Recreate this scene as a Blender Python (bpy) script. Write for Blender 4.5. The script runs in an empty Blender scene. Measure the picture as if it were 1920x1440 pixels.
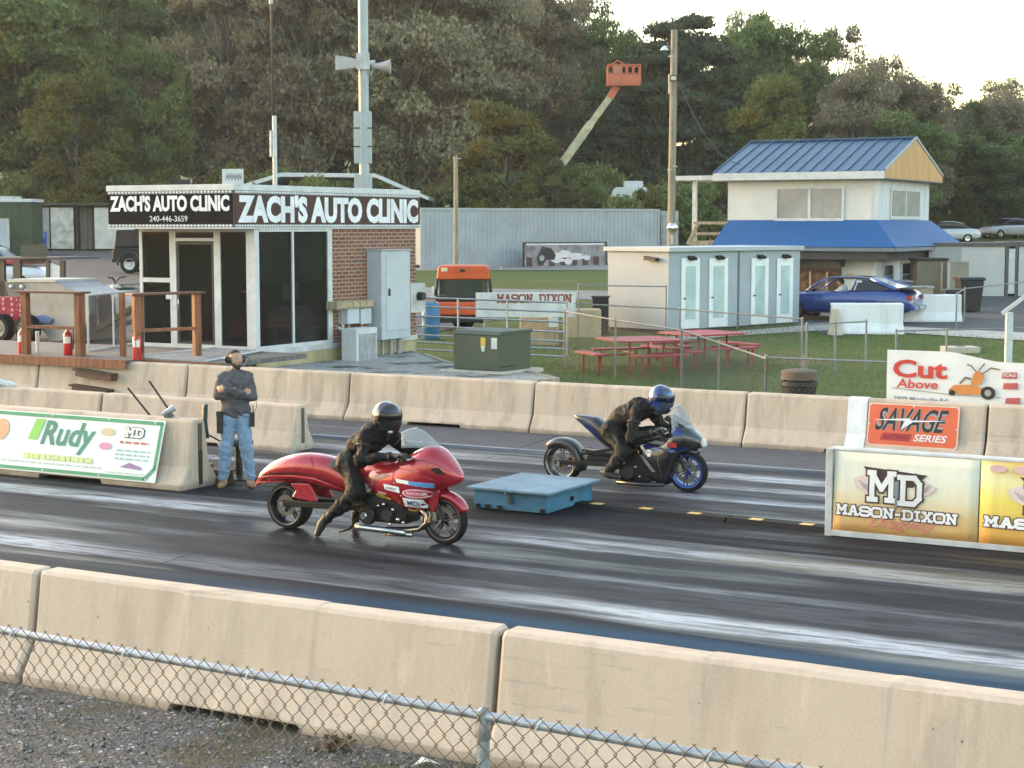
import bpy, bmesh, math, random
import numpy as np
from mathutils import Vector, Matrix
random.seed(7); RNG = np.random.default_rng(11)
SC = bpy.context.scene; COL = SC.collection
D = bpy.data
# ------------------------------------------------------------------ camera, sky, sun, exposure
FPX, CAMH = 3200.0, 3.4
PIT = math.atan(296 / 3200)
A = math.atan(3200 / 5810 / math.cos(PIT))            # the strip runs 28.9 degrees off the picture plane
cam = D.cameras.new('camera'); cam.sensor_width = 36; cam.lens = 60; cam.clip_end = 2000; cam.clip_start = .1
co = D.objects.new('camera', cam); COL.objects.link(co)
co.location = (0, 0, CAMH); co.rotation_euler = (math.pi / 2 - PIT, 0, 0); SC.camera = co
SUN_EL, SUN_ROT = math.radians(4.5), math.radians(-57)
world = D.worlds.new('World'); SC.world = world; world.use_nodes = True
wn = world.node_tree.nodes; wl = world.node_tree.links
sky = wn.new('ShaderNodeTexSky'); sky.sky_type = 'NISHITA'; sky.sun_disc = False
sky.sun_elevation = SUN_EL; sky.sun_rotation = SUN_ROT
sky.dust_density = 2.0; sky.air_density = 0.9; sky.ozone_density = 0.6
bgn = wn['Background']; bgn.inputs['Strength'].default_value = 0.15
wl.new(sky.outputs[0], bgn.inputs['Color'])
sl = D.lights.new('sun', 'SUN'); sl.energy = 0.5; sl.angle = math.radians(80); sl.color = (1, .94, .88)
so = D.objects.new('sun', sl); COL.objects.link(so)
sdir = Vector((math.sin(SUN_ROT) * math.cos(SUN_EL), math.cos(SUN_ROT) * math.cos(SUN_EL), math.sin(SUN_EL)))
so.rotation_euler = sdir.to_track_quat('Z', 'Y').to_euler()
vs = SC.view_settings; vs.view_transform = 'Standard'; vs.look = 'None'; vs.gamma = 1; vs.exposure = 3.18
SC.cycles.use_denoising = True
SC.cycles.max_bounces = 6; SC.cycles.transparent_max_bounces = 12
# ------------------------------------------------------------------ where things stand
TX, TY = math.cos(A), -math.sin(A)                    # along the strip
NX, NY = math.sin(A), math.cos(A)                     # across it, away from the camera
def gz(y): return 0.0 if y < 36 else .036 * (min(y, 100) - 36) + (0 if y < 118 else .06 * (min(y, 420) - 118))
def TN(t, n, z=0.0): return Vector((t * TX + n * NX, t * TY + n * NY, z))
def _ray(u, v):
    a, b = (u - 960) / FPX, (720 - v) / FPX
    return Vector((a, math.cos(PIT) + b * math.sin(PIT), -math.sin(PIT) + b * math.cos(PIT)))
def at(u, v, Y):
    d = _ray(u, v); return Vector((0, 0, CAMH)) + d * (Y / d.y)
def gp(u, v, z=0.0):
    d = _ray(u, v); return Vector((0, 0, CAMH)) + d * ((z - CAMH) / d.z)
def gt(u, v):
    z = 0.0
    for _ in range(60):
        P = gp(u, v, z); z = .5 * z + .5 * gz(P.y)
    return P
def on_n(u, v, n):
    d = _ray(u, v); k = n / (d.x * NX + d.y * NY); P = Vector((0, 0, CAMH)) + d * k
    return P.x * TX + P.y * TY, P.z
def on_t(u, v, t):
    d = _ray(u, v); k = t / (d.x * TX + d.y * TY); P = Vector((0, 0, CAMH)) + d * k
    return P.x * NX + P.y * NY, P.z
def gzTN(t, n): return gz(TN(t, n).y)
# ------------------------------------------------------------------ materials
MATS = {}
def _nodes(name):
    m = D.materials.new(name); m.use_nodes = True
    return m, m.node_tree.nodes, m.node_tree.links, m.node_tree.nodes['Principled BSDF']
def mat(name, col, rough=.6, metal=0.0, var=.12, scale=2.0, bump=0.0, bscale=60.0, spec=.5, coat=0.0, fine=0.0, stretch=(1, 1, 1), col2=None, emit=None, detail=4):
    if name in MATS: return MATS[name]
    m, N, L, p = _nodes(name)
    p.inputs['Roughness'].default_value = rough; p.inputs['Metallic'].default_value = metal
    p.inputs['Specular IOR Level'].default_value = spec
    if coat: p.inputs['Coat Weight'].default_value = coat; p.inputs['Coat Roughness'].default_value = .05
    geo = N.new('ShaderNodeNewGeometry'); mp = N.new('ShaderNodeMapping'); mp.inputs['Scale'].default_value = stretch
    L.new(geo.outputs['Position'], mp.inputs['Vector'])
    c1 = Vector(col); c2 = Vector(col2) if col2 else c1 * (1 - var * 1.6); c1b = c1 if col2 else c1 * (1 + var * .7)
    nz = N.new('ShaderNodeTexNoise'); nz.inputs['Scale'].default_value = scale; nz.inputs['Detail'].default_value = detail; nz.inputs['Roughness'].default_value = .62
    L.new(mp.outputs[0], nz.inputs['Vector'])
    rp = N.new('ShaderNodeValToRGB'); rp.color_ramp.elements[0].position = .32; rp.color_ramp.elements[1].position = .68
    rp.color_ramp.elements[0].color = (*c2, 1); rp.color_ramp.elements[1].color = (*c1b, 1)
    L.new(nz.outputs['Fac'], rp.inputs['Fac']); out = rp.outputs['Color']
    if fine:
        n2 = N.new('ShaderNodeTexNoise'); n2.inputs['Scale'].default_value = bscale; n2.inputs['Detail'].default_value = 3
        L.new(mp.outputs[0], n2.inputs['Vector'])
        mr = N.new('ShaderNodeMapRange'); mr.inputs['From Min'].default_value = .3; mr.inputs['From Max'].default_value = .7
        mr.inputs['To Min'].default_value = 1 - fine; mr.inputs['To Max'].default_value = 1 + fine
        L.new(n2.outputs['Fac'], mr.inputs['Value'])
        vm = N.new('ShaderNodeVectorMath'); vm.operation = 'SCALE'
        L.new(out, vm.inputs[0]); L.new(mr.outputs[0], vm.inputs['Scale']); out = vm.outputs[0]
    L.new(out, p.inputs['Base Color'])
    rr = N.new('ShaderNodeMapRange'); rr.inputs['To Min'].default_value = max(0, rough - .08); rr.inputs['To Max'].default_value = min(1, rough + .08)
    L.new(nz.outputs['Fac'], rr.inputs['Value']); L.new(rr.outputs[0], p.inputs['Roughness'])
    if bump:
        n3 = N.new('ShaderNodeTexNoise'); n3.inputs['Scale'].default_value = bscale; n3.inputs['Detail'].default_value = 4
        L.new(geo.outputs['Position'], n3.inputs['Vector'])
        b = N.new('ShaderNodeBump'); b.inputs['Strength'].default_value = bump; b.inputs['Distance'].default_value = .01
        L.new(n3.outputs['Fac'], b.inputs['Height']); L.new(b.outputs[0], p.inputs['Normal'])
    if emit: p.inputs['Emission Color'].default_value = (*emit[:3], 1); p.inputs['Emission Strength'].default_value = emit[3]
    MATS[name] = m; return m
def glass_mat(name, tint=(.02, .025, .03), rough=.03, clear=.0):
    """glass seen from outside: mirror-like coat over what lies behind"""
    if name in MATS: return MATS[name]
    m, N, L, p = _nodes(name)
    p.inputs['Base Color'].default_value = (*tint, 1); p.inputs['Roughness'].default_value = rough
    p.inputs['Specular IOR Level'].default_value = .5
    if clear:
        tr = N.new('ShaderNodeBsdfTransparent'); tr.inputs[0].default_value = (*[min(1, .75 + c) for c in tint], 1)
        mx = N.new('ShaderNodeMixShader'); mx.inputs[0].default_value = clear
        L.new(p.outputs[0], mx.inputs[1]); L.new(tr.outputs[0], mx.inputs[2]); L.new(mx.outputs[0], N['Material Output'].inputs[0])
    MATS[name] = m; return m
# ------------------------------------------------------------------ mesh building
class MB:
    def __init__(s, M=None): s.v = []; s.f = []; s.mi = []; s.cur = 0; s.M = M
    def add(s, vs, fs):
        o = len(s.v)
        s.v += [tuple(s.M @ Vector(v)) if s.M is not None else tuple(v) for v in vs]
        s.f += [tuple(i + o for i in f) for f in fs]; s.mi += [s.cur] * len(fs); return s
    def bx(s, x0, x1, y0, y1, z0, z1):
        return s.add([(x0, y0, z0), (x1, y0, z0), (x1, y1, z0), (x0, y1, z0), (x0, y0, z1), (x1, y0, z1), (x1, y1, z1), (x0, y1, z1)],
                     [(0, 3, 2, 1), (4, 5, 6, 7), (0, 1, 5, 4), (1, 2, 6, 5), (2, 3, 7, 6), (3, 0, 4, 7)])
    def beam(s, p0, p1, w, h, up=(0, 0, 1)):
        p0, p1 = Vector(p0), Vector(p1); d = (p1 - p0).normalized(); u = Vector(up)
        x = d.cross(u)
        if x.length < 1e-4: x = d.cross(Vector((1, 0, 0)))
        x.normalize(); u = x.cross(d)
        vs = [p + x * a * w / 2 + u * b * h / 2 for p in (p0, p1) for a, b in ((-1, -1), (1, -1), (1, 1), (-1, 1))]
        return s.add(vs, [(0, 1, 2, 3), (7, 6, 5, 4), (0, 4, 5, 1), (1, 5, 6, 2), (2, 6, 7, 3), (3, 7, 4, 0)])
    def tube(s, pts, r, n=8, cap=True, closed=False):
        pts = [Vector(p) for p in pts]; k = len(pts); rs = r if isinstance(r, (list, tuple)) else [r] * k
        vs = []; prev = None
        for i, p in enumerate(pts):
            if closed: d = pts[(i + 1) % k] - pts[i - 1]
            else: d = pts[min(i + 1, k - 1)] - pts[max(i - 1, 0)]
            d.normalize()
            if prev is None:
                a = Vector((0, 0, 1)) if abs(d.z) < .9 else Vector((1, 0, 0)); x = d.cross(a).normalized()
            else:
                x = prev - d * prev.dot(d); x = x.normalized() if x.length > 1e-5 else d.orthogonal().normalized()
            prev = x; y = d.cross(x)
            vs += [p + (x * math.cos(2 * math.pi * j / n) + y * math.sin(2 * math.pi * j / n)) * rs[i] for j in range(n)]
        fs = []
        for i in range(k if closed else k - 1):
            a, b = i * n, ((i + 1) % k) * n
            fs += [(a + j, a + (j + 1) % n, b + (j + 1) % n, b + j) for j in range(n)]
        if cap and not closed: fs += [tuple(range(n))[::-1], tuple((k - 1) * n + j for j in range(n))]
        return s.add(vs, fs)
    def cyl(s, p0, p1, r0, r1=None, n=16): return s.tube([p0, p1], [r0, r0 if r1 is None else r1], n)
    def prism(s, pts, y0, y1):                       # polygon in x-z, thick along y
        n = len(pts); vs = [(x, y0, z) for x, z in pts] + [(x, y1, z) for x, z in pts]
        return s.add(vs, [tuple(range(n)), tuple(range(2 * n - 1, n - 1, -1))] + [(i, i + n, (i + 1) % n + n, (i + 1) % n) for i in range(n)])
    def prismz(s, pts, z0, z1):                      # polygon in x-y, thick along z
        n = len(pts); vs = [(x, y, z0) for x, y in pts] + [(x, y, z1) for x, y in pts]
        return s.add(vs, [tuple(range(n))[::-1], tuple(range(n, 2 * n))] + [(i, (i + 1) % n, (i + 1) % n + n, i + n) for i in range(n)])
    def prismx(s, pts, x0, x1):                      # polygon in y-z, thick along x
        n = len(pts); vs = [(x0, y, z) for y, z in pts] + [(x1, y, z) for y, z in pts]
        return s.add(vs, [tuple(range(n))[::-1], tuple(range(n, 2 * n))] + [(i, (i + 1) % n, (i + 1) % n + n, i + n) for i in range(n)])
    def flat(s, pts, y): return s.add([(x, y, z) for x, z in pts], [tuple(range(len(pts)))])
    def lathe(s, prof, c=(0, 0, 0), axis='z', n=24, closed=False):
        vs = []; k = len(prof); c = Vector(c)
        for j in range(n):
            a = 2 * math.pi * j / n; ca, sa = math.cos(a), math.sin(a)
            for r, h in prof:
                vs.append(c + Vector({'z': (r * ca, r * sa, h), 'y': (r * ca, h, r * sa), 'x': (h, r * ca, r * sa)}[axis]))
        fs = []
        for j in range(n):
            for i in range(k if closed else k - 1):
                a, b = j * k, ((j + 1) % n) * k; i2 = (i + 1) % k
                fs.append((a + i, b + i, b + i2, a + i2))
        return s.add(vs, fs)
    def loft(s, rings, cap=True, closed=True):
        n = len(rings[0]); vs = [p for r in rings for p in r]; fs = []
        for i in range(len(rings) - 1):
            for j in range(n if closed else n - 1):
                fs.append((i * n + j, i * n + (j + 1) % n, (i + 1) * n + (j + 1) % n, (i + 1) * n + j))
        if cap and closed: fs += [tuple(range(n))[::-1], tuple((len(rings) - 1) * n + j for j in range(n))]
        return s.add(vs, fs)
    def ell(s, c, r, nu=16, nv=10):
        vs = []; fs = []
        for i in range(nv + 1):
            th = math.pi * i / nv
            for j in range(nu):
                ph = 2 * math.pi * j / nu
                vs.append((c[0] + r[0] * math.sin(th) * math.cos(ph), c[1] + r[1] * math.sin(th) * math.sin(ph), c[2] + r[2] * math.cos(th)))
        for i in range(nv):
            for j in range(nu): fs.append((i * nu + j, (i + 1) * nu + j, (i + 1) * nu + (j + 1) % nu, i * nu + (j + 1) % nu))
        return s.add(vs, fs)
    def build(s, name, mats, parent=None, smooth=False, bevel=0.0, seg=2, label=None, weld=False, sub=0, solid=0):
        me = D.meshes.new(name); me.from_pydata(s.v, [], s.f)
        for m in (mats if isinstance(mats, (list, tuple)) else [mats]): me.materials.append(m)
        if any(s.mi): me.polygons.foreach_set('material_index', s.mi)
        bm = bmesh.new(); bm.from_mesh(me)
        if weld: bmesh.ops.remove_doubles(bm, verts=bm.verts, dist=1e-5)
        bmesh.ops.recalc_face_normals(bm, faces=bm.faces); bm.to_mesh(me); bm.free()
        if smooth: me.shade_smooth()
        o = D.objects.new(name, me); COL.objects.link(o)
        if parent is not None: o.parent = parent
        if solid:
            m = o.modifiers.new('s', 'SOLIDIFY'); m.thickness = solid; m.offset = 0
        if bevel:
            m = o.modifiers.new('b', 'BEVEL'); m.width = bevel; m.segments = seg; m.limit_method = 'ANGLE'; m.angle_limit = math.radians(40)
        if sub:
            m = o.modifiers.new('u', 'SUBSURF'); m.levels = sub; m.render_levels = sub
        if smooth == 'auto': me.set_sharp_from_angle(angle=math.radians(40))
        if label: o['label'] = label
        return o
def thing(name, label, cat, loc=(0, 0, 0), rotz=0.0, group=None):
    o = D.objects.new(name, None); COL.objects.link(o); o.empty_display_size = .2
    o.location = loc; o.rotation_euler = (0, 0, rotz); return tag(o, label, cat, group)
def tag(o, label, cat, group=None):
    o['label'] = label; o['category'] = cat
    if group: o['group'] = group
    return o
def struct(o, kind='structure'): o['kind'] = kind; return o
def kids(o): return [c for c in D.objects if c.parent is o]
KIDS = {}
def dup(root, loc, rotz=None, label=None, scale=None, drop=()):
    def cp(o, par):
        c = o.copy(); COL.objects.link(c)
        if par is not None: c.parent = par
        for ch in tuple(o.children):
            if ch.name.split('.')[0] not in drop: cp(ch, c)
        return c
    r = cp(root, None); r.location = loc
    if rotz is not None: r.rotation_euler = (0, 0, rotz)
    if label: r['label'] = label
    if scale: r.scale = scale
    return r
def surf(name, pts, m, dz, parent=None, cuts=(36, 100, 118), sub=None, kind='structure'):
    """a sheet lying on the ground (pts: world x, y), following its slope"""
    bm = bmesh.new(); f = bm.faces.new([bm.verts.new((p[0], p[1], 0)) for p in pts])
    for y in cuts:
        bmesh.ops.bisect_plane(bm, geom=bm.verts[:] + bm.edges[:] + bm.faces[:], plane_co=(0, y, 0), plane_no=(0, 1, 0))
    for v in bm.verts: v.co.z = gz(v.co.y) + dz
    bmesh.ops.recalc_face_normals(bm, faces=bm.faces)
    for f in bm.faces:
        if f.normal.z < 0: f.normal_flip()
    me = D.meshes.new(name); bm.to_mesh(me); bm.free(); me.materials.append(m)
    o = D.objects.new(name, me); COL.objects.link(o)
    if kind: o['kind'] = kind
    return o
# ------------------------------------------------------------------ lettering
def text_geo(s, bold=0.0, shear=0.0):
    c = D.curves.new('t', 'FONT'); c.body = s; c.offset = bold; c.shear = shear; c.fill_mode = 'FRONT'; c.resolution_u = 3
    o = D.objects.new('t', c); COL.objects.link(o)
    me = D.meshes.new_from_object(o); D.objects.remove(o); D.curves.remove(c)
    v = np.array([x.co[:2] for x in me.vertices]); f = [tuple(p.vertices) for p in me.polygons]; D.meshes.remove(me)
    return v, f
def letter(mb, s, x0, x1, z0, z1, y, bold=0.0, shear=0.0, skew=0.0, arc=0.0):
    """set the words s in the box x0..x1, z0..z1 on the plane y (facing -y)"""
    v, f = text_geo(s, bold, shear)
    lo, hi = v.min(0), v.max(0); q = (v - lo) / (hi - lo)
    X = x0 + q[:, 0] * (x1 - x0) + skew * q[:, 1] * (z1 - z0)
    Z = z0 + q[:, 1] * (z1 - z0) + arc * np.sin(q[:, 0] * math.pi)
    mb.add([(X[i], y, Z[i]) for i in range(len(X))], f)
SLAB = {'M': ([(0, 0, .3, 0), (.7, 0, 1, 0), (0, 1, .22, 1), (.78, 1, 1, 1), (.13, 0, .13, 1), (.87, 0, .87, 1), (.13, 1, .5, .4), (.87, 1, .5, .4)]),
        'A': ([(0, 0, .32, 0), (.68, 0, 1, 0), (.16, 0, .44, 1), (.84, 0, .56, 1), (.27, .35, .73, .35), (.4, 1, .6, 1)]),
        'S': ([(1, .68, 1, .86), (1, .86, .8, 1), (.8, 1, .2, 1), (.2, 1, 0, .84), (0, .84, 0, .66), (0, .66, .2, .52), (.2, .52, .8, .48), (.8, .48, 1, .34), (1, .34, 1, .16), (1, .16, .8, 0), (.8, 0, .2, 0), (.2, 0, 0, .14), (0, .14, 0, .32)]),
        'O': ([(0, .2, 0, .8), (0, .8, .2, 1), (.2, 1, .8, 1), (.8, 1, 1, .8), (1, .8, 1, .2), (1, .2, .8, 0), (.8, 0, .2, 0), (.2, 0, 0, .2)]),
        'N': ([(0, 0, .34, 0), (.66, 1, 1, 1), (0, 1, .26, 1), (.17, 0, .17, 1), (.83, 0, .83, 1), (.17, 1, .83, 0)]),
        'D': ([(0, 0, .75, 0), (0, 1, .75, 1), (.2, 0, .2, 1), (.75, 0, 1, .22), (1, .22, 1, .78), (1, .78, .75, 1)]),
        'I': ([(.1, 0, .9, 0), (.1, 1, .9, 1), (.5, 0, .5, 1)]),
        'X': ([(0, 0, .34, 0), (.66, 0, 1, 0), (0, 1, .34, 1), (.66, 1, 1, 1), (.15, 0, .85, 1), (.15, 1, .85, 0)]),
        '-': ([(.15, .45, .85, .45)]), ' ': []}
def slab(mb, s, x0, x1, z0, z1, y, w, grow=0.0, gap=.22, slope=0.0):
    """square varsity letters with slab serifs; w is the stroke"""
    wid = {'I': .6, '-': .5, ' ': .5}
    ws = [wid.get(c, 1.0) for c in s]; tot = sum(ws) + gap * (len(s) - 1); k = (x1 - x0) / tot; x = x0
    for c, cw in zip(s, ws):
        for i, (a, b, d, e) in enumerate(SLAB[c]):
            pad = w / 2
            p = Vector((x + a * cw * k, z0 + pad + b * (z1 - z0 - 2 * pad) + slope * x)); q = Vector((x + d * cw * k, z0 + pad + e * (z1 - z0 - 2 * pad) + slope * x))
            dv = (q - p).normalized(); nn = Vector((-dv.y, dv.x)) * (w / 2 + grow); e2 = dv * (w * .35 + grow)
            yy = y - i * .00012
            mb.add([(r.x, yy, r.y) for r in (p - e2 - nn, q + e2 - nn, q + e2 + nn, p - e2 + nn)], [(0, 1, 2, 3)])
        x += (cw + gap) * k
def stroke(mb, pts, w, y):
    for i in range(len(pts) - 1):
        p, q = Vector(pts[i]), Vector(pts[i + 1]); dv = (q - p).normalized(); nn = Vector((-dv.y, dv.x)) * w / 2; e = dv * w * .3
        mb.add([(r.x, y - .0001 * (i % 7), r.y) for r in (p - e - nn, q + e - nn, q + e + nn, p - e + nn)], [(0, 1, 2, 3)])
def oval(cx, cz, rx, rz, n=20): return [(cx + rx * math.cos(2 * math.pi * i / n), cz + rz * math.sin(2 * math.pi * i / n)) for i in range(n)]
def rect(x0, x1, z0, z1): return [(x0, z0), (x1, z0), (x1, z1), (x0, z1)]
# ------------------------------------------------------------------ bodies: one continuous surface round a posed skeleton
def folds(X, Y, Z, fr, zs, seed):
    # ridged value noise: soft creases of cloth, wider than tall
    G = np.random.default_rng(seed).uniform(-1, 1, (32, 32, 32)); X, Y, Z = np.broadcast_arrays(X * fr + 40, Y * fr + 40, (Z + .35 * X) * fr * zs + 40)
    i, j, k = (np.floor(a).astype(int) for a in (X, Y, Z)); u, v, w = (X - i, Y - j, Z - k); u, v, w = (a * a * (3 - 2 * a) for a in (u, v, w)); o = 0
    for a in (0, 1):
        for b in (0, 1):
            for c in (0, 1): o = o + G[(i + a) % 32, (j + b) % 32, (k + c) % 32] * (u if a else 1 - u) * (v if b else 1 - v) * (w if c else 1 - w)
    return 1.2 * np.abs(o) * 2 - .6
def sdf_mesh(prims, res=.012, k=.018, wrinkle=0.0, wscale=30.0):
    P0 = np.array([p[0] for p in prims], float); P1 = np.array([p[1] for p in prims], float); R0 = np.array([p[2] for p in prims]); R1 = np.array([p[3] for p in prims])
    m = max(R0.max(), R1.max()) + 4 * res
    lo = np.minimum(P0.min(0), P1.min(0)) - m; hi = np.maximum(P0.max(0), P1.max(0)) + m
    nx, ny, nz = [int(math.ceil(c)) + 1 for c in (hi - lo) / res]
    X = (lo[0] + np.arange(nx) * res)[:, None, None]; Y = (lo[1] + np.arange(ny) * res)[None, :, None]; Z = (lo[2] + np.arange(nz) * res)[None, None, :]
    S = np.zeros((nx, ny, nz))
    for a, b, r0, r1 in zip(P0, P1, R0, R1):
        d = b - a; L2 = max(d @ d, 1e-9)
        t = np.clip(((X - a[0]) * d[0] + (Y - a[1]) * d[1] + (Z - a[2]) * d[2]) / L2, 0, 1)
        q = np.sqrt((X - a[0] - t * d[0]) ** 2 + (Y - a[1] - t * d[1]) ** 2 + (Z - a[2] - t * d[2]) ** 2) - (r0 + t * (r1 - r0))
        S += np.exp(np.clip(-q / k, -60, 60))
    F = -k * np.log(np.maximum(S, 1e-26))
    if wrinkle:
        F = F + wrinkle * (folds(X, Y, Z, wscale * .22, 1.5, 3) + .55 * folds(X, Y, Z, wscale * .5, 1.3, 5))
    ins = F < 0
    c = sum(ins[i:nx - 1 + i, j:ny - 1 + j, l:nz - 1 + l].astype(np.int8) for i in (0, 1) for j in (0, 1) for l in (0, 1))
    cell = (c > 0) & (c < 8); idx = -np.ones(cell.shape, int); I = np.argwhere(cell); idx[cell] = np.arange(len(I))
    acc = np.zeros((len(I), 3)); cnt = np.zeros(len(I))
    cor = [(i, j, l) for i in (0, 1) for j in (0, 1) for l in (0, 1)]
    for a in range(8):
        for b in range(a + 1, 8):
            ca, cb = np.array(cor[a]), np.array(cor[b])
            if abs(ca - cb).sum() != 1: continue
            fa = F[tuple((I + ca).T)]; fb = F[tuple((I + cb).T)]; x = (fa < 0) != (fb < 0)
            t = np.where(x, fa / np.where(x, fa - fb, 1), 0)
            acc += np.where(x[:, None], ca + (cb - ca) * t[:, None], 0); cnt += x
    V = lo + (I + acc / cnt[:, None]) * res; faces = []
    for ax in range(3):
        sl0 = [slice(None)] * 3; sl1 = [slice(None)] * 3; sl0[ax] = slice(0, -1); sl1[ax] = slice(1, None)
        ch = ins[tuple(sl0)] != ins[tuple(sl1)]; E = np.argwhere(ch); u, v = (ax + 1) % 3, (ax + 2) % 3
        q = []
        for du, dv in ((0, 0), (1, 0), (1, 1), (0, 1)):
            o = E.copy(); o[:, u] -= du; o[:, v] -= dv; q.append(idx[tuple(o.T)])
        Q = np.stack(q, 1); fl = ins[tuple(E.T)]; Q[~fl] = Q[~fl][:, ::-1]; faces.append(Q)
    return V, np.concatenate(faces)
def body_part(name, prims, m, parent, res=.012, k=.018, wrinkle=0.0, wscale=30.0, label=None):
    V, Fq = sdf_mesh(prims, res, k, wrinkle, wscale)
    me = D.meshes.new(name); me.from_pydata(V.tolist(), [], Fq.tolist()); me.materials.append(m); me.shade_smooth()
    o = D.objects.new(name, me); COL.objects.link(o)
    if parent is not None: o.parent = parent
    if label: o['label'] = label
    return o
def cap_(a, b, r0, r1=None): return (a, b, r0, r0 if r1 is None else r1)
# ------------------------------------------------------------------ ground
def nt_dot(N, L, vec_out, v):
    d = N.new('ShaderNodeVectorMath'); d.operation = 'DOT_PRODUCT'; d.inputs[1].default_value = v; L.new(vec_out, d.inputs[0]); return d.outputs['Value']
def mathn(N, L, op, a, b=None, c=None):
    m = N.new('ShaderNodeMath'); m.operation = op
    for i, x in enumerate((a, b, c)):
        if x is None: continue
        if isinstance(x, (int, float)): m.inputs[i].default_value = x
        else: L.new(x, m.inputs[i])
    return m.outputs[0]
def ramp(N, L, fac, stops, interp='LINEAR'):
    r = N.new('ShaderNodeValToRGB'); r.color_ramp.interpolation = interp; e = r.color_ramp.elements
    while len(e) < len(stops): e.new(.5)
    for i, (p, c) in enumerate(stops):
        e[i].position = p; e[i].color = (*c, 1) if len(c) == 3 else c
    L.new(fac, r.inputs['Fac']); return r.outputs['Color']
def mixc(N, L, fac, a, b, mode='MIX'):
    m = N.new('ShaderNodeMix'); m.data_type = 'RGBA'; m.blend_type = mode
    for s, x in ((m.inputs[0], fac), (m.inputs[6], a), (m.inputs[7], b)):
        if isinstance(x, (int, float)): s.default_value = x if s.type == 'VALUE' else (x, x, x, 1)
        elif isinstance(x, tuple): s.default_value = (*x, 1)
        else: L.new(x, s)
    return m.outputs[2]
def noise(N, L, vec, scale, detail=4, rough=.6):
    n = N.new('ShaderNodeTexNoise'); n.inputs['Scale'].default_value = scale; n.inputs['Detail'].default_value = detail; n.inputs['Roughness'].default_value = rough
    L.new(vec, n.inputs['Vector']); return n.outputs['Fac']
def leaf_mat(name, a, b, acc, pacc=.12, transl=.25):
    m, N, L, p = _nodes(name); geo = N.new('ShaderNodeNewGeometry'); oi = N.new('ShaderNodeObjectInfo')
    r = geo.outputs['Random Per Island']
    big = noise(N, L, geo.outputs['Position'], .45, 3)
    f = mathn(N, L, 'ADD', mathn(N, L, 'MULTIPLY', r, .45), mathn(N, L, 'MULTIPLY', ramp(N, L, big, [(.32, (0, 0, 0)), (.68, (1, 1, 1))]), .55))
    c = mixc(N, L, f, a, b)
    am = mathn(N, L, 'MULTIPLY', ramp(N, L, noise(N, L, geo.outputs['Position'], .28, 3), [(.54, (0, 0, 0)), (.66, (1, 1, 1))]), mathn(N, L, 'LESS_THAN', mathn(N, L, 'FRACT', mathn(N, L, 'MULTIPLY', r, 7.31)), pacc * 4))
    c = mixc(N, L, am, c, acc)
    hs = N.new('ShaderNodeHueSaturation'); L.new(c, hs.inputs['Color'])
    L.new(mathn(N, L, 'ADD', mathn(N, L, 'MULTIPLY', oi.outputs['Random'], .5), .75), hs.inputs['Value'])
    L.new(mathn(N, L, 'ADD', mathn(N, L, 'MULTIPLY', oi.outputs['Random'], .03), .485), hs.inputs['Hue'])
    L.new(hs.outputs[0], p.inputs['Base Color']); p.inputs['Roughness'].default_value = .7; p.inputs['Specular IOR Level'].default_value = .2
    tr = N.new('ShaderNodeBsdfTranslucent'); L.new(hs.outputs[0], tr.inputs[0])
    mx = N.new('ShaderNodeMixShader'); mx.inputs[0].default_value = transl; L.new(p.outputs[0], mx.inputs[1]); L.new(tr.outputs[0], mx.inputs[2]); L.new(mx.outputs[0], N['Material Output'].inputs[0])
    return m
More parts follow.
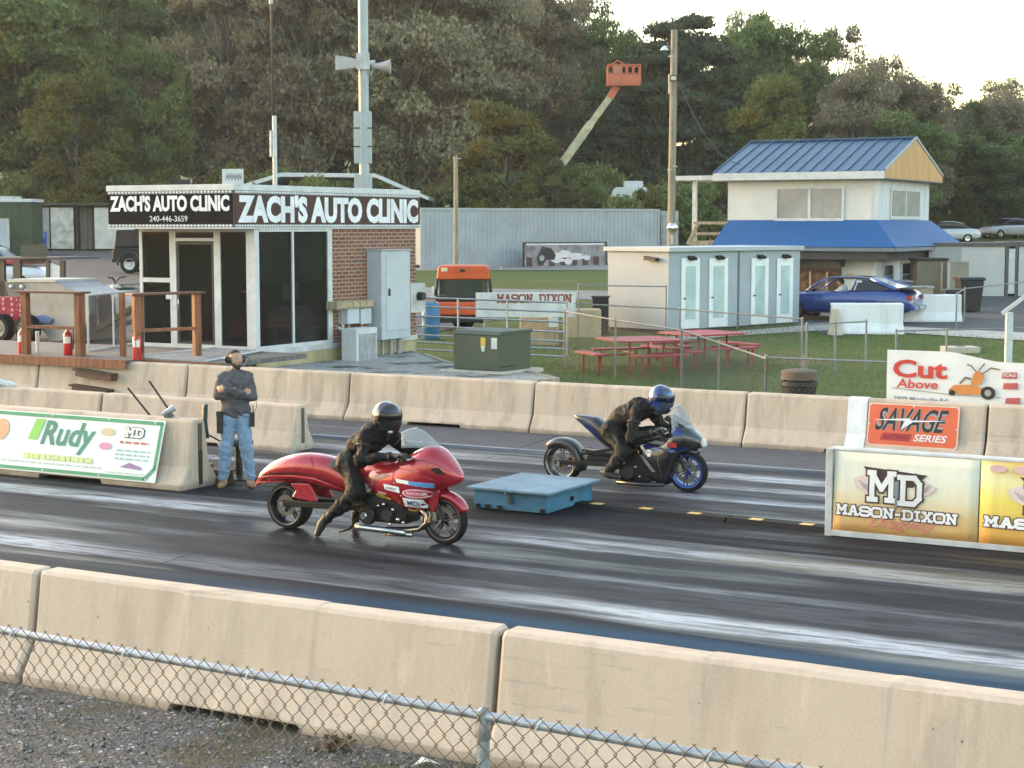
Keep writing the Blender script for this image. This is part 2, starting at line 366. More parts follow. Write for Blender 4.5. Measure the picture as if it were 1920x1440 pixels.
def track_material():
    m, N, L, p = _nodes('drag_strip_asphalt'); geo = N.new('ShaderNodeNewGeometry'); P = geo.outputs['Position']
    n = nt_dot(N, L, P, (NX, NY, 0)); t = nt_dot(N, L, P, (TX, TY, 0))
    cb = N.new('ShaderNodeCombineXYZ'); L.new(mathn(N, L, 'MULTIPLY', t, .22), cb.inputs[0]); L.new(mathn(N, L, 'MULTIPLY', n, 2.2), cb.inputs[1]); st = cb.outputs[0]
    cb2 = N.new('ShaderNodeCombineXYZ'); L.new(mathn(N, L, 'MULTIPLY', t, 1.1), cb2.inputs[0]); L.new(mathn(N, L, 'MULTIPLY', n, 9.0), cb2.inputs[1])
    big = noise(N, L, st, 1.0, 5); fine = noise(N, L, cb2.outputs[0], 1.0, 4); grain = noise(N, L, P, 90, 2)
    nn = mathn(N, L, 'ADD', n, mathn(N, L, 'MULTIPLY', mathn(N, L, 'SUBTRACT', fine, .5), .10))
    f = mathn(N, L, 'DIVIDE', mathn(N, L, 'SUBTRACT', nn, 9.0), 16.0)
    q = lambda x: (x - 9.0) / 16.0
    g_ = lambda v: (v, v, v)
    # how worn to bare, polished pavement the surface is (white = bare pale streak, black = dark rubber)
    W = [(9.0, .0), (12.9, .0), (13.12, .0), (13.2, .85), (13.55, .75), (13.75, .12), (14.5, .08), (14.62, .32), (14.72, .26), (14.82, .03), (15.8, .05), (15.98, .8), (16.35, .75), (16.5, .12), (16.75, .2), (16.8, .0),
         (18.3, .0), (18.45, .10), (19.5, .08), (19.62, .68), (19.8, .6), (20.0, .12), (20.45, .1), (20.55, .6), (20.75, .5), (20.9, .12), (21.3, .12), (21.4, .75), (21.8, .68), (21.95, .1), (22.2, .05), (22.7, .05)]
    w = ramp(N, L, f, [(q(a), g_(b)) for a, b in W])
    brk = ramp(N, L, fine, [(.36, g_(.35)), (.52, g_(1.0))]); brk2 = ramp(N, L, noise(N, L, cb2.outputs[0], 3.1, 3), [(.30, g_(.25)), (.44, g_(1))])
    wear = mathn(N, L, 'MULTIPLY', mathn(N, L, 'MULTIPLY', w, mathn(N, L, 'MULTIPLY', brk, brk2)), ramp(N, L, big, [(.36, g_(.25)), (.52, g_(1.0))]))
    # burnout area: rubbered black round the launch pads
    tb = mathn(N, L, 'ADD', t, mathn(N, L, 'MULTIPLY', mathn(N, L, 'SUBTRACT', big, .5), 3.0))
    pad = ramp(N, L, mathn(N, L, 'DIVIDE', mathn(N, L, 'ADD', tb, 20.0), 20.0), [(.33, g_(1)), (.42, g_(.3)), (.52, g_(.25)), (.60, g_(1.0))])
    wear = mathn(N, L, 'MULTIPLY', wear, pad)
    trk = ramp(N, L, noise(N, L, cb2.outputs[0], 2.2, 2), [(.30, g_(.35)), (.40, g_(1))])
    dark = mixc(N, L, big, (.007, .007, .009), (.022, .022, .027))
    dark = mixc(N, L, mathn(N, L, 'MULTIPLY', ramp(N, L, fine, [(.48, g_(0)), (.72, g_(1))]), .22), dark, (.06, .06, .07))
    rub = noise(N, L, st, 2.3, 3)
    dark = mixc(N, L, mathn(N, L, 'MULTIPLY', ramp(N, L, rub, [(.62, g_(0)), (.72, g_(1))]), .5), dark, (.045, .026, .028))
    pale = mixc(N, L, fine, (.28, .30, .335), (.60, .635, .69))
    col = mixc(N, L, wear, mixc(N, L, trk, (.004, .004, .005), dark), pale)
    # painted blue edges
    bl = ramp(N, L, f, [(q(12.2), g_(1)), (q(12.75), g_(.8)), (q(12.98), g_(0)), (q(22.28), g_(0)), (q(22.36), g_(.62)), (q(22.6), g_(.55)), (q(22.66), g_(0))])
    blw = mathn(N, L, 'MULTIPLY', bl, ramp(N, L, noise(N, L, st, .8, 4), [(.3, g_(.3)), (.62, g_(1))]))
    tl = ramp(N, L, mathn(N, L, 'DIVIDE', mathn(N, L, 'ADD', t, 20.0), 20.0), [(.40, g_(.12)), (.55, g_(1))])
    blw = mathn(N, L, 'MULTIPLY', blw, mathn(N, L, 'MAXIMUM', tl, mathn(N, L, 'GREATER_THAN', n, 18)))
    col = mixc(N, L, mathn(N, L, 'MULTIPLY', blw, .8), col, (.012, .055, .115))
    # grey shoulder beyond the far lane and a thin painted line
    sh = mathn(N, L, 'GREATER_THAN', nn, 22.82)
    col = mixc(N, L, sh, col, mixc(N, L, noise(N, L, P, 3, 5), (.075, .075, .085), (.125, .125, .135)))
    wl_ = ramp(N, L, f, [(q(22.66), g_(0)), (q(22.69), g_(.6)), (q(22.76), g_(.6)), (q(22.8), g_(0))]); col = mixc(N, L, wl_, col, (.35, .38, .42))
    # a strip of yellowed pavement and dark median
    yl = mathn(N, L, 'MULTIPLY', ramp(N, L, f, [(q(15.85), g_(0)), (q(16.0), g_(.5)), (q(16.5), g_(.35)), (q(16.7), g_(0))]), ramp(N, L, mathn(N, L, 'DIVIDE', mathn(N, L, 'ADD', t, 20.0), 20.0), [(.655, g_(0)), (.69, g_(1))]))
    col = mixc(N, L, yl, col, (.16, .14, .085))
    md = mathn(N, L, 'MULTIPLY', mathn(N, L, 'GREATER_THAN', nn, 16.82), mathn(N, L, 'LESS_THAN', nn, 18.25))
    col = mixc(N, L, md, col, mixc(N, L, noise(N, L, P, 6, 5), (.012, .012, .014), (.028, .028, .032)))
    col = mixc(N, L, .5, col, mixc(N, L, grain, (0, 0, 0), (1, 1, 1)), 'OVERLAY')
    # seams across the lanes
    wob = mathn(N, L, 'ADD', mathn(N, L, 'ADD', t, mathn(N, L, 'MULTIPLY', n, .12)), mathn(N, L, 'MULTIPLY', grain, .012))
    for s0 in (-9.75, -13.6, .4):
        seam = mathn(N, L, 'LESS_THAN', mathn(N, L, 'ABSOLUTE', mathn(N, L, 'SUBTRACT', wob, s0)), .014); col = mixc(N, L, mathn(N, L, 'MULTIPLY', seam, .8), col, (.012, .012, .014))
    L.new(col, p.inputs['Base Color'])
    ro = mathn(N, L, 'ADD', mathn(N, L, 'MULTIPLY', big, .45), .36)
    ro = mixc(N, L, wear, ro, .42); ro = mixc(N, L, md, ro, .82); ro = mixc(N, L, sh, ro, .8); ro = mixc(N, L, blw, ro, .5)
    L.new(ro, p.inputs['Roughness']); wet = ramp(N, L, noise(N, L, st, .55, 4), [(.53, g_(0)), (.66, g_(1))]); wet = mathn(N, L, 'MULTIPLY', wet, mathn(N, L, 'SUBTRACT', 1.0, blw)); L.new(mixc(N, L, wet, .05, .20), p.inputs['Specular IOR Level'])
    ro = mixc(N, L, wet, ro, mathn(N, L, 'MULTIPLY', ro, .38)); L.new(ro, p.inputs['Roughness'])
    b = N.new('ShaderNodeBump'); b.inputs['Strength'].default_value = .18; b.inputs['Distance'].default_value = .004
    L.new(grain, b.inputs['Height']); L.new(b.outputs[0], p.inputs['Normal'])
    return m
def ground_material():
    m, N, L, p = _nodes('grass_ground'); geo = N.new('ShaderNodeNewGeometry'); P = geo.outputs['Position']
    a = noise(N, L, P, .35, 5); b = noise(N, L, P, 2.5, 4); c = noise(N, L, P, 30, 3)
    g1 = mixc(N, L, b, (.075, .105, .034), (.145, .165, .062))
    g1 = mixc(N, L, ramp(N, L, c, [(.35, (0, 0, 0)), (.7, (1, 1, 1))]), g1, (.055, .085, .022))
    col = mixc(N, L, ramp(N, L, a, [(.56, (0, 0, 0)), (.72, (1, 1, 1))]), g1, (.16, .125, .065))
    L.new(col, p.inputs['Base Color']); p.inputs['Roughness'].default_value = .95; p.inputs['Specular IOR Level'].default_value = .1
    bp = N.new('ShaderNodeBump'); bp.inputs['Strength'].default_value = .6; bp.inputs['Distance'].default_value = .03; L.new(c, bp.inputs['Height']); L.new(bp.outputs[0], p.inputs['Normal'])
    return m
ys = [-700, -200, -30, 0, 20, 30, 36, 42, 50, 60, 70, 80, 90, 100, 109, 118, 130, 150, 180, 220, 280, 350, 420, 620]
xs = list(range(-600, 601, 40)); gv = []; gf = []
for y in ys:
    for x in xs: gv.append((x, y, gz(y)))
for j in range(len(ys) - 1):
    for i in range(len(xs) - 1): a_ = j * len(xs) + i; gf.append((a_, a_ + 1, a_ + 1 + len(xs), a_ + len(xs)))
struct(MB().add(gv, gf).build('ground', ground_material()))
def strip(t0, t1, n0, n1): return [TN(t0, n0), TN(t1, n0), TN(t1, n1), TN(t0, n1)]
TRACK = track_material()
struct(MB().add([(*TN(t, n).xy, .006) for n in (9.35, 25.1) for t in (-60, 60)], [(0, 1, 3, 2)]).build('drag_strip', TRACK))
def gravel_material(name, dark, light, scale=38):
    m, N, L, p = _nodes(name); geo = N.new('ShaderNodeNewGeometry'); P = geo.outputs['Position']
    v = N.new('ShaderNodeTexVoronoi'); v.inputs['Scale'].default_value = scale; L.new(P, v.inputs['Vector'])
    sp = N.new('ShaderNodeSeparateColor'); L.new(v.outputs['Color'], sp.inputs[0])
    c = mixc(N, L, sp.outputs[0], dark, light)
    c = mixc(N, L, ramp(N, L, sp.outputs[1], [(.955, (0, 0, 0)), (.97, (1, 1, 1))]), c, (.40, .39, .38))
    a = noise(N, L, P, .9, 4)
    c = mixc(N, L, ramp(N, L, a, [(.50, (0, 0, 0)), (.62, (1, 1, 1))]), c, mixc(N, L, noise(N, L, P, 25, 3), (.02, .021, .012), (.085, .078, .045)))
    L.new(c, p.inputs['Base Color']); p.inputs['Roughness'].default_value = .9
    b = N.new('ShaderNodeBump'); b.inputs['Strength'].default_value = .9; b.inputs['Distance'].default_value = .015; b.invert = True
    L.new(v.outputs['Distance'], b.inputs['Height']); L.new(b.outputs[0], p.inputs['Normal']); return m
GRAV = gravel_material('grey_gravel', (.035, .035, .04), (.14, .138, .14))
struct(surf('gravel_verge', strip(-60, 60, -8, 9.4), GRAV, .004))
# loose stones lying on the verge
sb = MB()
for i in range(1500):
    t = random.uniform(-10.5, -2.0); n = 8.95 - abs(random.gauss(0, .9)); P = TN(t, n); r = random.uniform(.008, .024)
    a, b, c = (random.uniform(.6, 1.2) * r for _ in range(3)); z = .004 + c * .35; q = random.uniform(0, 6)
    vs_ = [(math.cos(q + k * math.pi / 2) * (a if k % 2 else b) + P.x, math.sin(q + k * math.pi / 2) * (a if k % 2 else b) + P.y, z + random.uniform(-.3, .3) * c) for k in range(4)]
    sb.add(vs_ + [(P.x, P.y, z + c), (P.x, P.y, z - c)], [(0, 1, 4), (1, 2, 4), (2, 3, 4), (3, 0, 4), (1, 0, 5), (2, 1, 5), (3, 2, 5), (0, 3, 5)])
o = sb.build('gravel', mat('loose_stone', (.19, .187, .183), .85, scale=40, var=.7, detail=1)); struct(o, 'stuff')
# ------------------------------------------------------------------ concrete barriers
def concrete(name, c1, c2, streak=.35):
    m, N, L, p = _nodes(name); geo = N.new('ShaderNodeNewGeometry'); P = geo.outputs['Position']
    mp = N.new('ShaderNodeMapping'); mp.inputs['Scale'].default_value = (3.2, 3.2, .35); L.new(P, mp.inputs['Vector'])
    a = noise(N, L, P, 1.3, 5, .65); b = noise(N, L, mp.outputs[0], 1.0, 5, .65); c = noise(N, L, P, 55, 4)
    col = mixc(N, L, a, c2, c1); col = mixc(N, L, mathn(N, L, 'MULTIPLY', ramp(N, L, b, [(.48, (0, 0, 0)), (.66, (1, 1, 1))]), streak), col, tuple(x * .62 for x in c2))
    col = mixc(N, L, mathn(N, L, 'MULTIPLY', ramp(N, L, noise(N, L, mp.outputs[0], 2.2, 4), [(.58, (0, 0, 0)), (.75, (1, 1, 1))]), .5), col, tuple(min(1, x * 1.22) for x in c1))
    col = mixc(N, L, .22, col, mixc(N, L, c, (.15, .15, .15), (.85, .85, .85)), 'OVERLAY')
    v = N.new('ShaderNodeTexVoronoi'); v.inputs['Scale'].default_value = 8; L.new(P, v.inputs['Vector'])
    sp = N.new('ShaderNodeSeparateColor'); L.new(v.outputs['Color'], sp.inputs[0])
    pit = mathn(N, L, 'MULTIPLY', mathn(N, L, 'LESS_THAN', v.outputs['Distance'], .07), mathn(N, L, 'GREATER_THAN', sp.outputs[0], .72))
    col = mixc(N, L, mathn(N, L, 'MULTIPLY', pit, .7), col, (.09, .075, .055))
    mp2 = N.new('ShaderNodeMapping'); mp2.inputs['Rotation'].default_value = (0, 0, A); mp2.inputs['Scale'].default_value = (.55, 2, 11); L.new(P, mp2.inputs['Vector'])
    sc_ = ramp(N, L, noise(N, L, mp2.outputs[0], 1.0, 5, .7), [(.60, (0, 0, 0)), (.68, (1, 1, 1))]); col = mixc(N, L, mathn(N, L, 'MULTIPLY', mathn(N, L, 'MULTIPLY', sc_, ramp(N, L, noise(N, L, P, .6, 3), [(.48, (0, 0, 0)), (.60, (1, 1, 1))])), .30), col, (.16, .14, .125))
    col = mixc(N, L, mathn(N, L, 'MULTIPLY', ramp(N, L, noise(N, L, mp.outputs[0], .8, 4), [(.56, (0, 0, 0)), (.72, (1, 1, 1))]), .30), col, (.46, .30, .21))
    # ground splash: a dirty foot of uneven height
    sx = N.new('ShaderNodeSeparateXYZ'); L.new(P, sx.inputs[0])
    zz = mathn(N, L, 'ADD', sx.outputs[2], mathn(N, L, 'MULTIPLY', mathn(N, L, 'SUBTRACT', noise(N, L, P, 3.5, 5), .5), .22))
    col = mixc(N, L, ramp(N, L, zz, [(.0, (.75, .75, .75)), (.10, (0, 0, 0))]), col, (.16, .135, .105))
    L.new(col, p.inputs['Base Color']); p.inputs['Roughness'].default_value = .88; p.inputs['Specular IOR Level'].default_value = .25
    bp = N.new('ShaderNodeBump'); bp.inputs['Strength'].default_value = .25; bp.inputs['Distance'].default_value = .006; L.new(c, bp.inputs['Height']); L.new(bp.outputs[0], p.inputs['Normal'])
    return m
CON = concrete('barrier_concrete', (.575, .472, .382), (.465, .375, .297))
CON2 = concrete('far_barrier_concrete', (.56, .458, .368), (.455, .365, .287), .55)
CONP = concrete('pale_concrete', (.55, .50, .42), (.42, .37, .30), .4)
WHITEC = concrete('white_painted_concrete', (.78, .79, .80), (.68, .69, .70), .3)
def barrier_mesh(L, H=.83, seed=0, notch=True, base=.31, top=.095, m=None, ext=(0, 0)):
    rnd = random.Random(seed); pr = [(-base, 0), (-base, .075), (-base * .60, .30), (-top * 1.1, H - .03), (-top * .8, H), (top * .8, H), (top * 1.1, H - .03), (base * .60, .30), (base, .075), (base, 0)]
    nw = L * .14; xs_ = [-L / 2, -L / 2 + .03, -L / 4, -nw - .03, -nw, 0, nw, nw + .03, L / 4, L / 2 - .03, L / 2]; rings = []
    for x in xs_:
        e = .82 if abs(x) > L / 2 - .01 else 1.0; lift = .06 if (notch and abs(x) <= nw + .001) else 0.0
        j = lambda s: rnd.uniform(-s, s)
        rings.append([(x + (j(.008) if e < 1 else 0), y * (e if z > .08 else .97 if e < 1 else 1) + j(.004), (max(z, lift) if z < .08 else z + j(.004) - (.012 if e < 1 and z > .5 else 0))) for y, z in pr])
    return MB().loft(rings)
def barrier(label, t, n, L, H=.83, seed=0, m=None, rot=0.0, notch=True, group='concrete barriers along the strip', name='concrete_barrier', z=0.0, **kw):
    o = thing(name, label, 'barrier', TN(t, n, z), -A + rot, group)
    mb = barrier_mesh(L, H, seed, notch, **kw)
    mb.build('wall_block', m or CON2, o, bevel=.008)
    for s in (-1, 1): MB().bx(s * L / 2 - .012, s * L / 2 + .012, -.035, .035, .12, H - .05).build('key_slot', mat('dark_joint_mortar', (.10, .085, .065), .95, bump=.4), o)  # dark mortar colour at each end of the block
    return o
# the run next to the camera: joints read at t = -13.2, -9.22, -5.25, -1.28, 2.7
NEAR = ['near concrete barrier block, mostly cut off at left edge above the chain-link fence', 'near concrete barrier block with rust-stained top, between the two near joints',
        'near concrete barrier block at lower right, behind the end of the fence rail']
for i, lb in enumerate(NEAR): barrier(lb, -11.21 + i * 3.97, 9.42, 3.93, seed=20 + i, m=CON)
FAR = ['far barrier block at left edge, under the wooden deck fascia', 'far barrier block carrying the two brown wooden steps', 'far barrier block behind the standing man in headset',
       'far barrier block behind the black helmet of the red motorcycle rider', 'far barrier block behind the tail of the blue-wheeled motorcycle', 'far barrier block with white painted band and orange series sign', 'far barrier block at right edge beyond the yellow banners']
ft = [-28.3, -24.35, -20.62, -16.98, -13.29, -9.56, -5.86, -2.1]
for i, lb in enumerate(FAR):
    t0, t1 = ft[i], ft[i + 1]; b = barrier(lb, (t0 + t1) / 2, 24.9, t1 - t0 - .035, seed=40 + i)
    if i == 5:
        L = t1 - t0; xc = -7.78 - (t0 + t1) / 2; w = .15; mb = MB()
        pr = [(-.318, .075), (-.193, .30), (-.113, .80), (-.08, .838), (.08, .838)]
        mb.add([(xc + s * w, y, z) for y, z in pr for s in (-1, 1)], [(2 * k, 2 * k + 1, 2 * k + 3, 2 * k + 2) for k in range(4)])
        mb.build('painted_band', mat('white_barrier_paint', (.72, .74, .76), .6, var=.1, scale=6), b)
# second row of barriers in the middle of the strip and the one that carries the green banner
barrier('middle concrete barrier block running behind the standing man and dark chair', -17.2, 21.0, 3.9, .70, seed=61)
barrier('middle concrete barrier block at left edge behind the green banner barrier', -21.15, 21.0, 3.9, .70, seed=62)
RB = barrier('median concrete barrier with white and green banner across its face', -16.15, 17.32, 3.85, .9, seed=63, base=.37, top=.11)
barrier('median concrete barrier block cut off at left edge left of the green banner', -20.05, 17.32, 3.85, .9, seed=64, base=.37, top=.11)
for k in (RB,):
    MB().bx(1.932, 1.945, -.03, .03, .05, .5).build('rubber_strip', mat('black_rubber', (.02, .018, .018), .6), k)
# ------------------------------------------------------------------ chain-link fencing
GALV = mat('galvanised_steel', (.36, .40, .46), .45, .55, var=.18, scale=14)
GALVD = mat('dull_galvanised_wire', (.13, .13, .13), .55, .45, var=.2, scale=20)
def chainlink(mb, L, z0, z1, W=.075, H=.09, r=.0016, x0=0.0, n=3, y=0.0, prism=True):
    nw = int(2 * L / W); nl = int(round(2 * (z1 - z0) / H))
    for i in range(nw):
        pts = [(x0 + (i + (i + j) % 2) * W / 2 + (W * .07 if (i + j) % 2 else -W * .07), y + (.5 if (i + j) % 2 else -.5) * r * 2, z0 + j * H / 2) for j in range(nl + 1)]
        vs_ = []; fs_ = []
        for j, p in enumerate(pts):
            vs_ += [(p[0] - r, p[1] - r * .6, p[2]), (p[0] + r, p[1] - r * .6, p[2]), (p[0], p[1] + r, p[2])]
            if j: b = (j - 1) * 3; fs_ += [(b, b + 1, b + 4, b + 3), (b + 1, b + 2, b + 5, b + 4), (b + 2, b, b + 3, b + 5)]
        mb.add(vs_, fs_)
pA, pB = TN(-6.86, 6.64), TN(-2.24, 6.43); fd = (pB - pA).normalized(); pA = pA - fd * 1.6; L = (pB - pA).length + 2.2
fz = thing('chain_link_fence', 'foreground galvanised chain-link fence with spiked top edge and thick rail', 'fence', pA, math.atan2(fd.y, fd.x))
MB().cyl((0, .03, 1.20), (L, .03, 1.20), .0215, n=12).build('top_rail', GALV, fz, smooth='auto')
mb = MB(); chainlink(mb, L, .04, 1.262, .093, .11, .0034); mb.build('wire_mesh', GALVD, fz, smooth=True)
xp = (TN(-3.76, 6.52) - pA).length
for k, xx in enumerate((xp, xp + 3.35)):
    ps = MB().cyl((xx, .03, 0), (xx, .03, 1.14), .030, n=14).build('post', GALV, fz, smooth='auto')
    MB().lathe([(.033, 1.09), (.036, 1.10), (.036, 1.15), (.030, 1.175), (.026, 1.225), (.0, 1.245)], (xx, .03, 0)).build('post_cap', mat('cast_aluminium_cap', (.27, .28, .29), .5, .6, scale=30), ps, smooth='auto')
wt = mat('white_plastic_tie', (.75, .76, .76), .5)
for k in range(9):
    xx = 1.68 + k * .83; mb = MB()
    mb.tube([(xx + .035 * math.sin(a) * .3, .03 + .027 * math.cos(a), 1.20 + .027 * math.sin(a)) for a in np.linspace(-.6, 5.4, 12)], .0028, 6)
    mb.tube([(xx - .006, .003, 1.198), (xx - .012, -.002, 1.165), (xx - .022, .0, 1.145)], .0022, 5)
    mb.build('wire_tie', wt, fz)
# ------------------------------------------------------------------ motorcycles
RED = mat('candy_red_paint', (.36, .010, .024), .28, .35, var=.12, scale=3, coat=1.0)
REDD = mat('deep_red_groove', (.045, .004, .006), .45)
BLK = mat('black_satin_metal', (.008, .008, .009), .42, .0, spec=.35, var=.2, scale=12)
TYRE = mat('tyre_rubber', (.010, .0098, .010), .8, spec=.25, var=.25, scale=14, bump=.15)
CHROME = mat('polished_alloy', (.55, .55, .55), .22, .95, var=.15, scale=10)
BRONZE = mat('heat_tinted_steel', (.42, .33, .24), .25, .95, var=.3, scale=8)
DISCM = mat('brake_disc_steel', (.20, .19, .185), .4, .9, var=.15, scale=30)
GUNM = mat('gunmetal_grey', (.040, .041, .047), .35, .5, var=.15, scale=8, coat=.5)
LEATH = mat('black_leather', (.007, .007, .008), .68, spec=.22, var=.3, scale=9, bump=.35, bscale=45)
LEATH2 = mat('black_leather_trousers', (.008, .0082, .009), .64, spec=.24, var=.3, scale=9, bump=.35, bscale=45)
BOOTM = mat('black_boot_leather', (.022, .022, .023), .5, var=.2, scale=12)
SCREEN = glass_mat('clear_screen', (.42, .45, .47), .08, .72)
VISOR = glass_mat('smoked_visor', (.004, .004, .005), .06)
def smooth_st(st, m=34):
    a = np.array(st, float); d = np.r_[0, np.cumsum(np.maximum(np.abs(np.diff(a[:, 0])), .004) + .25 * np.abs(np.diff(a[:, 2])))]; s = np.linspace(0, d[-1], m)
    q = np.stack([np.interp(s, d, a[:, i]) for i in range(a.shape[1])], 1)
    for _ in range(2): q[1:-1] = .25 * q[:-2] + .5 * q[1:-1] + .25 * q[2:]
    return q
def body_loft(mb, st, e=2.5, n=22, m=34):
    q = smooth_st(st, m); rings = []
    for x, zb, zt, w in q:
        c, h = (zb + zt) / 2, (zt - zb) / 2; r = []
        for k in range(n):
            t = 2 * math.pi * k / n; ct, s_ = math.cos(t), math.sin(t)
            r.append((x, w * math.copysign(abs(ct) ** (2 / e), ct), c + h * math.copysign(abs(s_) ** (2 / e), s_)))
        rings.append(r)
    mb.loft(rings); return q
def surf_y(q, x, z, e=2.5):
    zb, zt, w = (float(np.interp(x, q[:, 0], q[:, i])) for i in (1, 2, 3))
    v = min(.98, abs((z - (zb + zt) / 2) / max(1e-3, (zt - zb) / 2))); return -w * (1 - v ** e) ** (1 / e)
def decal(mb, pts, q, off=.005, e=2.5, seg=3):
    P = [Vector(p) for p in pts]; R_ = []
    for i in range(len(P)):
        a, b = P[i], P[(i + 1) % len(P)]; R_ += [a + (b - a) * j / seg for j in range(seg)]
    c = sum(P, Vector((0, 0))) / len(P); rings = [[c + (r - c) * s for r in R_] for s in (1, .5)]
    vs_ = [(p.x, surf_y(q, p.x, p.y, e) - off, p.y) for ring in rings for p in ring] + [(c.x, surf_y(q, c.x, c.y, e) - off, c.y)]; n = len(R_)
    mb.add(vs_, [(i, (i + 1) % n, n + (i + 1) % n, n + i) for i in range(n)] + [(n + i, n + (i + 1) % n, 2 * n) for i in range(n)])
def decal_text(mb, s, x0, x1, z0, z1, q, off=.008, bold=.01, slope=0.0, shear=0.0, e=2.5):
    v, f = text_geo(s, bold, shear); lo, hi = v.min(0), v.max(0); g = (v - lo) / (hi - lo)
    X = x0 + g[:, 0] * (x1 - x0); Z = z0 + g[:, 1] * (z1 - z0) + slope * (X - x0)
    mb.add([(X[i], surf_y(q, X[i], Z[i], e) - off, Z[i]) for i in range(len(X))], f)
def wheel(par, x, r, w, rim_m, lip_m, spokes, disc_y=None, disc_r=.13):
    o = MB().lathe([(r - .062, -w * .42), (r - .045, -w * .5), (r - .02, -w * .48), (r - .006, -w * .3), (r, 0), (r - .006, w * .3), (r - .02, w * .48), (r - .045, w * .5), (r - .062, w * .42)], (x, 0, r), 'y', 40, True).build('wheel', TYRE, par, smooth='auto')
    ri = r - .058; mb = MB()
    mb.lathe([(ri + .006, -w * .46), (ri + .004, -w * .36), (ri - .022, -w * .28), (ri - .022, w * .28), (ri + .004, w * .36), (ri + .006, w * .46), (ri - .008, w * .42), (ri - .030, w * .26), (ri - .030, -w * .26), (ri - .008, -w * .42)], (x, 0, r), 'y', 40, True)
    mb.lathe([(.0, -.05), (.034, -.05), (.038, -.035), (.038, .035), (.034, .05), (0, .05)], (x, 0, r), 'y', 20)
    for k in range(spokes):
        a = 2 * math.pi * k / spokes + .35; d = Vector((math.cos(a), 0, math.sin(a))); c = Vector((x, 0, r)); t = Vector((-d.z, 0, d.x))
        for s in (-1, 1): mb.beam(c + d * .03 + t * s * .008 + Vector((0, -.01, 0)), c + d * (ri - .02) + t * s * .024 + Vector((0, -.012, 0)), .016, .022, up=(0, 1, 0))
    mb.build('rim', rim_m, o, smooth='auto')
    MB().lathe([(ri + .008, -w * .465), (ri + .012, -w * .478), (ri + .002, -w * .488), (ri - .004, -w * .45)], (x, 0, r), 'y', 40, True).build('rim_lip', lip_m, o, smooth=True)
    if disc_y is not None:
        mb = MB()
        for k in range(30):
            a0, a1 = 2 * math.pi * k / 30, 2 * math.pi * (k + .82) / 30; rr = disc_r
            q = lambda R_, a: (x + R_ * math.cos(a), R_ * math.sin(a) + r)
            mb.prism([q(rr - .05, a0), q(rr, a0), q(rr, (a0 + a1) / 2), q(rr, a1), q(rr - .05, a1)], disc_y - .002, disc_y + .002)
        for k in range(6): a = math.pi * k / 3; mb.beam((x + .03 * math.cos(a), disc_y, r + .03 * math.sin(a)), (x + (rr - .03) * math.cos(a + .25), disc_y, r + (rr - .03) * math.sin(a + .25)), .010, .014, up=(0, 1, 0))
        mb.build('brake_disc', DISCM, o)
    return o
def arc_fender(mb, cx, cz, r, a0, a1, w, tip=.3, n=22, drop=.05):
    rings = []
    for i in range(n):
        q = i / (n - 1); a = math.radians(a0 + (a1 - a0) * q); k = 1 - tip * (abs(2 * q - 1) ** 4); ww = w * k
        prof = [(-ww, r - drop), (-ww * 1.03, r - .01), (-ww * .8, r + .016), (-ww * .35, r + .026), (0, r + .028), (ww * .35, r + .026), (ww * .8, r + .016), (ww * 1.03, r - .01), (ww, r - drop)]
        rings.append([(cx + R_ * math.cos(a), y, cz + R_ * math.sin(a)) for y, R_ in prof])
    mb.loft(rings, closed=False)
def fork(par, x, r, top, y=.085, m=None, rad=.024):
    for s in (-1, 1):
        o = MB().cyl((x, s * y, r), (x + (top[0] - x) * .42, s * y, r + (top[1] - r) * .42), rad, rad, 12).build('fork_leg', m or BLK, par, smooth='auto')
        MB().cyl((x + (top[0] - x) * .40, s * y, r + (top[1] - r) * .40), (top[0], s * y, top[1]), rad * .75, None, 12).build('fork_tube', CHROME, o, smooth='auto')
    mb = MB(); mb.bx(x - .115, x - .06, -.082, -.05, r - .01, r + .085); mb.build('brake_caliper', mat('caliper_alloy', (.45, .42, .36), .35, .7), par, bevel=.01)
    MB().cyl((x, -.115, r), (x, .115, r), .014, None, 12).build('axle', CHROME, par, smooth='auto')
def screen(par, base, top, wb, wt, drop_b, drop_t, m):
    mb = MB(); N_ = 11; rings = []
    for i in range(9):
        v = i / 8; r = []
        for k in range(N_):
            u = -1 + 2 * k / (N_ - 1); b = Vector((base[0] - drop_b * u * u, wb * u, base[1] - .015 * u * u)); t = Vector((top[0] - drop_t * u * u, wt * u, top[1] - .05 * abs(u) ** 3))
            p = b + (t - b) * v; p.z += .035 * math.sin(v * math.pi); r.append(tuple(p))
        rings.append(r)
    mb.loft(rings, cap=False, closed=False); o = mb.build('windscreen', m, par, smooth=True, solid=.003)
    MB().tube(rings[-1], .007, 6).build('screen_edge', mat('clear_edge_trim', (.62, .66, .68), .3, coat=.5), o, smooth=True)
    return rings
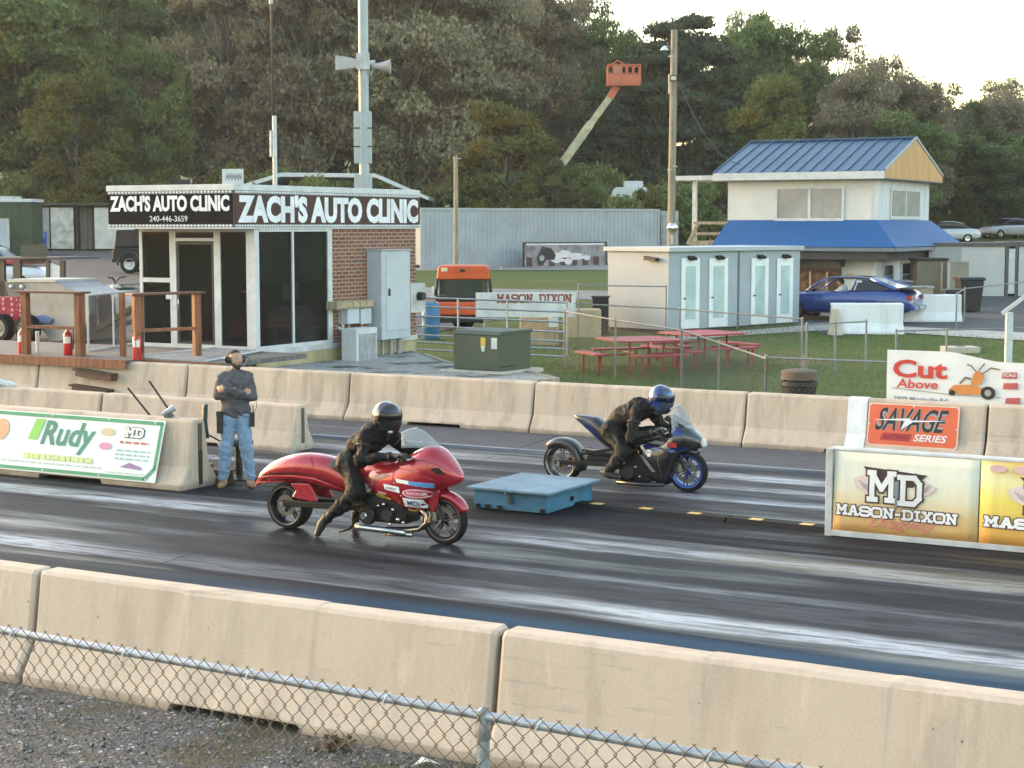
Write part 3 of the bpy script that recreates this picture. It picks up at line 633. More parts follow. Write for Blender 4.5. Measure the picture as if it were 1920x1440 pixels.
def rider(label, loc, rotz, J, hel, suitm, trm, group=None, wr=.015):
    o = thing('person', label, 'person', loc, rotz, group); V_ = lambda k: tuple(J[k])
    def lerp(a, b, t): return tuple(J[a][i] + (J[b][i] - J[a][i]) * t for i in range(3))
    core = [cap_(V_('pel'), V_('wst'), .10), cap_(V_('wst'), V_('chs'), .10), cap_(V_('chs'), V_('nek'), .085, .05), cap_(V_('nek'), V_('hed'), .05, .085)]
    for s in 'RL':
        core += [cap_(V_('sh' + s), V_('el' + s), .042, .036), cap_(V_('el' + s), V_('wr' + s), .036, .026), cap_(V_('wr' + s), V_('hn' + s), .026, .028), cap_(V_('chs'), V_('sh' + s), .07, .045),
                 cap_(V_('hp' + s), V_('kn' + s), .07, .05), cap_(V_('kn' + s), V_('an' + s), .048, .034), cap_(V_('an' + s), V_('to' + s), .034, .03)]
    body_part('body', core, mat('skin', (.42, .24, .17), .6, var=.15, scale=20), o, .016, .014)
    jk = [cap_(V_('pel'), V_('wst'), .142, .145), cap_(V_('wst'), V_('chs'), .145, .15), cap_(V_('chs'), V_('nek'), .135, .08)]
    for s in 'RL':
        jk += [cap_(V_('chs'), V_('sh' + s), .12, .078), cap_(V_('sh' + s), V_('el' + s), .082, .070), cap_(V_('el' + s), V_('wr' + s), .068, .046), cap_(V_('wst'), lerp('wst', 'sh' + s, .55), .12, .11)]
    j = body_part('leather_jacket', jk, suitm, o, .011, .017, wr, 34)
    lg = [cap_(V_('hpR'), V_('hpL'), .14)]
    for s in 'RL': lg += [cap_(V_('pel'), V_('hp' + s), .12, .11), cap_(V_('hp' + s), V_('kn' + s), .122, .092), cap_(V_('kn' + s), lerp('kn' + s, 'an' + s, .45), .088, .080), cap_(lerp('kn' + s, 'an' + s, .45), V_('an' + s), .080, .058)]
    body_part('leather_trousers', lg, trm, o, .011, .018, wr * .8, 34)
    for s in 'RL':
        a, t = Vector(J['an' + s]), Vector(J['to' + s]); d = (t - a).normalized(); kn = Vector(J['kn' + s]); up = (kn - a).normalized(); heel = a - d * .055 + (-up) * .02
        body_part('boot', [cap_(a + up * .16, a, .056, .05), cap_(heel, a + d * .06 - up * .02, .036, .045), cap_(a + d * .05 - up * .02, t, .044, .036)], BOOTM, o, .009, .012)
        G = Vector(J['gp' + s]); w = Vector(J['wr' + s]); sy = -1 if s == 'R' else 1; B = (G - w).normalized()
        pr = [cap_(w, w + (G - w) * .55 + Vector((0, 0, .012)), .040, .034)]
        for y in (-.026, -.009, .009, .026): pr.append(cap_(w + (G - w) * .5 + Vector((0, y * .7, .012)), G + Vector((-.028, y, .034)), .017, .0145))
        for i, y in enumerate((-.036, -.012, .012, .036)):
            k = (.0, .004, .002, -.006)[i] * 1; r = .0125
            pts = [G + Vector((-.028, y, .034)), G + Vector((.022 + k, y, .036)), G + Vector((.038 + k, y, -.004)), G + Vector((.014, y, -.034))]
            pr += [cap_(pts[q], pts[q + 1], r, r * .92) for q in range(3)]
        th = [w + (G - w) * .35 + Vector((0, -sy * .03, .0)), G + Vector((-.03, -sy * .056, -.005)), G + Vector((.012, -sy * .05, -.03))]
        pr += [cap_(th[0], th[1], .017, .014), cap_(th[1], th[2], .014, .011)]
        body_part('glove', pr, mat('black_glove_leather', (.013, .013, .014), .5), o, .0055, .004)
    for s in 'RL':                                    # stitched bands round sleeves, cuffs and knees
        for (a, b, t, r) in (('sh', 'el', .42, .0835), ('el', 'wr', .93, .053), ('kn', 'an', .16, .089)):
            A_, B_ = Vector(J[a + s]), Vector(J[b + s]); d = (B_ - A_).normalized(); c = A_ + (B_ - A_) * t; x = d.orthogonal().normalized(); y = d.cross(x)
            MB().tube([tuple(c + (x * math.cos(q) + y * math.sin(q)) * r) for q in np.linspace(0, 2 * math.pi, 17)[:-1]], .0075, 6, closed=True).build('stitched_band', mat('grey_leather_seam', (.035, .035, .037), .5), j, smooth=True)
    A_, B_ = Vector(J['nek']), Vector(J['chs']); mb = MB(); mb.lathe([(.085, -.02), (.092, .0), (.088, .035), (.078, .04), (.075, -.01)], tuple(A_ + Vector((.01, 0, .02))), 'z', 20, True); mb.build('collar', suitm, j, smooth=True)
    # helmet
    H = D.objects.new('helmet_root', None); hc = Vector(J['hed']); yaw, pit, sc = hel['yaw'], hel['pit'], hel['scale']
    M_ = Matrix.Translation(hc) @ Matrix.Rotation(yaw, 4, 'Z') @ Matrix.Rotation(pit, 4, 'Y') @ Matrix.Scale(sc, 4)
    D.objects.remove(H)
    pr = [cap_((-.022, 0, .012), (.02, 0, .012), .128, .126), cap_((.0, 0, -.04), (.06, 0, -.055), .112, .085), cap_((.055, -.035, -.095), (.055, .035, -.095), .066, .066), cap_((-.03, 0, -.07), (-.02, 0, -.1), .105, .095)]
    V2, F2 = sdf_mesh(pr, .009, .02)
    me = D.meshes.new('helmet'); me.from_pydata([tuple(M_ @ Vector(v)) for v in V2.tolist()], [], F2.tolist()); me.materials.append(hel['shell']); me.shade_smooth()
    h = D.objects.new('helmet', me); COL.objects.link(h); h.parent = o
    def patch(name, az, el0, el1, rx, mm, cz=.012, nx=22, nz=9, zoff=0):
        mb = MB(M_); vs_ = []; fs_ = []
        for i in range(nz):
            e = math.radians(el0 + (el1 - el0) * i / (nz - 1))
            for k in range(nx):
                a = math.radians(-az + 2 * az * k / (nx - 1)); d = Vector((math.cos(e) * math.cos(a), math.cos(e) * math.sin(a), math.sin(e)))
                vs_.append((d.x * .151 * rx + .0, d.y * .133 * rx, d.z * .134 * rx + cz))
        for i in range(nz - 1):
            for k in range(nx - 1): fs_.append((i * nx + k, i * nx + k + 1, (i + 1) * nx + k + 1, (i + 1) * nx + k))
        mb.add(vs_, fs_); return mb.build(name, mm, h, smooth=True)
    patch('visor', 78, -34, 27, 1.035, hel['visor'])
    if hel.get('chin'):
        mb = MB(M_); mb.ell((.118, -.045, -.118), (.03, .028, .018), 12, 8); mb.build('chin_vent', hel['chin'], h, smooth=True)
    MB(M_).cyl((.0, -.137, -.005), (.0, -.128, -.005), .022, .024, 14).build('visor_pivot', BLK, h)
    return o
# ---- red motorcycle
R0 = thing('motorcycle', 'red stretched drag motorcycle with sponsor stickers on its fairing', 'motorcycle', TN(-11.33, 15.47), -A)
wheel(R0, -.09, .268, .20, BLK, DISCM, 5, -.075, .12)
wheel(R0, 1.955, .268, .115, BLK, DISCM, 5, -.062, .15)
tq = [(-.57, .43, .46, .02), (-.5, .46, .56, .08), (-.4, .50, .675, .135), (-.26, .54, .77, .165), (-.07, .555, .845, .185), (.17, .55, .885, .19), (.35, .53, .88, .175), (.5, .51, .86, .16), (.62, .48, .82, .15), (.75, .46, .74, .14), (.86, .47, .68, .11)]
mb = MB(); q_tail = body_loft(mb, tq, 2.6); tail = mb.build('tail_cowl', RED, R0, smooth=True)
mb = MB()
for off, z0 in ((.002, 0),):
    top = [(-.45, .575), (-.3, .625), (-.1, .655), (.15, .675), (.4, .665), (.6, .60), (.8, .52)]; bot = [(x, z - .02 - .012 * math.sin(i)) for i, (x, z) in enumerate(top)]
    for i in range(len(top) - 1):
        for k in range(4):
            a, b = k / 4, (k + 1) / 4; L_ = lambda P, t: (P[i][0] + (P[i + 1][0] - P[i][0]) * t, P[i][1] + (P[i + 1][1] - P[i][1]) * t)
            p = [L_(top, a), L_(top, b), L_(bot, b), L_(bot, a)]; mb.add([(x, surf_y(q_tail, x, z, 2.6) - off, z) for x, z in p], [(0, 1, 2, 3)])
mb.build('tail_groove', REDD, tail)
mb = MB(); decal(mb, [(-.50, .495), (-.43, .575), (-.22, .615), (.1, .64), (.38, .63), (.60, .565), (.84, .49), (.62, .478), (.34, .545), (-.2, .548)], q_tail, .020, 2.6, 5); mb.build('tail_side_panel', RED, tail, smooth=True, solid=.004)
for s in (-1, 1):
    MB().prism([(.03, .545), (.29, .555), (.36, .47), (.41, .365), (.30, .355), (.05, .385), (.10, .46)], s * .135, s * .162).build('wheel_spat', RED, R0, bevel=.012)
    mb = MB(); mb.beam((-.16, s * .125, .30), (.95, s * .125, .335), .035, .07); mb.build('swingarm_beam', BLK, R0, bevel=.01)
    MB().lathe([(.0, -.012), (.03, -.012), (.034, .0), (.03, .012), (0, .012)], (-.10, s * .15, .30), 'y', 16).build('axle_adjuster', CHROME, R0, smooth='auto')
tk = [(.80, .58, .70, .08), (.9, .58, .82, .14), (1.05, .6, .885, .17), (1.2, .6, .91, .18), (1.35, .6, .90, .17), (1.5, .62, .88, .14), (1.6, .65, .86, .10)]
mb = MB(); body_loft(mb, tk, 2.4); mb.build('fuel_tank', RED, R0, smooth=True)
mb = MB(); body_loft(mb, [(.42, .72, .80, .09), (.55, .68, .84, .14), (.7, .66, .82, .15), (.85, .64, .80, .13), (.95, .64, .76, .09)], 2.4); mb.build('seat', mat('seat_vinyl', (.015, .015, .016), .55), R0, smooth=True)
fs = [(1.0, .62, .74, .14), (1.08, .53, .80, .19), (1.16, .46, .82, .215), (1.28, .435, .84, .235), (1.4, .405, .88, .25), (1.55, .345, .955, .262), (1.66, .315, 1.02, .262), (1.76, .37, 1.06, .255), (1.86, .52, 1.065, .235), (1.95, .60, 1.01, .20), (2.04, .63, .925, .155), (2.11, .655, .85, .105), (2.16, .69, .785, .06), (2.185, .72, .75, .02)]
mb = MB(); qf = body_loft(mb, fs, 2.7, 26, 44); fair = mb.build('fairing', RED, R0, smooth=True)
mb = MB(); decal(mb, [(1.90, .845), (1.99, .855), (2.06, .775), (1.965, .785)], qf, .006, 2.7); mb.build('air_intake', mat('dark_duct', (.006, .003, .003), .7), fair)
mb = MB()
decal(mb, [(1.50, .84), (1.62, .865), (1.86, .825), (1.98, .72), (1.93, .715), (1.80, .79), (1.64, .82)], qf, .012, 2.7, 5); mb.build('upper_ridge', RED, fair, smooth=True)
mb = MB(); decal(mb, [(1.02, .665), (1.10, .70), (1.34, .755), (1.42, .735), (1.22, .665), (1.16, .58), (1.10, .60)], qf, .006, 2.7, 5); mb.build('knee_cutout', mat('dark_red_recess', (.13, .006, .01), .4, coat=.6), fair, smooth=True)
def sticker(name, parent, q, polys, texts, e=2.7):
    mb = MB(); ms = []
    for i, (pts, m) in enumerate(polys): mb.cur = len(ms); ms.append(m); decal(mb, pts, q, .007 + .0015 * i, e)
    for (s, x0, x1, z0, z1, m, sl_) in texts: mb.cur = len(ms); ms.append(m); decal_text(mb, s, x0, x1, z0, z1, q, .0125, .012, sl_, 0, e)
    return mb.build(name, ms, parent)
WST = mat('white_sticker', (.78, .78, .80), .4); BLS = mat('blue_sticker', (.10, .26, .55), .4); PKS = mat('pink_sticker', (.62, .10, .16), .4); YLS = mat('yellow_sticker', (.72, .48, .05), .4); BKS = mat('black_print', (.012, .012, .014), .5); NVS = mat('navy_print', (.02, .04, .16), .5); RDS = mat('red_print', (.5, .02, .03), .45)
sl = -.11
sticker('sponsor_sticker', fair, qf, [([(1.50, .715), (1.66, .70), (1.665, .66), (1.505, .675)], WST), ([(1.66, .70), (1.94, .685), (1.93, .63), (1.665, .655)], BLS)], [])
sticker('sponsor_sticker', fair, qf, [([(1.33, .645), (1.54, .625), (1.55, .56), (1.35, .585)], WST)], [('DISC', 1.375, 1.51, .593, .620, NVS, -.09)])
sticker('sponsor_sticker', fair, qf, [(oval(1.745, .565, .165, .048), WST), (oval(1.745, .565, .152, .040), PKS)], [('RACING', 1.64, 1.85, .555, .58, WST, -.02)])
sticker('sponsor_sticker', fair, qf, [([(1.58, .515), (1.80, .495), (1.80, .395), (1.585, .415)], WST)], [('MD', 1.63, 1.755, .435, .487, NVS, -.06), ('DRAGWAY', 1.63, 1.76, .412, .425, NVS, -.06)])
sticker('sponsor_sticker', fair, qf, [(oval(1.255, .50, .075, .028), YLS), ([(1.34, .50), (1.42, .488), (1.40, .468), (1.33, .482)], YLS)], [('speed', 1.20, 1.31, .49, .512, BKS, 0)])
sticker('sponsor_sticker', fair, qf, [([(1.25, .56), (1.37, .545), (1.35, .52), (1.24, .535)], mat('pale_pink_print', (.55, .30, .28), .5)), ([(1.60, .385), (1.74, .375), (1.72, .355), (1.60, .362)], YLS)], [])
scr = screen(R0, (1.88, 1.055), (1.585, 1.235), .21, .13, .34, .10, SCREEN)
mb = MB(); mb.add([(1.90, -.02, 1.045), (1.86, -.10, 1.05), (1.985, -.10, .97), (2.02, -.02, .955)], [(0, 1, 2, 3)])
mb = MB(); arc_fender(mb, 1.955, .268, .285, 22, 158, .075); fd_ = mb.build('front_fender', RED, R0, smooth=True, solid=.006)
for s in (-1, 1): MB().prism([(1.79, .52), (1.84, .60), (1.95, .60), (1.93, .45), (1.89, .355), (1.84, .36)], s * .085, s * .115).build('fork_guard', RED, R0, bevel=.015)
fork(R0, 1.955, .268, (1.70, .92))
mb = MB(); mb.bx(.98, 1.55, -.17, .17, .20, .50); mb.bx(1.1, 1.72, -.15, .15, .30, .62); mb.build('engine_block', BLK, R0, bevel=.03, seg=3)
mb = MB(); mb.lathe([(0, -.235), (.085, -.235), (.10, -.22), (.105, -.17)], (1.09, 0, .275), 'y', 24); mb.build('clutch_cover', BLK, R0, smooth='auto')
MB().lathe([(0, -.245), (.036, -.245), (.044, -.236), (.044, -.23)], (1.06, 0, .27), 'y', 20).build('clutch_cap', CHROME, R0, smooth='auto')
mb = MB(); mb.lathe([(0, -.215), (.06, -.215), (.07, -.2), (.07, -.17)], (1.34, 0, .30), 'y', 20); mb.build('stator_cover', GUNM, R0, smooth='auto')
for i, (x, z, r) in enumerate([(1.23, .39, .018), (1.3, .41, .022), (1.42, .36, .02), (1.48, .26, .024), (1.55, .23, .018), (1.38, .20, .02)]):
    MB().ell((x, -.195, z), (r, r, r), 10, 8).build('engine_fitting', CHROME, R0, smooth=True)
for i in range(4):
    y = -.13 + .085 * i; mb = MB(); mb.tube([(1.70, y, .40), (1.79, y, .33), (1.80, y, .24), (1.72, y - .02, .165), (1.5, y * .6 - .07, .13), (1.25, y * .3 - .12, .12)], .024, 10); mb.build('exhaust_header', BRONZE, R0, smooth=True)
mb = MB(); mb.tube([(1.56, -.19, .118), (1.28, -.19, .128), (1.02, -.20, .135), (.94, -.20, .15)], .034, 12); mb.build('exhaust_pipe', CHROME, R0, smooth=True)
mb = MB(); mb.tube([(1.62, -.13, .095), (1.3, -.15, .085)], .026, 10); mb.build('exhaust_pipe', CHROME, R0, smooth=True)
mb = MB(); mb.tube([(.92, -.12, .22), (.84, -.18, .10), (.72, -.2, .06)], .014, 8); mb.build('kickstand', BLK, R0, smooth=True)
mb = MB(); mb.tube([(.98, -.2, .3), (.98, -.3, .3)], .014, 8); mb.build('foot_peg', BLK, R0)
for s in (-1, 1):
    MB().tube([(1.66, s * .09, .94), (1.63, s * .22, .945), (1.60, s * .37, .935)], .016, 10).build('handlebar', BLK, R0, smooth=True)
    MB().tube([(1.66, s * .2, .955), (1.72, s * .26, .95), (1.70, s * .36, .935)], .006, 6).build('lever', CHROME, R0, smooth=True)
MB().lathe([(.09, -.006), (.105, -.006), (.105, .006), (.09, .006)], (-.09, .11, .268), 'y', 30, True).build('sprocket', DISCM, R0)
PLN = mat('panel_gap', (.02, .004, .005), .6); PLB = mat('black_panel_gap', (.002, .002, .002), .8)
def gap(parent, q, pts, m, w=.006, e=2.7):
    mb = MB()
    for a, b in zip(pts[:-1], pts[1:]):
        for k in range(4):
            x0, z0 = a[0] + (b[0] - a[0]) * k / 4, a[1] + (b[1] - a[1]) * k / 4; x1, z1 = a[0] + (b[0] - a[0]) * (k + 1) / 4, a[1] + (b[1] - a[1]) * (k + 1) / 4
            d = Vector((x1 - x0, z1 - z0)).normalized(); nx, nz = -d.y * w / 2, d.x * w / 2
            mb.add([(x, surf_y(q, x, z, e) - .0035, z) for x, z in ((x0 - nx, z0 - nz), (x1 - nx, z1 - nz), (x1 + nx, z1 + nz), (x0 + nx, z0 + nz))], [(0, 1, 2, 3)])
    mb.build('panel_seam', m, parent)
gap(fair, qf, [(1.13, .80), (1.25, .74), (1.45, .78), (1.62, .88), (1.80, .93), (1.98, .88), (2.10, .80)], PLN); gap(fair, qf, [(1.46, .78), (1.44, .60), (1.56, .48), (1.55, .38)], PLN); gap(fair, qf, [(1.86, .80), (1.93, .70), (1.90, .58)], PLN)
gap(tail, q_tail, [(.30, .86), (.36, .76), (.30, .68)], PLN, e=2.6)
mb = MB()
for x, z in ((1.30, .70), (1.52, .90), (1.47, .66), (1.56, .53), (1.75, .44), (1.90, .66), (1.16, .62)): mb.cur = 0; y = surf_y(qf, x, z, 2.7); mb.ell((x, y - .002, z), (.008, .005, .008), 8, 6)
mb.build('fairing_bolt', CHROME, fair, smooth=True)
for i, pts in enumerate(([(1.55, -.10, .50), (1.35, -.20, .54), (1.1, -.19, .50), (1.0, -.16, .56)], [(1.62, -.18, .92), (1.74, -.14, .72), (1.90, -.085, .42), (1.90, -.07, .33)], [(1.0, -.19, .42), (1.15, -.215, .36), (1.32, -.215, .40)])): MB().tube(pts, .010, 6).build('hose', HSM_ if False else BLK, R0, smooth=True)
HB = mat('black_gloss_helmet', (.012, .012, .014), .12, var=.1, coat=1.0)
rider('motorcycle rider in black leathers and black helmet crouched over the red motorcycle', TN(-11.33, 15.47), -A, dict(
    pel=(.80, 0, .86), wst=(.88, 0, .99), chs=(1.04, 0, 1.11), nek=(1.17, 0, 1.20), hed=(1.225, 0, 1.345),
    shR=(1.07, -.185, 1.13), elR=(1.09, -.315, .895), wrR=(1.47, -.275, .945), hnR=(1.56, -.27, .95), gpR=(1.605, -.285, .94),
    shL=(1.13, .185, 1.13), elL=(1.30, .30, .93), wrL=(1.50, .275, .95), hnL=(1.56, .27, .95), gpL=(1.605, .285, .94),
    hpR=(.80, -.11, .82), knR=(.99, -.25, .53), anR=(.60, -.30, .20), toR=(.53, -.345, .045),
    hpL=(.80, .11, .82), knL=(1.0, .25, .53), anL=(.62, .30, .20), toL=(.56, .34, .045)),
    dict(yaw=math.radians(-18), pit=math.radians(10), scale=1.14, shell=HB, visor=VISOR, chin=mat('silver_vent', (.5, .5, .5), .3, .5)), LEATH, LEATH2)
p_ = [o for o in D.objects if o.name.startswith('person')][-1]
jr = [c for c in p_.children if c.name.startswith('leather_jacket')][0]
MB().ell((1.075, -.262, 1.135), (.045, .008, .028), 14, 8).build('shoulder_patch', mat('white_patch', (.62, .60, .58), .6), jr, smooth=True)
# ---- blue and black motorcycle
tB = on_n(1054.7, 858.7, 20.1)[0] + .04
B0 = thing('motorcycle', 'black and blue stretched drag motorcycle with blue front rim', 'motorcycle', TN(tB, 20.1), -A)
BLU = mat('metallic_blue_paint', (.006, .024, .13), .25, .4, coat=1.0, var=.15); BLKG = mat('black_gloss_paint', (.010, .010, .012), .22, var=.1, coat=1.0)
BLUR = mat('blue_rim_paint', (.015, .07, .30), .3, .4, coat=.6)
wheel(B0, -.03, .27, .19, DISCM, CHROME, 5, -.07, .12); wheel(B0, 1.775, .268, .12, BLUR, BLUR, 6, -.062, .145)
mb = MB(); body_loft(mb, [(.13, .885, .915, .02), (.2, .84, .915, .07), (.32, .75, .915, .10), (.47, .64, .905, .13), (.58, .55, .84, .14), (.68, .49, .76, .135), (.78, .47, .70, .11)], 3.0); o = mb.build('tail_cowl', GUNM, B0, smooth=True); qt = smooth_st([(.13, .885, .915, .02), (.2, .84, .915, .07), (.32, .75, .915, .10), (.47, .64, .905, .13), (.58, .55, .84, .14), (.68, .49, .76, .135), (.78, .47, .70, .11)])
mb = MB(); decal(mb, [(.22, .865), (.42, .72), (.56, .60), (.60, .64), (.46, .79), (.30, .865)], qt, .006, 3.0); mb.build('blue_flash', BLU, o)
mb = MB(); arc_fender(mb, -.03, .27, .300, -18, 132, .125, .10, 30, .085); mb.build('rear_fender', GUNM, B0, smooth=True, solid=.008)
for s in (-1, 1):
    mb = MB(); mb.beam((-.10, s * .12, .275), (.95, s * .12, .30), .03, .055); mb.build('swingarm_beam', BLK, B0, bevel=.008)
    MB().beam((.30, s * .10, .46), (.85, s * .10, .42), .02, .03).build('swingarm_brace', BLK, B0, bevel=.005)
    MB().lathe([(0, -.012), (.022, -.012), (.026, 0), (.022, .012), (0, .012)], (-.03, s * .145, .275), 'y', 14).build('axle_adjuster', CHROME, B0)
MB().bx(.36, .84, -.085, .06, .30, .385).build('battery_tray', BLK, B0, bevel=.015); MB().cyl((.34, -.02, .43), (.74, -.02, .43), .045, None, 14).build('air_bottle', mat('brushed_grey_bottle', (.22, .22, .23), .4, .6), B0, smooth='auto'); MB().beam((.26, -.10, .40), (.86, -.10, .52), .022, .04).build('swingarm_brace', BLK, B0, bevel=.005)
mb = MB(); mb.tube([(.2, .075, .40), (.5, .075, .41), (.9, .075, .37)], .014, 6); mb.build('drive_chain', DISCM, B0)
MB().lathe([(.095, -.005), (.11, -.005), (.11, .005), (.095, .005)], (-.03, .10, .27), 'y', 30, True).build('sprocket', DISCM, B0)
mb = MB(); body_loft(mb, [(.80, .50, .62, .09), (.92, .5, .74, .13), (1.05, .5, .80, .16), (1.2, .52, .83, .165), (1.33, .55, .82, .15), (1.45, .6, .80, .11)], 2.4); mb.build('fuel_tank', BLKG, B0, smooth=True)
mb = MB(); body_loft(mb, [(.5, .68, .76, .08), (.62, .62, .76, .12), (.78, .58, .74, .13), (.9, .58, .7, .09)], 2.4); mb.build('seat', MATS['seat_vinyl'], B0, smooth=True)
fb = [(1.10, .46, .60, .13), (1.18, .34, .63, .18), (1.26, .22, .655, .205), (1.34, .10, .675, .215), (1.45, .065, .71, .222), (1.54, .08, .79, .23), (1.60, .20, .86, .232), (1.66, .40, .885, .228), (1.74, .50, .87, .212), (1.82, .535, .825, .18), (1.90, .56, .765, .135), (1.96, .58, .71, .08), (2.01, .60, .66, .03)]
mb = MB(); qb = body_loft(mb, fb, 2.7, 26, 44); fb_ = mb.build('fairing', BLKG, B0, smooth=True)
mb = MB(); decal(mb, [(1.20, .57), (1.42, .545), (1.62, .52), (1.80, .555), (1.86, .59), (1.70, .605), (1.58, .555), (1.40, .575), (1.24, .605)], qb, .006, 2.7, 5); mb.build('blue_stripe', BLU, fb_, smooth=True)
mb = MB(); decal(mb, [(1.60, .84), (1.68, .86), (1.80, .78), (1.74, .72), (1.64, .75)], qb, .006, 2.7, 4); mb.build('blue_panel', BLU, fb_, smooth=True)
mb = MB(); decal(mb, [(1.78, .71), (1.94, .665), (1.95, .60), (1.86, .605)], qb, .006, 2.7); mb.build('headlight', glass_mat('dark_headlight_glass', (.02, .02, .025), .05), fb_)
mb = MB(); decal(mb, [(1.20, .63), (1.36, .66), (1.54, .645), (1.50, .615), (1.34, .615)], qb, .008, 2.7); mb.build('grey_trim', mat('silver_grey_trim', (.20, .21, .22), .4, .3), fb_)
mb = MB(); decal(mb, [(1.57, .655), (1.70, .65), (1.705, .59), (1.585, .595)], qb, .009, 2.7); ob = mb.build('race_logo', RDS, fb_)
mb = MB(); decal_text(mb, 'RC', 1.59, 1.69, .602, .642, qb, .013, .02, 0, .3, 2.7); mb.build('lettering', mat('dark_red_print', (.12, .01, .015), .5), ob)
ob = sticker('skull_sticker', fb_, qb, [(oval(1.315, .505, .042, .035, 14), WST), ([(1.29, .48), (1.345, .48), (1.34, .452), (1.295, .452)], WST)], [])
mb = MB(); decal(mb, oval(1.30, .505, .011, .010, 8), qb, .011, 2.7); decal(mb, oval(1.333, .505, .011, .010, 8), qb, .011, 2.7); mb.build('skull_eye', BKS, ob)
mb = MB(); decal(mb, [(1.17, .46), (1.22, .47), (1.42, .26), (1.36, .255)], qb, .007, 2.7, 4); mb.build('grey_slash', MATS['silver_grey_trim'], fb_)
mb = MB(); mb.prism([(1.955, .64), (1.985, .715), (2.02, .69), (2.035, .61), (2.0, .585)], -.07, .02); mb.build('number_plate', mat('white_number_plate', (.60, .60, .57), .6), B0, bevel=.02, seg=3)
gap(fb_, qb, [(1.44, .71), (1.48, .60), (1.44, .42), (1.50, .20)], MATS['silver_grey_trim'], .005); gap(fb_, qb, [(1.62, .84), (1.76, .72), (1.92, .69)], PLB)
screen(B0, (1.86, .80), (1.66, 1.115), .18, .10, .24, .10, SCREEN)
MB().prism([(1.47, .935), (1.52, .985), (1.76, .86), (1.72, .80)], -.13, .13).build('dash_panel', BLK, B0, bevel=.015)
mb = MB(); arc_fender(mb, 1.775, .268, .285, 60, 150, .07); mb.build('front_fender', BLKG, B0, smooth=True, solid=.006)
fork(B0, 1.775, .268, (1.58, .80))
mb = MB(); mb.bx(.86, 1.32, -.17, .17, .10, .46); mb.build('engine_block', BLK, B0, bevel=.03, seg=3)
mb = MB(); mb.lathe([(0, -.225), (.08, -.225), (.095, -.2), (.095, -.17)], (1.02, 0, .22), 'y', 22); mb.build('clutch_cover', GUNM, B0, smooth='auto')
for (x, z, r) in [(1.12, .30, .02), (.95, .34, .018), (1.18, .18, .016), (.9, .16, .02)]: MB().ell((x, -.19, z), (r, r, r), 10, 8).build('engine_fitting', CHROME, B0, smooth=True)
mb = MB(); mb.tube([(1.5, -.14, .09), (1.25, -.17, .075), (.85, -.18, .085)], .03, 10); mb.build('exhaust_pipe', GUNM, B0, smooth=True)
mb = MB(); mb.tube([(.86, -.12, .16), (.80, -.30, .145)], .014, 8); mb.build('foot_peg', BLK, B0)
for s in (-1, 1):
    MB().tube([(1.56, s * .09, .80), (1.53, s * .2, .79), (1.50, s * .36, .775)], .016, 10).build('handlebar', BLK, B0, smooth=True)
    MB().tube([(1.56, s * .2, .80), (1.61, s * .26, .79), (1.60, s * .35, .775)], .006, 6).build('lever', CHROME, B0, smooth=True)
def blue_helmet():
    m, N, L, p = _nodes('blue_chrome_helmet'); geo = N.new('ShaderNodeTexCoord'); P = geo.outputs['Object']
    a = noise(N, L, P, 9, 3); c = mixc(N, L, ramp(N, L, a, [(.44, (0, 0, 0)), (.5, (1, 1, 1))]), (.008, .035, .22), (.085, .095, .13))
    c = mixc(N, L, ramp(N, L, noise(N, L, P, 14, 2), [(.62, (0, 0, 0)), (.66, (1, 1, 1))]), c, (.02, .25, .55))
    L.new(c, p.inputs['Base Color']); p.inputs['Metallic'].default_value = .5; p.inputs['Roughness'].default_value = .22; p.inputs['Coat Weight'].default_value = 1; return m
rider('motorcycle rider in black jacket and blue patterned helmet tucked low on the blue-wheeled motorcycle', TN(tB, 20.1), -A, dict(
    pel=(.73, 0, .77), wst=(.85, 0, .90), chs=(1.07, 0, 1.03), nek=(1.24, 0, 1.09), hed=(1.395, 0, 1.195),
    shR=(1.12, -.19, 1.02), elR=(1.12, -.33, .70), wrR=(1.40, -.28, .77), hnR=(1.47, -.28, .785), gpR=(1.515, -.285, .785),
    shL=(1.17, .19, 1.02), elL=(1.28, .31, .76), wrL=(1.42, .28, .79), hnL=(1.48, .28, .79), gpL=(1.515, .285, .785),
    hpR=(.74, -.11, .74), knR=(.99, -.26, .49), anR=(.74, -.26, .215), toR=(.90, -.275, .165),
    hpL=(.74, .11, .74), knL=(.99, .26, .49), anL=(.74, .26, .215), toL=(.90, .275, .165)),
    dict(yaw=math.radians(-16), pit=math.radians(16), scale=1.16, shell=blue_helmet(), visor=glass_mat('blue_black_visor', (.003, .006, .03), .08)), LEATH, LEATH2, None, .014)
# ------------------------------------------------------------------ the standing starter
MP = TN(-13.86, 17.62); Mn = thing('person', 'standing man in grey sweatshirt and blue jeans with headset, arms crossed', 'person', MP, 0.10)
SKIN = MATS['skin']
def HD(x, y, z, yaw=math.radians(32)):               # a point of the head, turned to his left
    return (x * math.cos(yaw) - y * math.sin(yaw), x * math.sin(yaw) + y * math.cos(yaw), 1.665 + z)
hd = [cap_(HD(0, .012, .035), HD(0, -.012, .035), .083, .083), cap_(HD(0, -.035, -.03), HD(0, -.05, -.065), .062, .045), cap_(HD(-.03, -.055, -.01), HD(.03, -.055, -.01), .04), cap_(HD(0, -.092, .012), HD(0, -.106, -.012), .011, .015), cap_(HD(-.03, -.078, .035), HD(.03, -.078, .035), .014),
      cap_(HD(-.022, -.085, -.045), HD(.022, -.085, -.045), .012), cap_(HD(-.083, .0, .0), HD(-.083, .008, .028), .012), cap_(HD(.083, .0, .0), HD(.083, .008, .028), .012)]
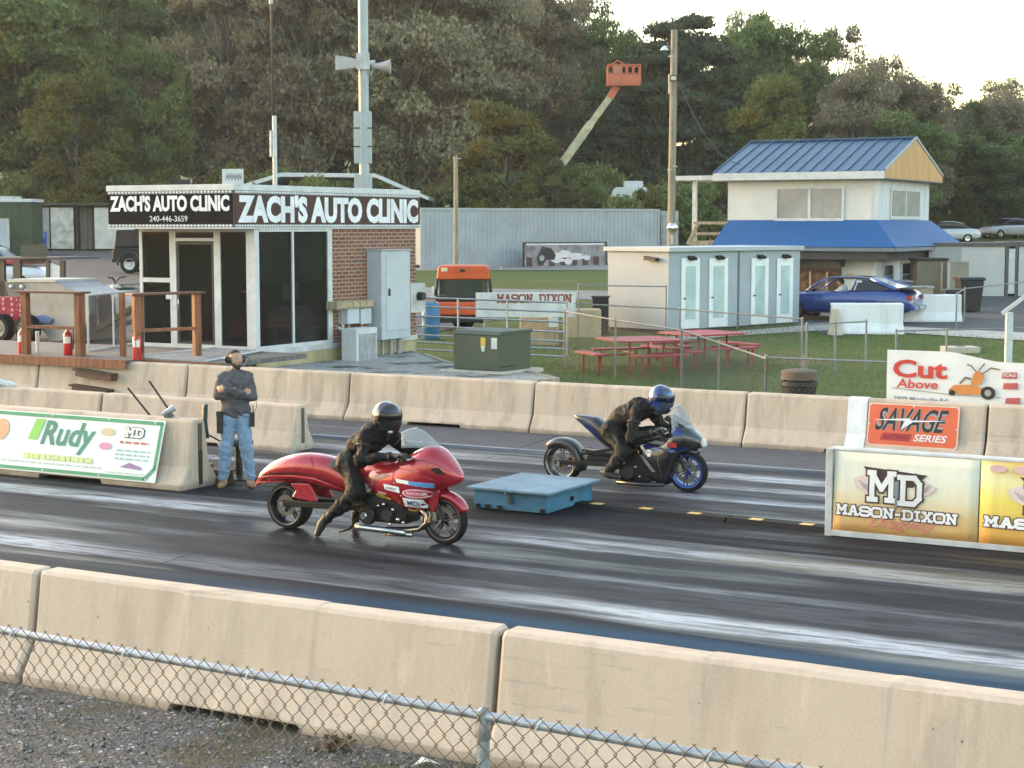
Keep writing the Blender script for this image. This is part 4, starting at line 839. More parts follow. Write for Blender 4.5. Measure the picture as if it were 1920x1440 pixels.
core = hd + [cap_((0, .01, 1.46), (0, .0, 1.60), .056, .054), cap_((0, 0, .95), (0, 0, 1.18), .12), cap_((0, 0, 1.18), (0, 0, 1.36), .12, .12), cap_((-.15, 0, 1.45), (.15, 0, 1.45), .06)]
el = {-1: (-.218, -.09, 1.225), 1: (.222, -.10, 1.20)}; wr_ = {-1: (.105, -.195, 1.24), 1: (-.105, -.245, 1.290)}; hdir = {-1: (.072, .075, .015), 1: (-.080, .070, .012)}
for s in (-1, 1):
    core += [cap_((s * .158, 0, 1.44), el[s], .045, .038), cap_(el[s], wr_[s], .038, .028), cap_((s * .09, 0, .92), (s * .125, -.02, .5), .07, .05), cap_((s * .125, -.02, .5), (s * .17, .01, .1), .045, .034), cap_((s * .17, .01, .08), (s * .20, -.13, .04), .034, .03)]
    w = Vector(wr_[s]); hx = -s  # hand lies along the other arm
    k0 = w + Vector((hx * -.0, 0, 0)); d = Vector((s * -1 * -1, 0, 0))
    d = Vector(hdir[s]).normalized(); kn = w + d * .085; core += [cap_(w, kn, .03, .028)]
    for i in range(4):
        b = kn + Vector((0, -.012, .030 - .020 * i)); ln = (.068, .075, .070, .055)[i]; m1 = b + d * ln * .5 + Vector((0, .008, 0)); core += [cap_(b, m1, .0105, .0095), cap_(m1, m1 + d * ln * .4 + Vector((0, .028, -.004)), .0095, .008)]
    t0 = w + d * .03 + Vector((0, -.01, .028)); core += [cap_(t0, t0 + d * .045 + Vector((0, -.004, .035)), .013, .010)]
body_part('body', core, SKIN, Mn, .009, .010)
sw = [cap_((0, -.01, 1.03), (0, -.03, 1.15), .150, .155), cap_((-.055, -.015, 1.02), (.055, -.015, 1.02), .135), cap_((-.07, -.02, 1.2), (.07, -.02, 1.2), .135), cap_((-.085, -.01, 1.36), (.085, -.01, 1.36), .125), cap_((-.12, 0, 1.45), (.12, 0, 1.45), .082), cap_((0, .01, 1.46), (0, 0, 1.53), .09, .068)]
for s in (-1, 1): sw += [cap_((s * .162, .0, 1.44), el[s], .078, .066), cap_(el[s], wr_[s], .064, .048)]
body_part('sweatshirt', sw, mat('grey_knit', (.088, .086, .098), .95, var=.2, scale=12, bump=.3, bscale=120), Mn, .009, .009, .010, 34)
jn = [cap_((-.07, 0, .93), (.07, 0, .93), .122), cap_((-.06, 0, .98), (.06, 0, .98), .115)]
for s in (-1, 1): jn += [cap_((s * .09, 0, .90), (s * .135, -.02, .5), .112, .083), cap_((s * .135, -.02, .5), (s * .172, .01, .14), .083, .074)]
body_part('jeans', jn, mat('blue_denim', (.15, .235, .355), .9, var=.3, scale=9, fine=.12, bscale=90, col2=(.20, .295, .42)), Mn, .010, .014, .012, 32)
for s in (-1, 1): body_part('boot', [cap_((s * .172, .02, .14), (s * .175, .02, .07), .058, .05), cap_((s * .175, .04, .045), (s * .185, -.05, .05), .044, .045), cap_((s * .185, -.05, .05), (s * .205, -.15, .042), .045, .04)], mat('tan_work_boot', (.30, .175, .085), .8, var=.25, scale=15), Mn, .008, .01)
body_part('hair', [cap_(HD(0, .024, .052), HD(0, .002, .064), .082, .073), cap_(HD(0, .045, .0), HD(0, .05, .03), .060, .068)], mat('short_dark_hair', (.018, .013, .010), .85, var=.3, scale=60), Mn, .008, .01)
body_part('beard', [cap_(HD(-.035, -.06, -.065), HD(.035, -.06, -.065), .030), cap_(HD(0, -.075, -.078), HD(0, -.07, -.085), .034), cap_(HD(-.055, -.03, -.045), HD(-.06, -.01, -.02), .026, .016), cap_(HD(.055, -.03, -.045), HD(.06, -.01, -.02), .026, .016), cap_(HD(-.028, -.092, -.03), HD(.028, -.092, -.03), .012)], mat('grizzled_beard', (.055, .042, .035), .9, var=.4, scale=80), Mn, .007, .008)
for s in (-1, 1):
    e_ = HD(s * .032, -.088, .017); MB().ell(e_, (.013, .010, .008), 10, 8).build('eye', mat('dark_eye', (.03, .022, .018), .3), Mn, smooth=True)
for s in (-1, 1): MB().beam(HD(s * .014, -.098, .034), HD(s * .052, -.076, .038), .012, .010).build('eyebrow', MATS['short_dark_hair'], Mn)
HS = thing('headset', 'black ear-muff headset with boom microphone on the standing man', 'headset', MP, 0.10)
HSM = mat('black_plastic', (.014, .014, .015), .45, var=.15)
for s in (-1, 1): body_part('ear_cup', [cap_(HD(s * .098, .0, .0), HD(s * .118, .0, .02), .045, .04)], HSM, HS, .008, .008)
mb = MB(); mb.tube([HD(.11 * math.cos(a), .10 * math.sin(a) + .0, .02) for a in np.linspace(.1, math.pi - .1, 14)], .010, 8); mb.build('neck_band', HSM, HS, smooth=True)
MB().tube([HD(.12, -.01, .03), HD(.17, -.05, .03), HD(.16, -.12, -.02), HD(.08, -.15, -.05)], .006, 6).build('boom_microphone', HSM, HS, smooth=True)
RD = thing('belt_radio', 'black radio with coiled cord clipped on belt of standing man, by his left hip', 'radio', MP, 0.10)
MB().bx(.185, .245, -.10, -.05, .80, .99).build('radio_body', HSM, RD, bevel=.008); MB().cyl((.225, -.075, .99), (.225, -.075, 1.08), .006).build('antenna', HSM, RD)
MB().tube([(.235, -.08, .98), (.275, -.06, 1.06), (.25, -.04, 1.22)], .004, 6).build('cord', HSM, RD)
PC = thing('belt_pouch', 'long black pouch hanging on the right hip of standing man', 'pouch', MP, 0.10)
MB().bx(-.245, -.165, -.12, -.06, .72, 1.0).build('pouch_body', HSM, PC, bevel=.012); MB().bx(-.250, -.160, -.125, -.055, .94, 1.01).build('flap', HSM, PC, bevel=.01)
# chair behind him
CH = thing('swivel_chair', 'dark green swivel chair standing behind the man in headset', 'chair', TN(on_n(441, 890, 18.15)[0], 18.15), .25)
CHM = mat('dark_green_vinyl', (.010, .035, .035), .6, var=.2, scale=8)
MB().lathe([(.0, .46), (.18, .46), (.20, .48), (.20, .52), (.17, .545), (0, .55)], (0.05, 0, 0), 'z', 24).build('seat', CHM, CH, smooth='auto')
mb = MB(); rings = []
for z, w, b in ((.58, .15, 0), (.62, .19, -.01), (.8, .20, -.03), (.98, .18, -.02), (1.03, .12, -.01)):
    rings.append([(-.33 + b + d - .06 * (y * y * 8), y * w * 5 * .9, z) for y, d in [(-.2, 0), (-.1, 0), (0, 0), (.1, 0), (.2, 0), (.2, -.05), (.1, -.06), (0, -.06), (-.1, -.06), (-.2, -.05)]])
mb.loft(rings); mb.build('backrest', CHM, CH, bevel=.01, smooth='auto')
MB().cyl((.05, 0, .04), (.05, 0, .46), .05, None, 14).build('pedestal', BLK, CH); MB().lathe([(0, 0.006), (.24, 0.006), (.24, .025), (.06, .06), (0, .06)], (.05, 0, 0), 'z', 24).build('base', BLK, CH)
MB().beam((-.12, 0, .48), (-.42, 0, .66), .05, .02).build('back_bracket', BLK, CH)
# ------------------------------------------------------------------ start-line furniture
BX = thing('timing_box', 'low light-blue wooden box with overhanging lid on the median between the lanes', 'box', TN(-10.26, 17.60, .004), -A)
BXM = mat('blue_painted_wood', (.034, .145, .25), .65, var=.22, scale=3.5, fine=.12, bscale=30); BXT = mat('worn_blue_lid_paint', (.105, .19, .265), .6, var=.28, scale=2.2, fine=.15, bscale=14)
MB().bx(0, 1.0, 0, 1.2, .02, .245).build('box_body', BXM, BX, bevel=.006)
MB().prismz([(-.07, -.06), (1.07, -.09), (1.10, 1.24), (-.04, 1.27)], .248, .278).build('lid', BXT, BX, bevel=.006)
mb = MB(); mb.bx(.49, .53, -.022, -.002, .10, .225); mb.bx(.485, .535, -.03, -.022, .10, .14); mb.build('latch', mat('rusty_latch', (.05, .04, .035), .7), BX)
MB().tube([(.46, -.04, .29), (.46, -.05, .30), (.46, -.06, .22)], .008, 6).build('hasp', GALV, BX)
for x in (.06, .20, .36, .94): MB().bx(x - .03, x + .03, -.022, .012, .03, .07).build('caster', BLK, BX)
MB().cyl((1.0, .62, .12), (1.03, .62, .12), .03, None, 12).build('knob', BLK, BX)
RS = thing('cable_ramp', 'long black rubber cable ramp with yellow reflectors running along the median', 'cable ramp', TN(-9.3, 18.42, .006), -A - .052)
MB().prismx([(-.16, 0), (-.10, .05), (.10, .05), (.16, 0)], 0, 2.05).build('rubber_section', TYRE, RS, bevel=.006); MB().prismx([(-.16, 0), (-.10, .05), (.10, .05), (.16, 0)], 2.07, 3.4).build('rubber_section', TYRE, RS, bevel=.006)
for x in (.32, .98, 1.62, 2.40, 3.02): MB().bx(x - .075, x + .075, -.09, .03, .0503, .054).build('reflector', mat('yellow_reflector', (.62, .36, .09), .45), RS)
# ------------------------------------------------------------------ the glass-fronted control hut and its signs
WHT = mat('white_trim_paint', (.56, .575, .59), .5, var=.1, scale=4); WHTD = mat('weathered_white_paint', (.50, .505, .50), .65, var=.2, scale=3)
GREYP = mat('grey_enamel', (.40, .425, .46), .5, var=.08, scale=2.5); WOODR = mat('red_brown_stained_wood', (.235, .085, .038), .65, var=.35, scale=3, stretch=(6, 6, .6), bump=.2)
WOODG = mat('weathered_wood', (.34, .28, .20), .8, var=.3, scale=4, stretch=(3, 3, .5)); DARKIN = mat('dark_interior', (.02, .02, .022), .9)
def brick_mat():
    m, N, L, p = _nodes('red_brick'); tc = N.new('ShaderNodeTexCoord'); sx = N.new('ShaderNodeSeparateXYZ'); cb = N.new('ShaderNodeCombineXYZ')
    L.new(tc.outputs['Object'], sx.inputs[0]); L.new(sx.outputs[1], cb.inputs[0]); L.new(sx.outputs[2], cb.inputs[1])
    b = N.new('ShaderNodeTexBrick'); b.inputs['Scale'].default_value = 1; b.inputs['Brick Width'].default_value = .29; b.inputs['Row Height'].default_value = .098; b.inputs['Mortar Size'].default_value = .016; b.inputs['Bias'].default_value = 0
    b.inputs['Color1'].default_value = (.15, .05, .033, 1); b.inputs['Color2'].default_value = (.24, .085, .052, 1); b.inputs['Mortar'].default_value = (.30, .24, .19, 1)
    L.new(cb.outputs[0], b.inputs['Vector'])
    c = mixc(N, L, .35, b.outputs['Color'], mixc(N, L, noise(N, L, tc.outputs['Object'], 1.6, 5), (.2, .2, .2), (.8, .8, .8)), 'OVERLAY')
    L.new(c, p.inputs['Base Color']); p.inputs['Roughness'].default_value = .9
    bp = N.new('ShaderNodeBump'); bp.inputs['Strength'].default_value = .5; bp.inputs['Distance'].default_value = .01; bp.invert = True; L.new(b.outputs['Fac'], bp.inputs['Height']); L.new(bp.outputs[0], p.inputs['Normal']); return m
BRICK = brick_mat()
HT, HN, HZ, HK = -21.37, 27.86, .49, .855; ZF = .44; ZR = 3.36      # corner of the hut, floor height, size
HL = lambda a, b, z=0.0: TN(HT + a * HK, HN + b * HK, HZ + z * HK)
def hk(o): o.scale = (HK, HK, HK); return o
HUT = thing('control_hut', 'small flat-roofed hut with brick end wall and tall dark windows above the deck', 'building', HL(0, 0), -A); hk(HUT)
HGL = glass_mat('dark_window_glass', (.015, .018, .02), .02, .55)
MB().bx(-3.55, 0, .0, 7.15, -.7, .30).build('foundation', concrete('yellow_stained_concrete', (.50, .44, .28), (.36, .29, .15), .6), HUT)
MB().bx(-3.50, -.04, .06, 7.1, .30, ZF).build('floor', mat('brown_floor', (.10, .08, .06), .8), HUT)
MB().bx(-3.58, .03, -.03, 7.18, .302, ZF - .002).build('base_trim', WHTD, HUT)
MB().bx(-.22, 0, 3.16, 7.15, ZF, ZR).build('brick_wall', BRICK, HUT)
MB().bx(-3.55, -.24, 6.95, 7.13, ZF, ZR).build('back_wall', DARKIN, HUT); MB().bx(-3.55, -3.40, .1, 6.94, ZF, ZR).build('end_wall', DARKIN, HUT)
MB().bx(-3.79, .0, -.78, 7.28, ZR, 4.24).build('roof', mat('flat_roof_felt', (.25, .25, .25), .9), HUT)
mb = MB(); mb.bx(-3.84, .05, -.84, -.781, 4.24, 4.38); mb.bx(.001, .05, -.78, 7.30, 4.24, 4.38); mb.bx(-3.84, -3.79, -.78, 7.28, 4.24, 4.38); mb.build('roof_edge', WHT, HUT, bevel=.01)
mb = MB(); mb.bx(-3.84, .05, -.83, -.781, 3.34, 3.372); mb.bx(.001, .05, -.78, 7.30, 3.34, 3.372); mb.build('lower_edge', WHT, HUT)
def fr(mb, x0, x1, z0, z1, w, y0=-.02, y1=.05):
    mb.bx(x0, x0 + w, y0, y1, z0, z1); mb.bx(x1 - w, x1, y0, y1, z0, z1); mb.bx(x0 + w, x1 - w, y0 + .003, y1, z1 - w, z1); mb.bx(x0 + w, x1 - w, y0 + .003, y1, z0, z0 + w)
for (x0, x1, bar) in ((-3.55, -2.50, 2.14), (-1.12, -.16, None)):
    f = MB(); fr(f, x0, x1, ZF, ZR - .003, .09)
    if bar: f.bx(x0 + .09, x1 - .09, -.017, .05, bar - .11, bar)
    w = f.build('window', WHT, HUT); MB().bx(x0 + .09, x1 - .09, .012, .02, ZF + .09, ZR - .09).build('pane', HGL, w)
f = MB(); fr(f, -2.497, -1.123, ZF, ZR - .003, .10); f.bx(-2.397, -1.223, -.016, .05, 3.04, 3.12); dr = f.build('door', WHT, HUT)
MB().bx(-2.39, -1.23, .013, .021, 3.13, ZR - .11).build('pane', HGL, dr)
f = MB(); fr(f, -2.37, -1.25, ZF + .11, 3.02, .06, .0, .04); f.build('door_leaf', mat('dark_bronze_frame', (.03, .028, .027), .45, .3), dr); MB().bx(-2.31, -1.31, .015, .022, ZF + .17, 2.96).build('pane', HGL, dr)
MB().tube([(-2.28, -.05, 1.35), (-2.28, -.09, 1.38), (-2.28, -.09, 1.62), (-2.28, -.05, 1.65)], .012, 8).build('handle', CHROME, dr, smooth=True)
MB().bx(-2.72, -2.53, -.03, -.022, 1.62, 1.78).build('paper_notice', mat('white_paper', (.72, .72, .70), .8), HUT)
MB().bx(-.158, 0, -.02, .16, ZF, ZR - .002).build('corner_post', WHT, HUT)
f = MB()
f.bx(-.06, .012, .161, 3.16, ZF, ZF + .09); f.bx(-.06, .012, .161, 3.16, ZR - .09, ZR - .003); f.bx(-.06, .014, 1.47, 1.54, ZF + .09, ZR - .09); f.bx(-.06, .014, 2.98, 3.158, ZF + .09, ZR - .09)
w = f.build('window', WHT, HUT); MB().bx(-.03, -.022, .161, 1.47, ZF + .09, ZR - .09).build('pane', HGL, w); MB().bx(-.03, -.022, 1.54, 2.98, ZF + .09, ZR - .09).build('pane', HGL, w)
reflm = mat('grey_green_reflection', (.20, .215, .19), .8, var=.3, scale=5, stretch=(.3, .3, 3))  # added sheets behind the panes, coloured to imitate a reflection in the glass
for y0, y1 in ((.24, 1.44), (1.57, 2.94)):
    mb = MB(); q = [(y0 + (y1 - y0) * i / 12, 2.12 - .10 * math.sin(math.pi * i / 12)) for i in range(13)]; mb.add([(-.10, y, z) for y, z in q] + [(-.10, y, ZR - .1) for y, z in q], [(i, i + 1, i + 14, i + 13) for i in range(12)]); mb.build('reflection_sheet', reflm, w)
TEAL = mat('pale_teal_laminate', (.20, .30, .31), .5)
o = thing('filing_cabinet', 'pale teal cabinet standing behind the right-hand window of the hut', 'cabinet', HUT.matrix_world @ Vector((0, 0, 0)), -A)
o.location = HL(-.75, 2.4, ZF); hk(o); MB().bx(-.35, .35, -.5, .5, 0, .95).build('cabinet_body', TEAL, o, bevel=.01); MB().bx(.351, .36, -.45, .45, .05, .9).build('door', mat('teal_cabinet_door', (.24, .34, .35), .5), o)
o = thing('monitor', 'pale computer monitor on the cabinet inside the hut', 'monitor', HL(-.7, 2.3, ZF + .95), -A); hk(o); MB().bx(.0, .05, -.35, .35, .15, .62).build('screen', mat('pale_grey_plastic', (.42, .48, .48), .5), o, bevel=.01); MB().cyl((.02, 0, 0), (.02, 0, .2), .03).build('stand', HSM, o); MB().bx(-.1, .12, -.15, .15, 0, .015).build('base', HSM, o)
o = thing('waste_bin', 'small pale bin on the floor inside the hut window', 'bin', HL(-.5, 1.3, ZF), -A); hk(o); MB().lathe([(.0, 0), (.13, 0), (.17, .5), (.15, .5), (.12, .02)], (0, 0, 0), 'z', 16).build('bin_body', TEAL, o)
# signs on the two visible sides
BULB = mat('sign_bulb_white', (.74, .74, .74), .4)
def sign_side(label, frame_m, lx0, lx1, rot, loc, panel, words):
    o = hk(thing('wall_sign', label, 'sign', loc, rot))
    MB().bx(lx0, lx1, -.022, -.002, .09, .80).build('panel', panel, o)
    for z0, z1 in ((.012, .087), (.803, .876)): MB().bx(lx0, lx1, -.020, -.002, z0, z1).build('bulb_strip', mat('grey_bulb_backing', (.22, .22, .23), .6), o)
    for zc in (.05, .84):
        mb = MB(); n = int((lx1 - lx0) / .105)
        for i in range(n): mb.ell((lx0 + (i + .5) * (lx1 - lx0) / n, -.026, zc), (.036, .024, .030), 8, 6)
        mb.build('bulb_row', BULB, o, smooth=True)
    for s, x0, x1, z0, z1, b in words:
        mb = MB(); letter(mb, s, x0, x1, z0, z1, -.026, b); mb.build('lettering', WHT if b < .02 else mat('white_sign_letter', (.78, .79, .84), .5), o)
    return o
sign_side('black sign reading ZACH\'S AUTO CLINIC with phone number, over the hut door', None, -3.80, -.005, -A, HL(0, -.8, ZR), mat('black_sign_face', (.008, .008, .010), .75, spec=.12), [("ZACH'S AUTO CLINIC", -3.74, -.09, .39, .78, .048), ('240-446-3659', -2.50, -1.34, .15, .29, .008)])
sign_side('brown sign reading ZACH\'S AUTO CLINIC along the brick side of the hut', None, .0, 8.1, math.pi / 2 - A, HL(.03, -.8, ZR), mat('brown_sign_face', (.085, .05, .042), .75, var=.15, spec=.12), [("ZACH'S AUTO CLINIC", .10, 8.0, .12, .79, .055)])
o = thing('roof_notice', 'white framed notice sheet standing on the hut roof corner between the two signs', 'sign', HL(-.05, -.70, 4.38), math.radians(-12)); hk(o)
MB().bx(-.26, .22, -.012, .012, .0, .33).build('sheet', mat('pale_translucent_sheet', (.60, .65, .67), .4), o); mb = MB(); random.seed(3)
for k in range(5): stroke(mb, [(-.2 + .08 * k, .08), (-.17 + .08 * k, .22), (-.14 + .08 * k, .12), (-.12 + .08 * k, .24)], .012, -.014)
mb.build('scrawl', BKS, o); mb = MB(); fr(mb, -.28, .24, -.02, .35, .02, -.014, .014); mb.build('frame', WHT, o)
# electrical gear on the brick wall
def onx(u, v, x): n, z = on_t(u, v, HT + x * HK); return (n - HN) / HK, (z - HZ) / HK
def wallbox(name, label, cat, x0, x1, u0, u1, v0, v1, m, bevel=.012):
    y0, zt = onx(u0, v0, x1); y1, zb = onx(u1, v1, x1); zb = onx(u0, v1, x1)[1]
    o = thing(name, label, cat, HL(0, 0), -A); hk(o); MB().bx(x0, x1, y0, y1, zb, zt).build('casing', m, o, bevel=bevel); return o, y0, y1, zb, zt
CABM = mat('pale_blue_grey_enamel', (.43, .47, .52), .45, var=.06, scale=2)
o, y0, y1, zb, zt = wallbox('switchgear_cabinet', 'tall pale grey electrical cabinet fixed to the brick wall', 'cabinet', .002, .46, 715, 770, 470, 638, CABM)
dx = MB(); dx.bx(.461, .474, y0 + .22, y1 - .06, zb + .22, zt - .12); d_ = dx.build('door', mat('cabinet_door_enamel', (.46, .50, .55), .45, var=.06, scale=2), o, bevel=.006); MB().bx(.476, .51, y0 + .30, y0 + .36, (zb + zt) / 2 - .02, (zb + zt) / 2 + .17).build('handle', HSM, d_, bevel=.006)
MB().bx(.0, .50, y0 - .03, y1 + .03, zt + .002, zt + .03).build('rain_hood', GREYP, o)
for yy, r in ((y0 + .35, .045), (y0 + .75, .06), (y0 + 1.15, .06), (y1 - .25, .07)): MB().cyl((.25, yy, -.05), (.25, yy, zb), r, None, 12).build('conduit', mat('grey_pvc_conduit', (.33, .34, .36), .5), o, smooth='auto')
for lb, (u0, u1) in (('left small grey junction box under the timber bracket', (652, 674)), ('right small grey junction box beside the tall electrical cabinet', (677, 697))):
    o, a0, a1, b0, b1 = wallbox('junction_box', lb, 'box', .0, .30, u0, u1, 579, 608, CABM); MB().cyl((.15, (a0 + a1) / 2, -.05), (.15, (a0 + a1) / 2, b0), .04, None, 10).build('conduit', MATS['grey_pvc_conduit'], o, smooth='auto')
o = thing('timber_bracket', 'weathered timber channel fixed along the brick wall above the junction boxes', 'bracket', HL(0, 0), -A); hk(o)
a0, b1 = onx(632, 566, .34); a1, b0 = onx(702, 581, .34); mb = MB(); mb.bx(.0, .34, a0, a1, b1 - .20, b1); mb.build('beam', WOODG, o, bevel=.01)
for k in range(5): MB().bx(.345, .352, a0 + .15 + k * (a1 - a0 - .2) / 5, a0 + .15 + (k + .72) * (a1 - a0 - .2) / 5, b1 - .16, b1 - .04).build('recess', mat('old_plywood', (.42, .33, .20), .8), o)
o, a0, a1, b0, b1 = wallbox('air_conditioner', 'white outdoor air conditioner unit with grey grille at the foot of the brick wall', 'air conditioner', .35, .80, 668, 708, 617, 688, WHT)
MB().bx(.801, .815, a0 + .12, a1 - .06, b0 + .1, b1 - .14).build('grille', mat('grey_fin_grille', (.36, .37, .40), .5, .2, scale=40, var=.3, stretch=(1, 1, .1)), o)
o = thing('downpipe', 'white drain pipe with angled end left of the air conditioner', 'pipe', HL(0, 0), -A); hk(o); MB().tube([(.12, 3.45, 1.35), (.12, 3.45, .1)], .045, 10).build('pipe', WHTD, o, smooth='auto'); MB().beam((.2, 3.1, .85), (.5, 3.75, .35), .14, .06).build('splash_spout', GREYP, o)
a0, b1 = onx(773, 532, .12); o = thing('meter_panel', 'white meter panel with black round meter at the far brick corner', 'meter', HL(0, 0), -A); hk(o)
MB().bx(.0, .12, 6.7, 7.45, 1.05, b1).build('panel', WHTD, o); MB().cyl((.121, 7.1, b1 - .35), (.30, 7.1, b1 - .35), .12, .11, 16).build('meter', HSM, o)
# masts behind the hut
o = thing('antenna_mast', 'thin tall antenna mast with white pole foot behind the hut roof', 'mast', at(517, 424, 47)); o.location.z = gz(47)
mb = MB(); mb.cyl((0, 0, 0), (0, 0, 6.0), .07, .06, 10); mb.build('lower_pole', WHT, o, smooth='auto'); MB().cyl((-.03, 0, 6.0), (-.06, 0, 14), .035, .022, 8).build('whip', GALVD, o, smooth=True)
MB().cyl((-.10, 0, 4.9), (-.10, 0, 5.6), .035, None, 8).build('side_tube', WHT, o); MB().cyl((-.05, 0, 9.0), (-.05, 0, 9.3), .05, None, 8).build('coupler', GALV, o)
for z in (9.6, 9.62): MB().cyl((-.45, 0, z), (.62, 0, z + .02), .008, None, 5).build('radial', GALVD, o)
o = thing('floodlight_pole', 'thick grey steel pole carrying horn loudspeakers behind the hut', 'pole', (at(684, 424, 52).x, 52, gz(52)))
MB().cyl((0, 0, 0), (0, 0, 13), .155, .145, 20).build('pole', mat('grey_steel_pole', (.34, .39, .42), .5, .2, var=.08), o, smooth='auto')
zz = lambda v: CAMH + (424 - v) / FPX * 52 - gz(52)
mb = MB(); mb.bx(-.30, .22, -.10, .20, zz(308), zz(212)); b_ = mb.build('equipment_box', mat('grey_steel_box', (.37, .42, .44), .5, var=.06), o, bevel=.01)
for v in (243, 277): MB().bx(-.305, .225, -.105, .205, zz(v) - .02, zz(v) + .02).build('strap', HSM, b_)
MB().bx(-.30, .22, -.10, .20, zz(380), zz(328)).build('equipment_box', MATS['grey_steel_box'], o, bevel=.01)
mb = MB(); mb.bx(-.20, .20, -.21, -.17, zz(136), zz(106)); mb.build('clamp_plate', WHTD, o)
HORN = mat('pale_horn_plastic', (.40, .38, .38), .55, var=.1)
h1 = MB(); rings = []
for q, x in ((.0, -.18), (.35, -.36), (.7, -.54), (1, -.80)):
    w, hh = .09 + .20 * q, .11 + .10 * q; rings.append([(x, -.12 - w, zz(128) - hh + .05), (x, -.12 + w, zz(128) - hh + .05), (x, -.12 + w, zz(128) + hh + .05), (x, -.12 - w, zz(128) + hh + .05)])
h1.loft(rings, cap=False); h1.build('horn_speaker', HORN, o, solid=.02)
h2 = MB(); h2.lathe([(.06, .25), (.09, .42), (.12, .6), (.16, .72), (.22, .82)], (0, -.1, zz(130)), 'x', 20); h2.build('horn_speaker', HORN, o, smooth=True, solid=.015)
MB().cyl((.15, -.1, zz(124)), (.36, -.1, zz(124)), .08, .09, 12).build('driver_unit', WHTD, o, smooth='auto'); MB().tube([(.16, -.1, zz(138)), (.22, -.1, zz(148)), (.3, -.1, zz(132))], .025, 6).build('bracket', GALV, o)
o = thing('wooden_post', 'bare weathered wooden post in front of the grey container', 'post', (at(855, 424, 66).x, 66, gz(66))); MB().cyl((0, 0, 0), (0, 0, CAMH + (424 - 295) / FPX * 66 - gz(66)), .10, .085, 10).build('shaft', WOODG, o, smooth='auto'); MB().cyl((-.05, -.1, 4.9), (.2, -.1, 4.9), .02, None, 6).build('insulator', WHTD, o)
# ------------------------------------------------------------------ deck
DKZ, nd = .865, 24.70; NB_ = HN - .06
DK = thing('deck', 'grey-topped wooden deck in front of the hut with red-brown fascia', 'deck', TN(-25, nd, 0), -A)
xr = on_n(237, 680, nd)[0] + 25
DKM = mat('grey_deck_boards', (.15, .135, .13), .85, var=.25, scale=2, stretch=(1, 6, 1))
MB().bx(-14, xr, 0, NB_ - nd, DKZ - .03, DKZ).build('deck_boards', DKM, DK); MB().bx(xr, xr + 1.95, .42, NB_ - nd, DKZ - .10, DKZ - .003).build('deck_boards', DKM, DK)
MB().bx(-14, xr, -.05, -.002, DKZ - .165, DKZ + .004).build('fascia', WOODR, DK); MB().bx(xr + .002, xr + 1.95, .37, .418, DKZ - .22, DKZ - .01).build('fascia', WOODR, DK)
MB().bx(xr - .05, xr, .42, 3.0, DKZ - .3, DKZ - .04).build('fascia', WOODR, DK)
struct(surf('under_deck_ground', [TN(-60, 25.25), TN(-21, 25.25), TN(-21, 32.5), TN(-60, 32.5)], mat('packed_dirt', (.12, .095, .07), .95, var=.3, scale=3, bump=.4), .004))  # packed dirt under and behind the deck
def onD(u, v): p = gp(u, v, DKZ); return p.x * TX + p.y * TY + 25, p.x * NX + p.y * NY - nd
def rail(label, u0, u1, v0, v1, dbl=(0, 1)):
    (xa, ya), (xb, yb) = onD(u0, v0), onD(u1, v1); P, Q = TN(-25 + xa, nd + ya, DKZ), TN(-25 + xb, nd + yb, DKZ); d = (Q - P); L = d.length
    o = thing('deck_railing', label, 'railing', P, math.atan2(d.y, d.x), 'red-brown railings on the deck')
    for k, x in ((0, 0), (1, L)):
        MB().bx(x - .07, x + .07, -.07, .07, 0, 1.22).build('post', WOODR, o, bevel=.01)
        if dbl[k]: MB().bx(x + (.09 if k == 0 else -.23), x + (.23 if k == 0 else -.09), .16, .30, 0, 1.22).build('post', WOODR, o, bevel=.01)
    MB().bx(-.14, L + .14, -.12, .2, 1.222, 1.265).build('cap_rail', mat('dark_cap_rail', (.12, .05, .03), .6), o, bevel=.008); MB().bx(.07, L - .07, -.05, .05, .52, .58).build('mid_rail', WOODR, o)
    return o
rail('left deck railing section, in front of the grey hopper trailer', 50, 150, 664, 668, (0, 1)); rail('second deck railing section, in front of the hut door', 258, 370, 674, 668, (1, 0))
xx, yy = onD(467, 657); o = thing('railing_post', 'lone red-brown capped post at the hut corner behind the standing man', 'post', TN(-25 + xx, nd + yy + .1, DKZ - .12), -A); MB().bx(-.09, .09, -.09, .09, 0, 1.3).build('shaft', WOODR, o, bevel=.01); MB().bx(-.14, .14, -.14, .14, 1.302, 1.35).build('cap', MATS['dark_cap_rail'], o)
xx, yy = onD(231, 668); o = thing('railing_post', 'slim brown post standing just left of the second deck railing', 'post', TN(-25 + xx, nd + yy, DKZ), -A); MB().bx(-.045, .045, -.045, .045, 0, 1.24).build('shaft', WOODR, o)
EXR = mat('fire_red_enamel', (.50, .012, .016), .3, coat=.5)
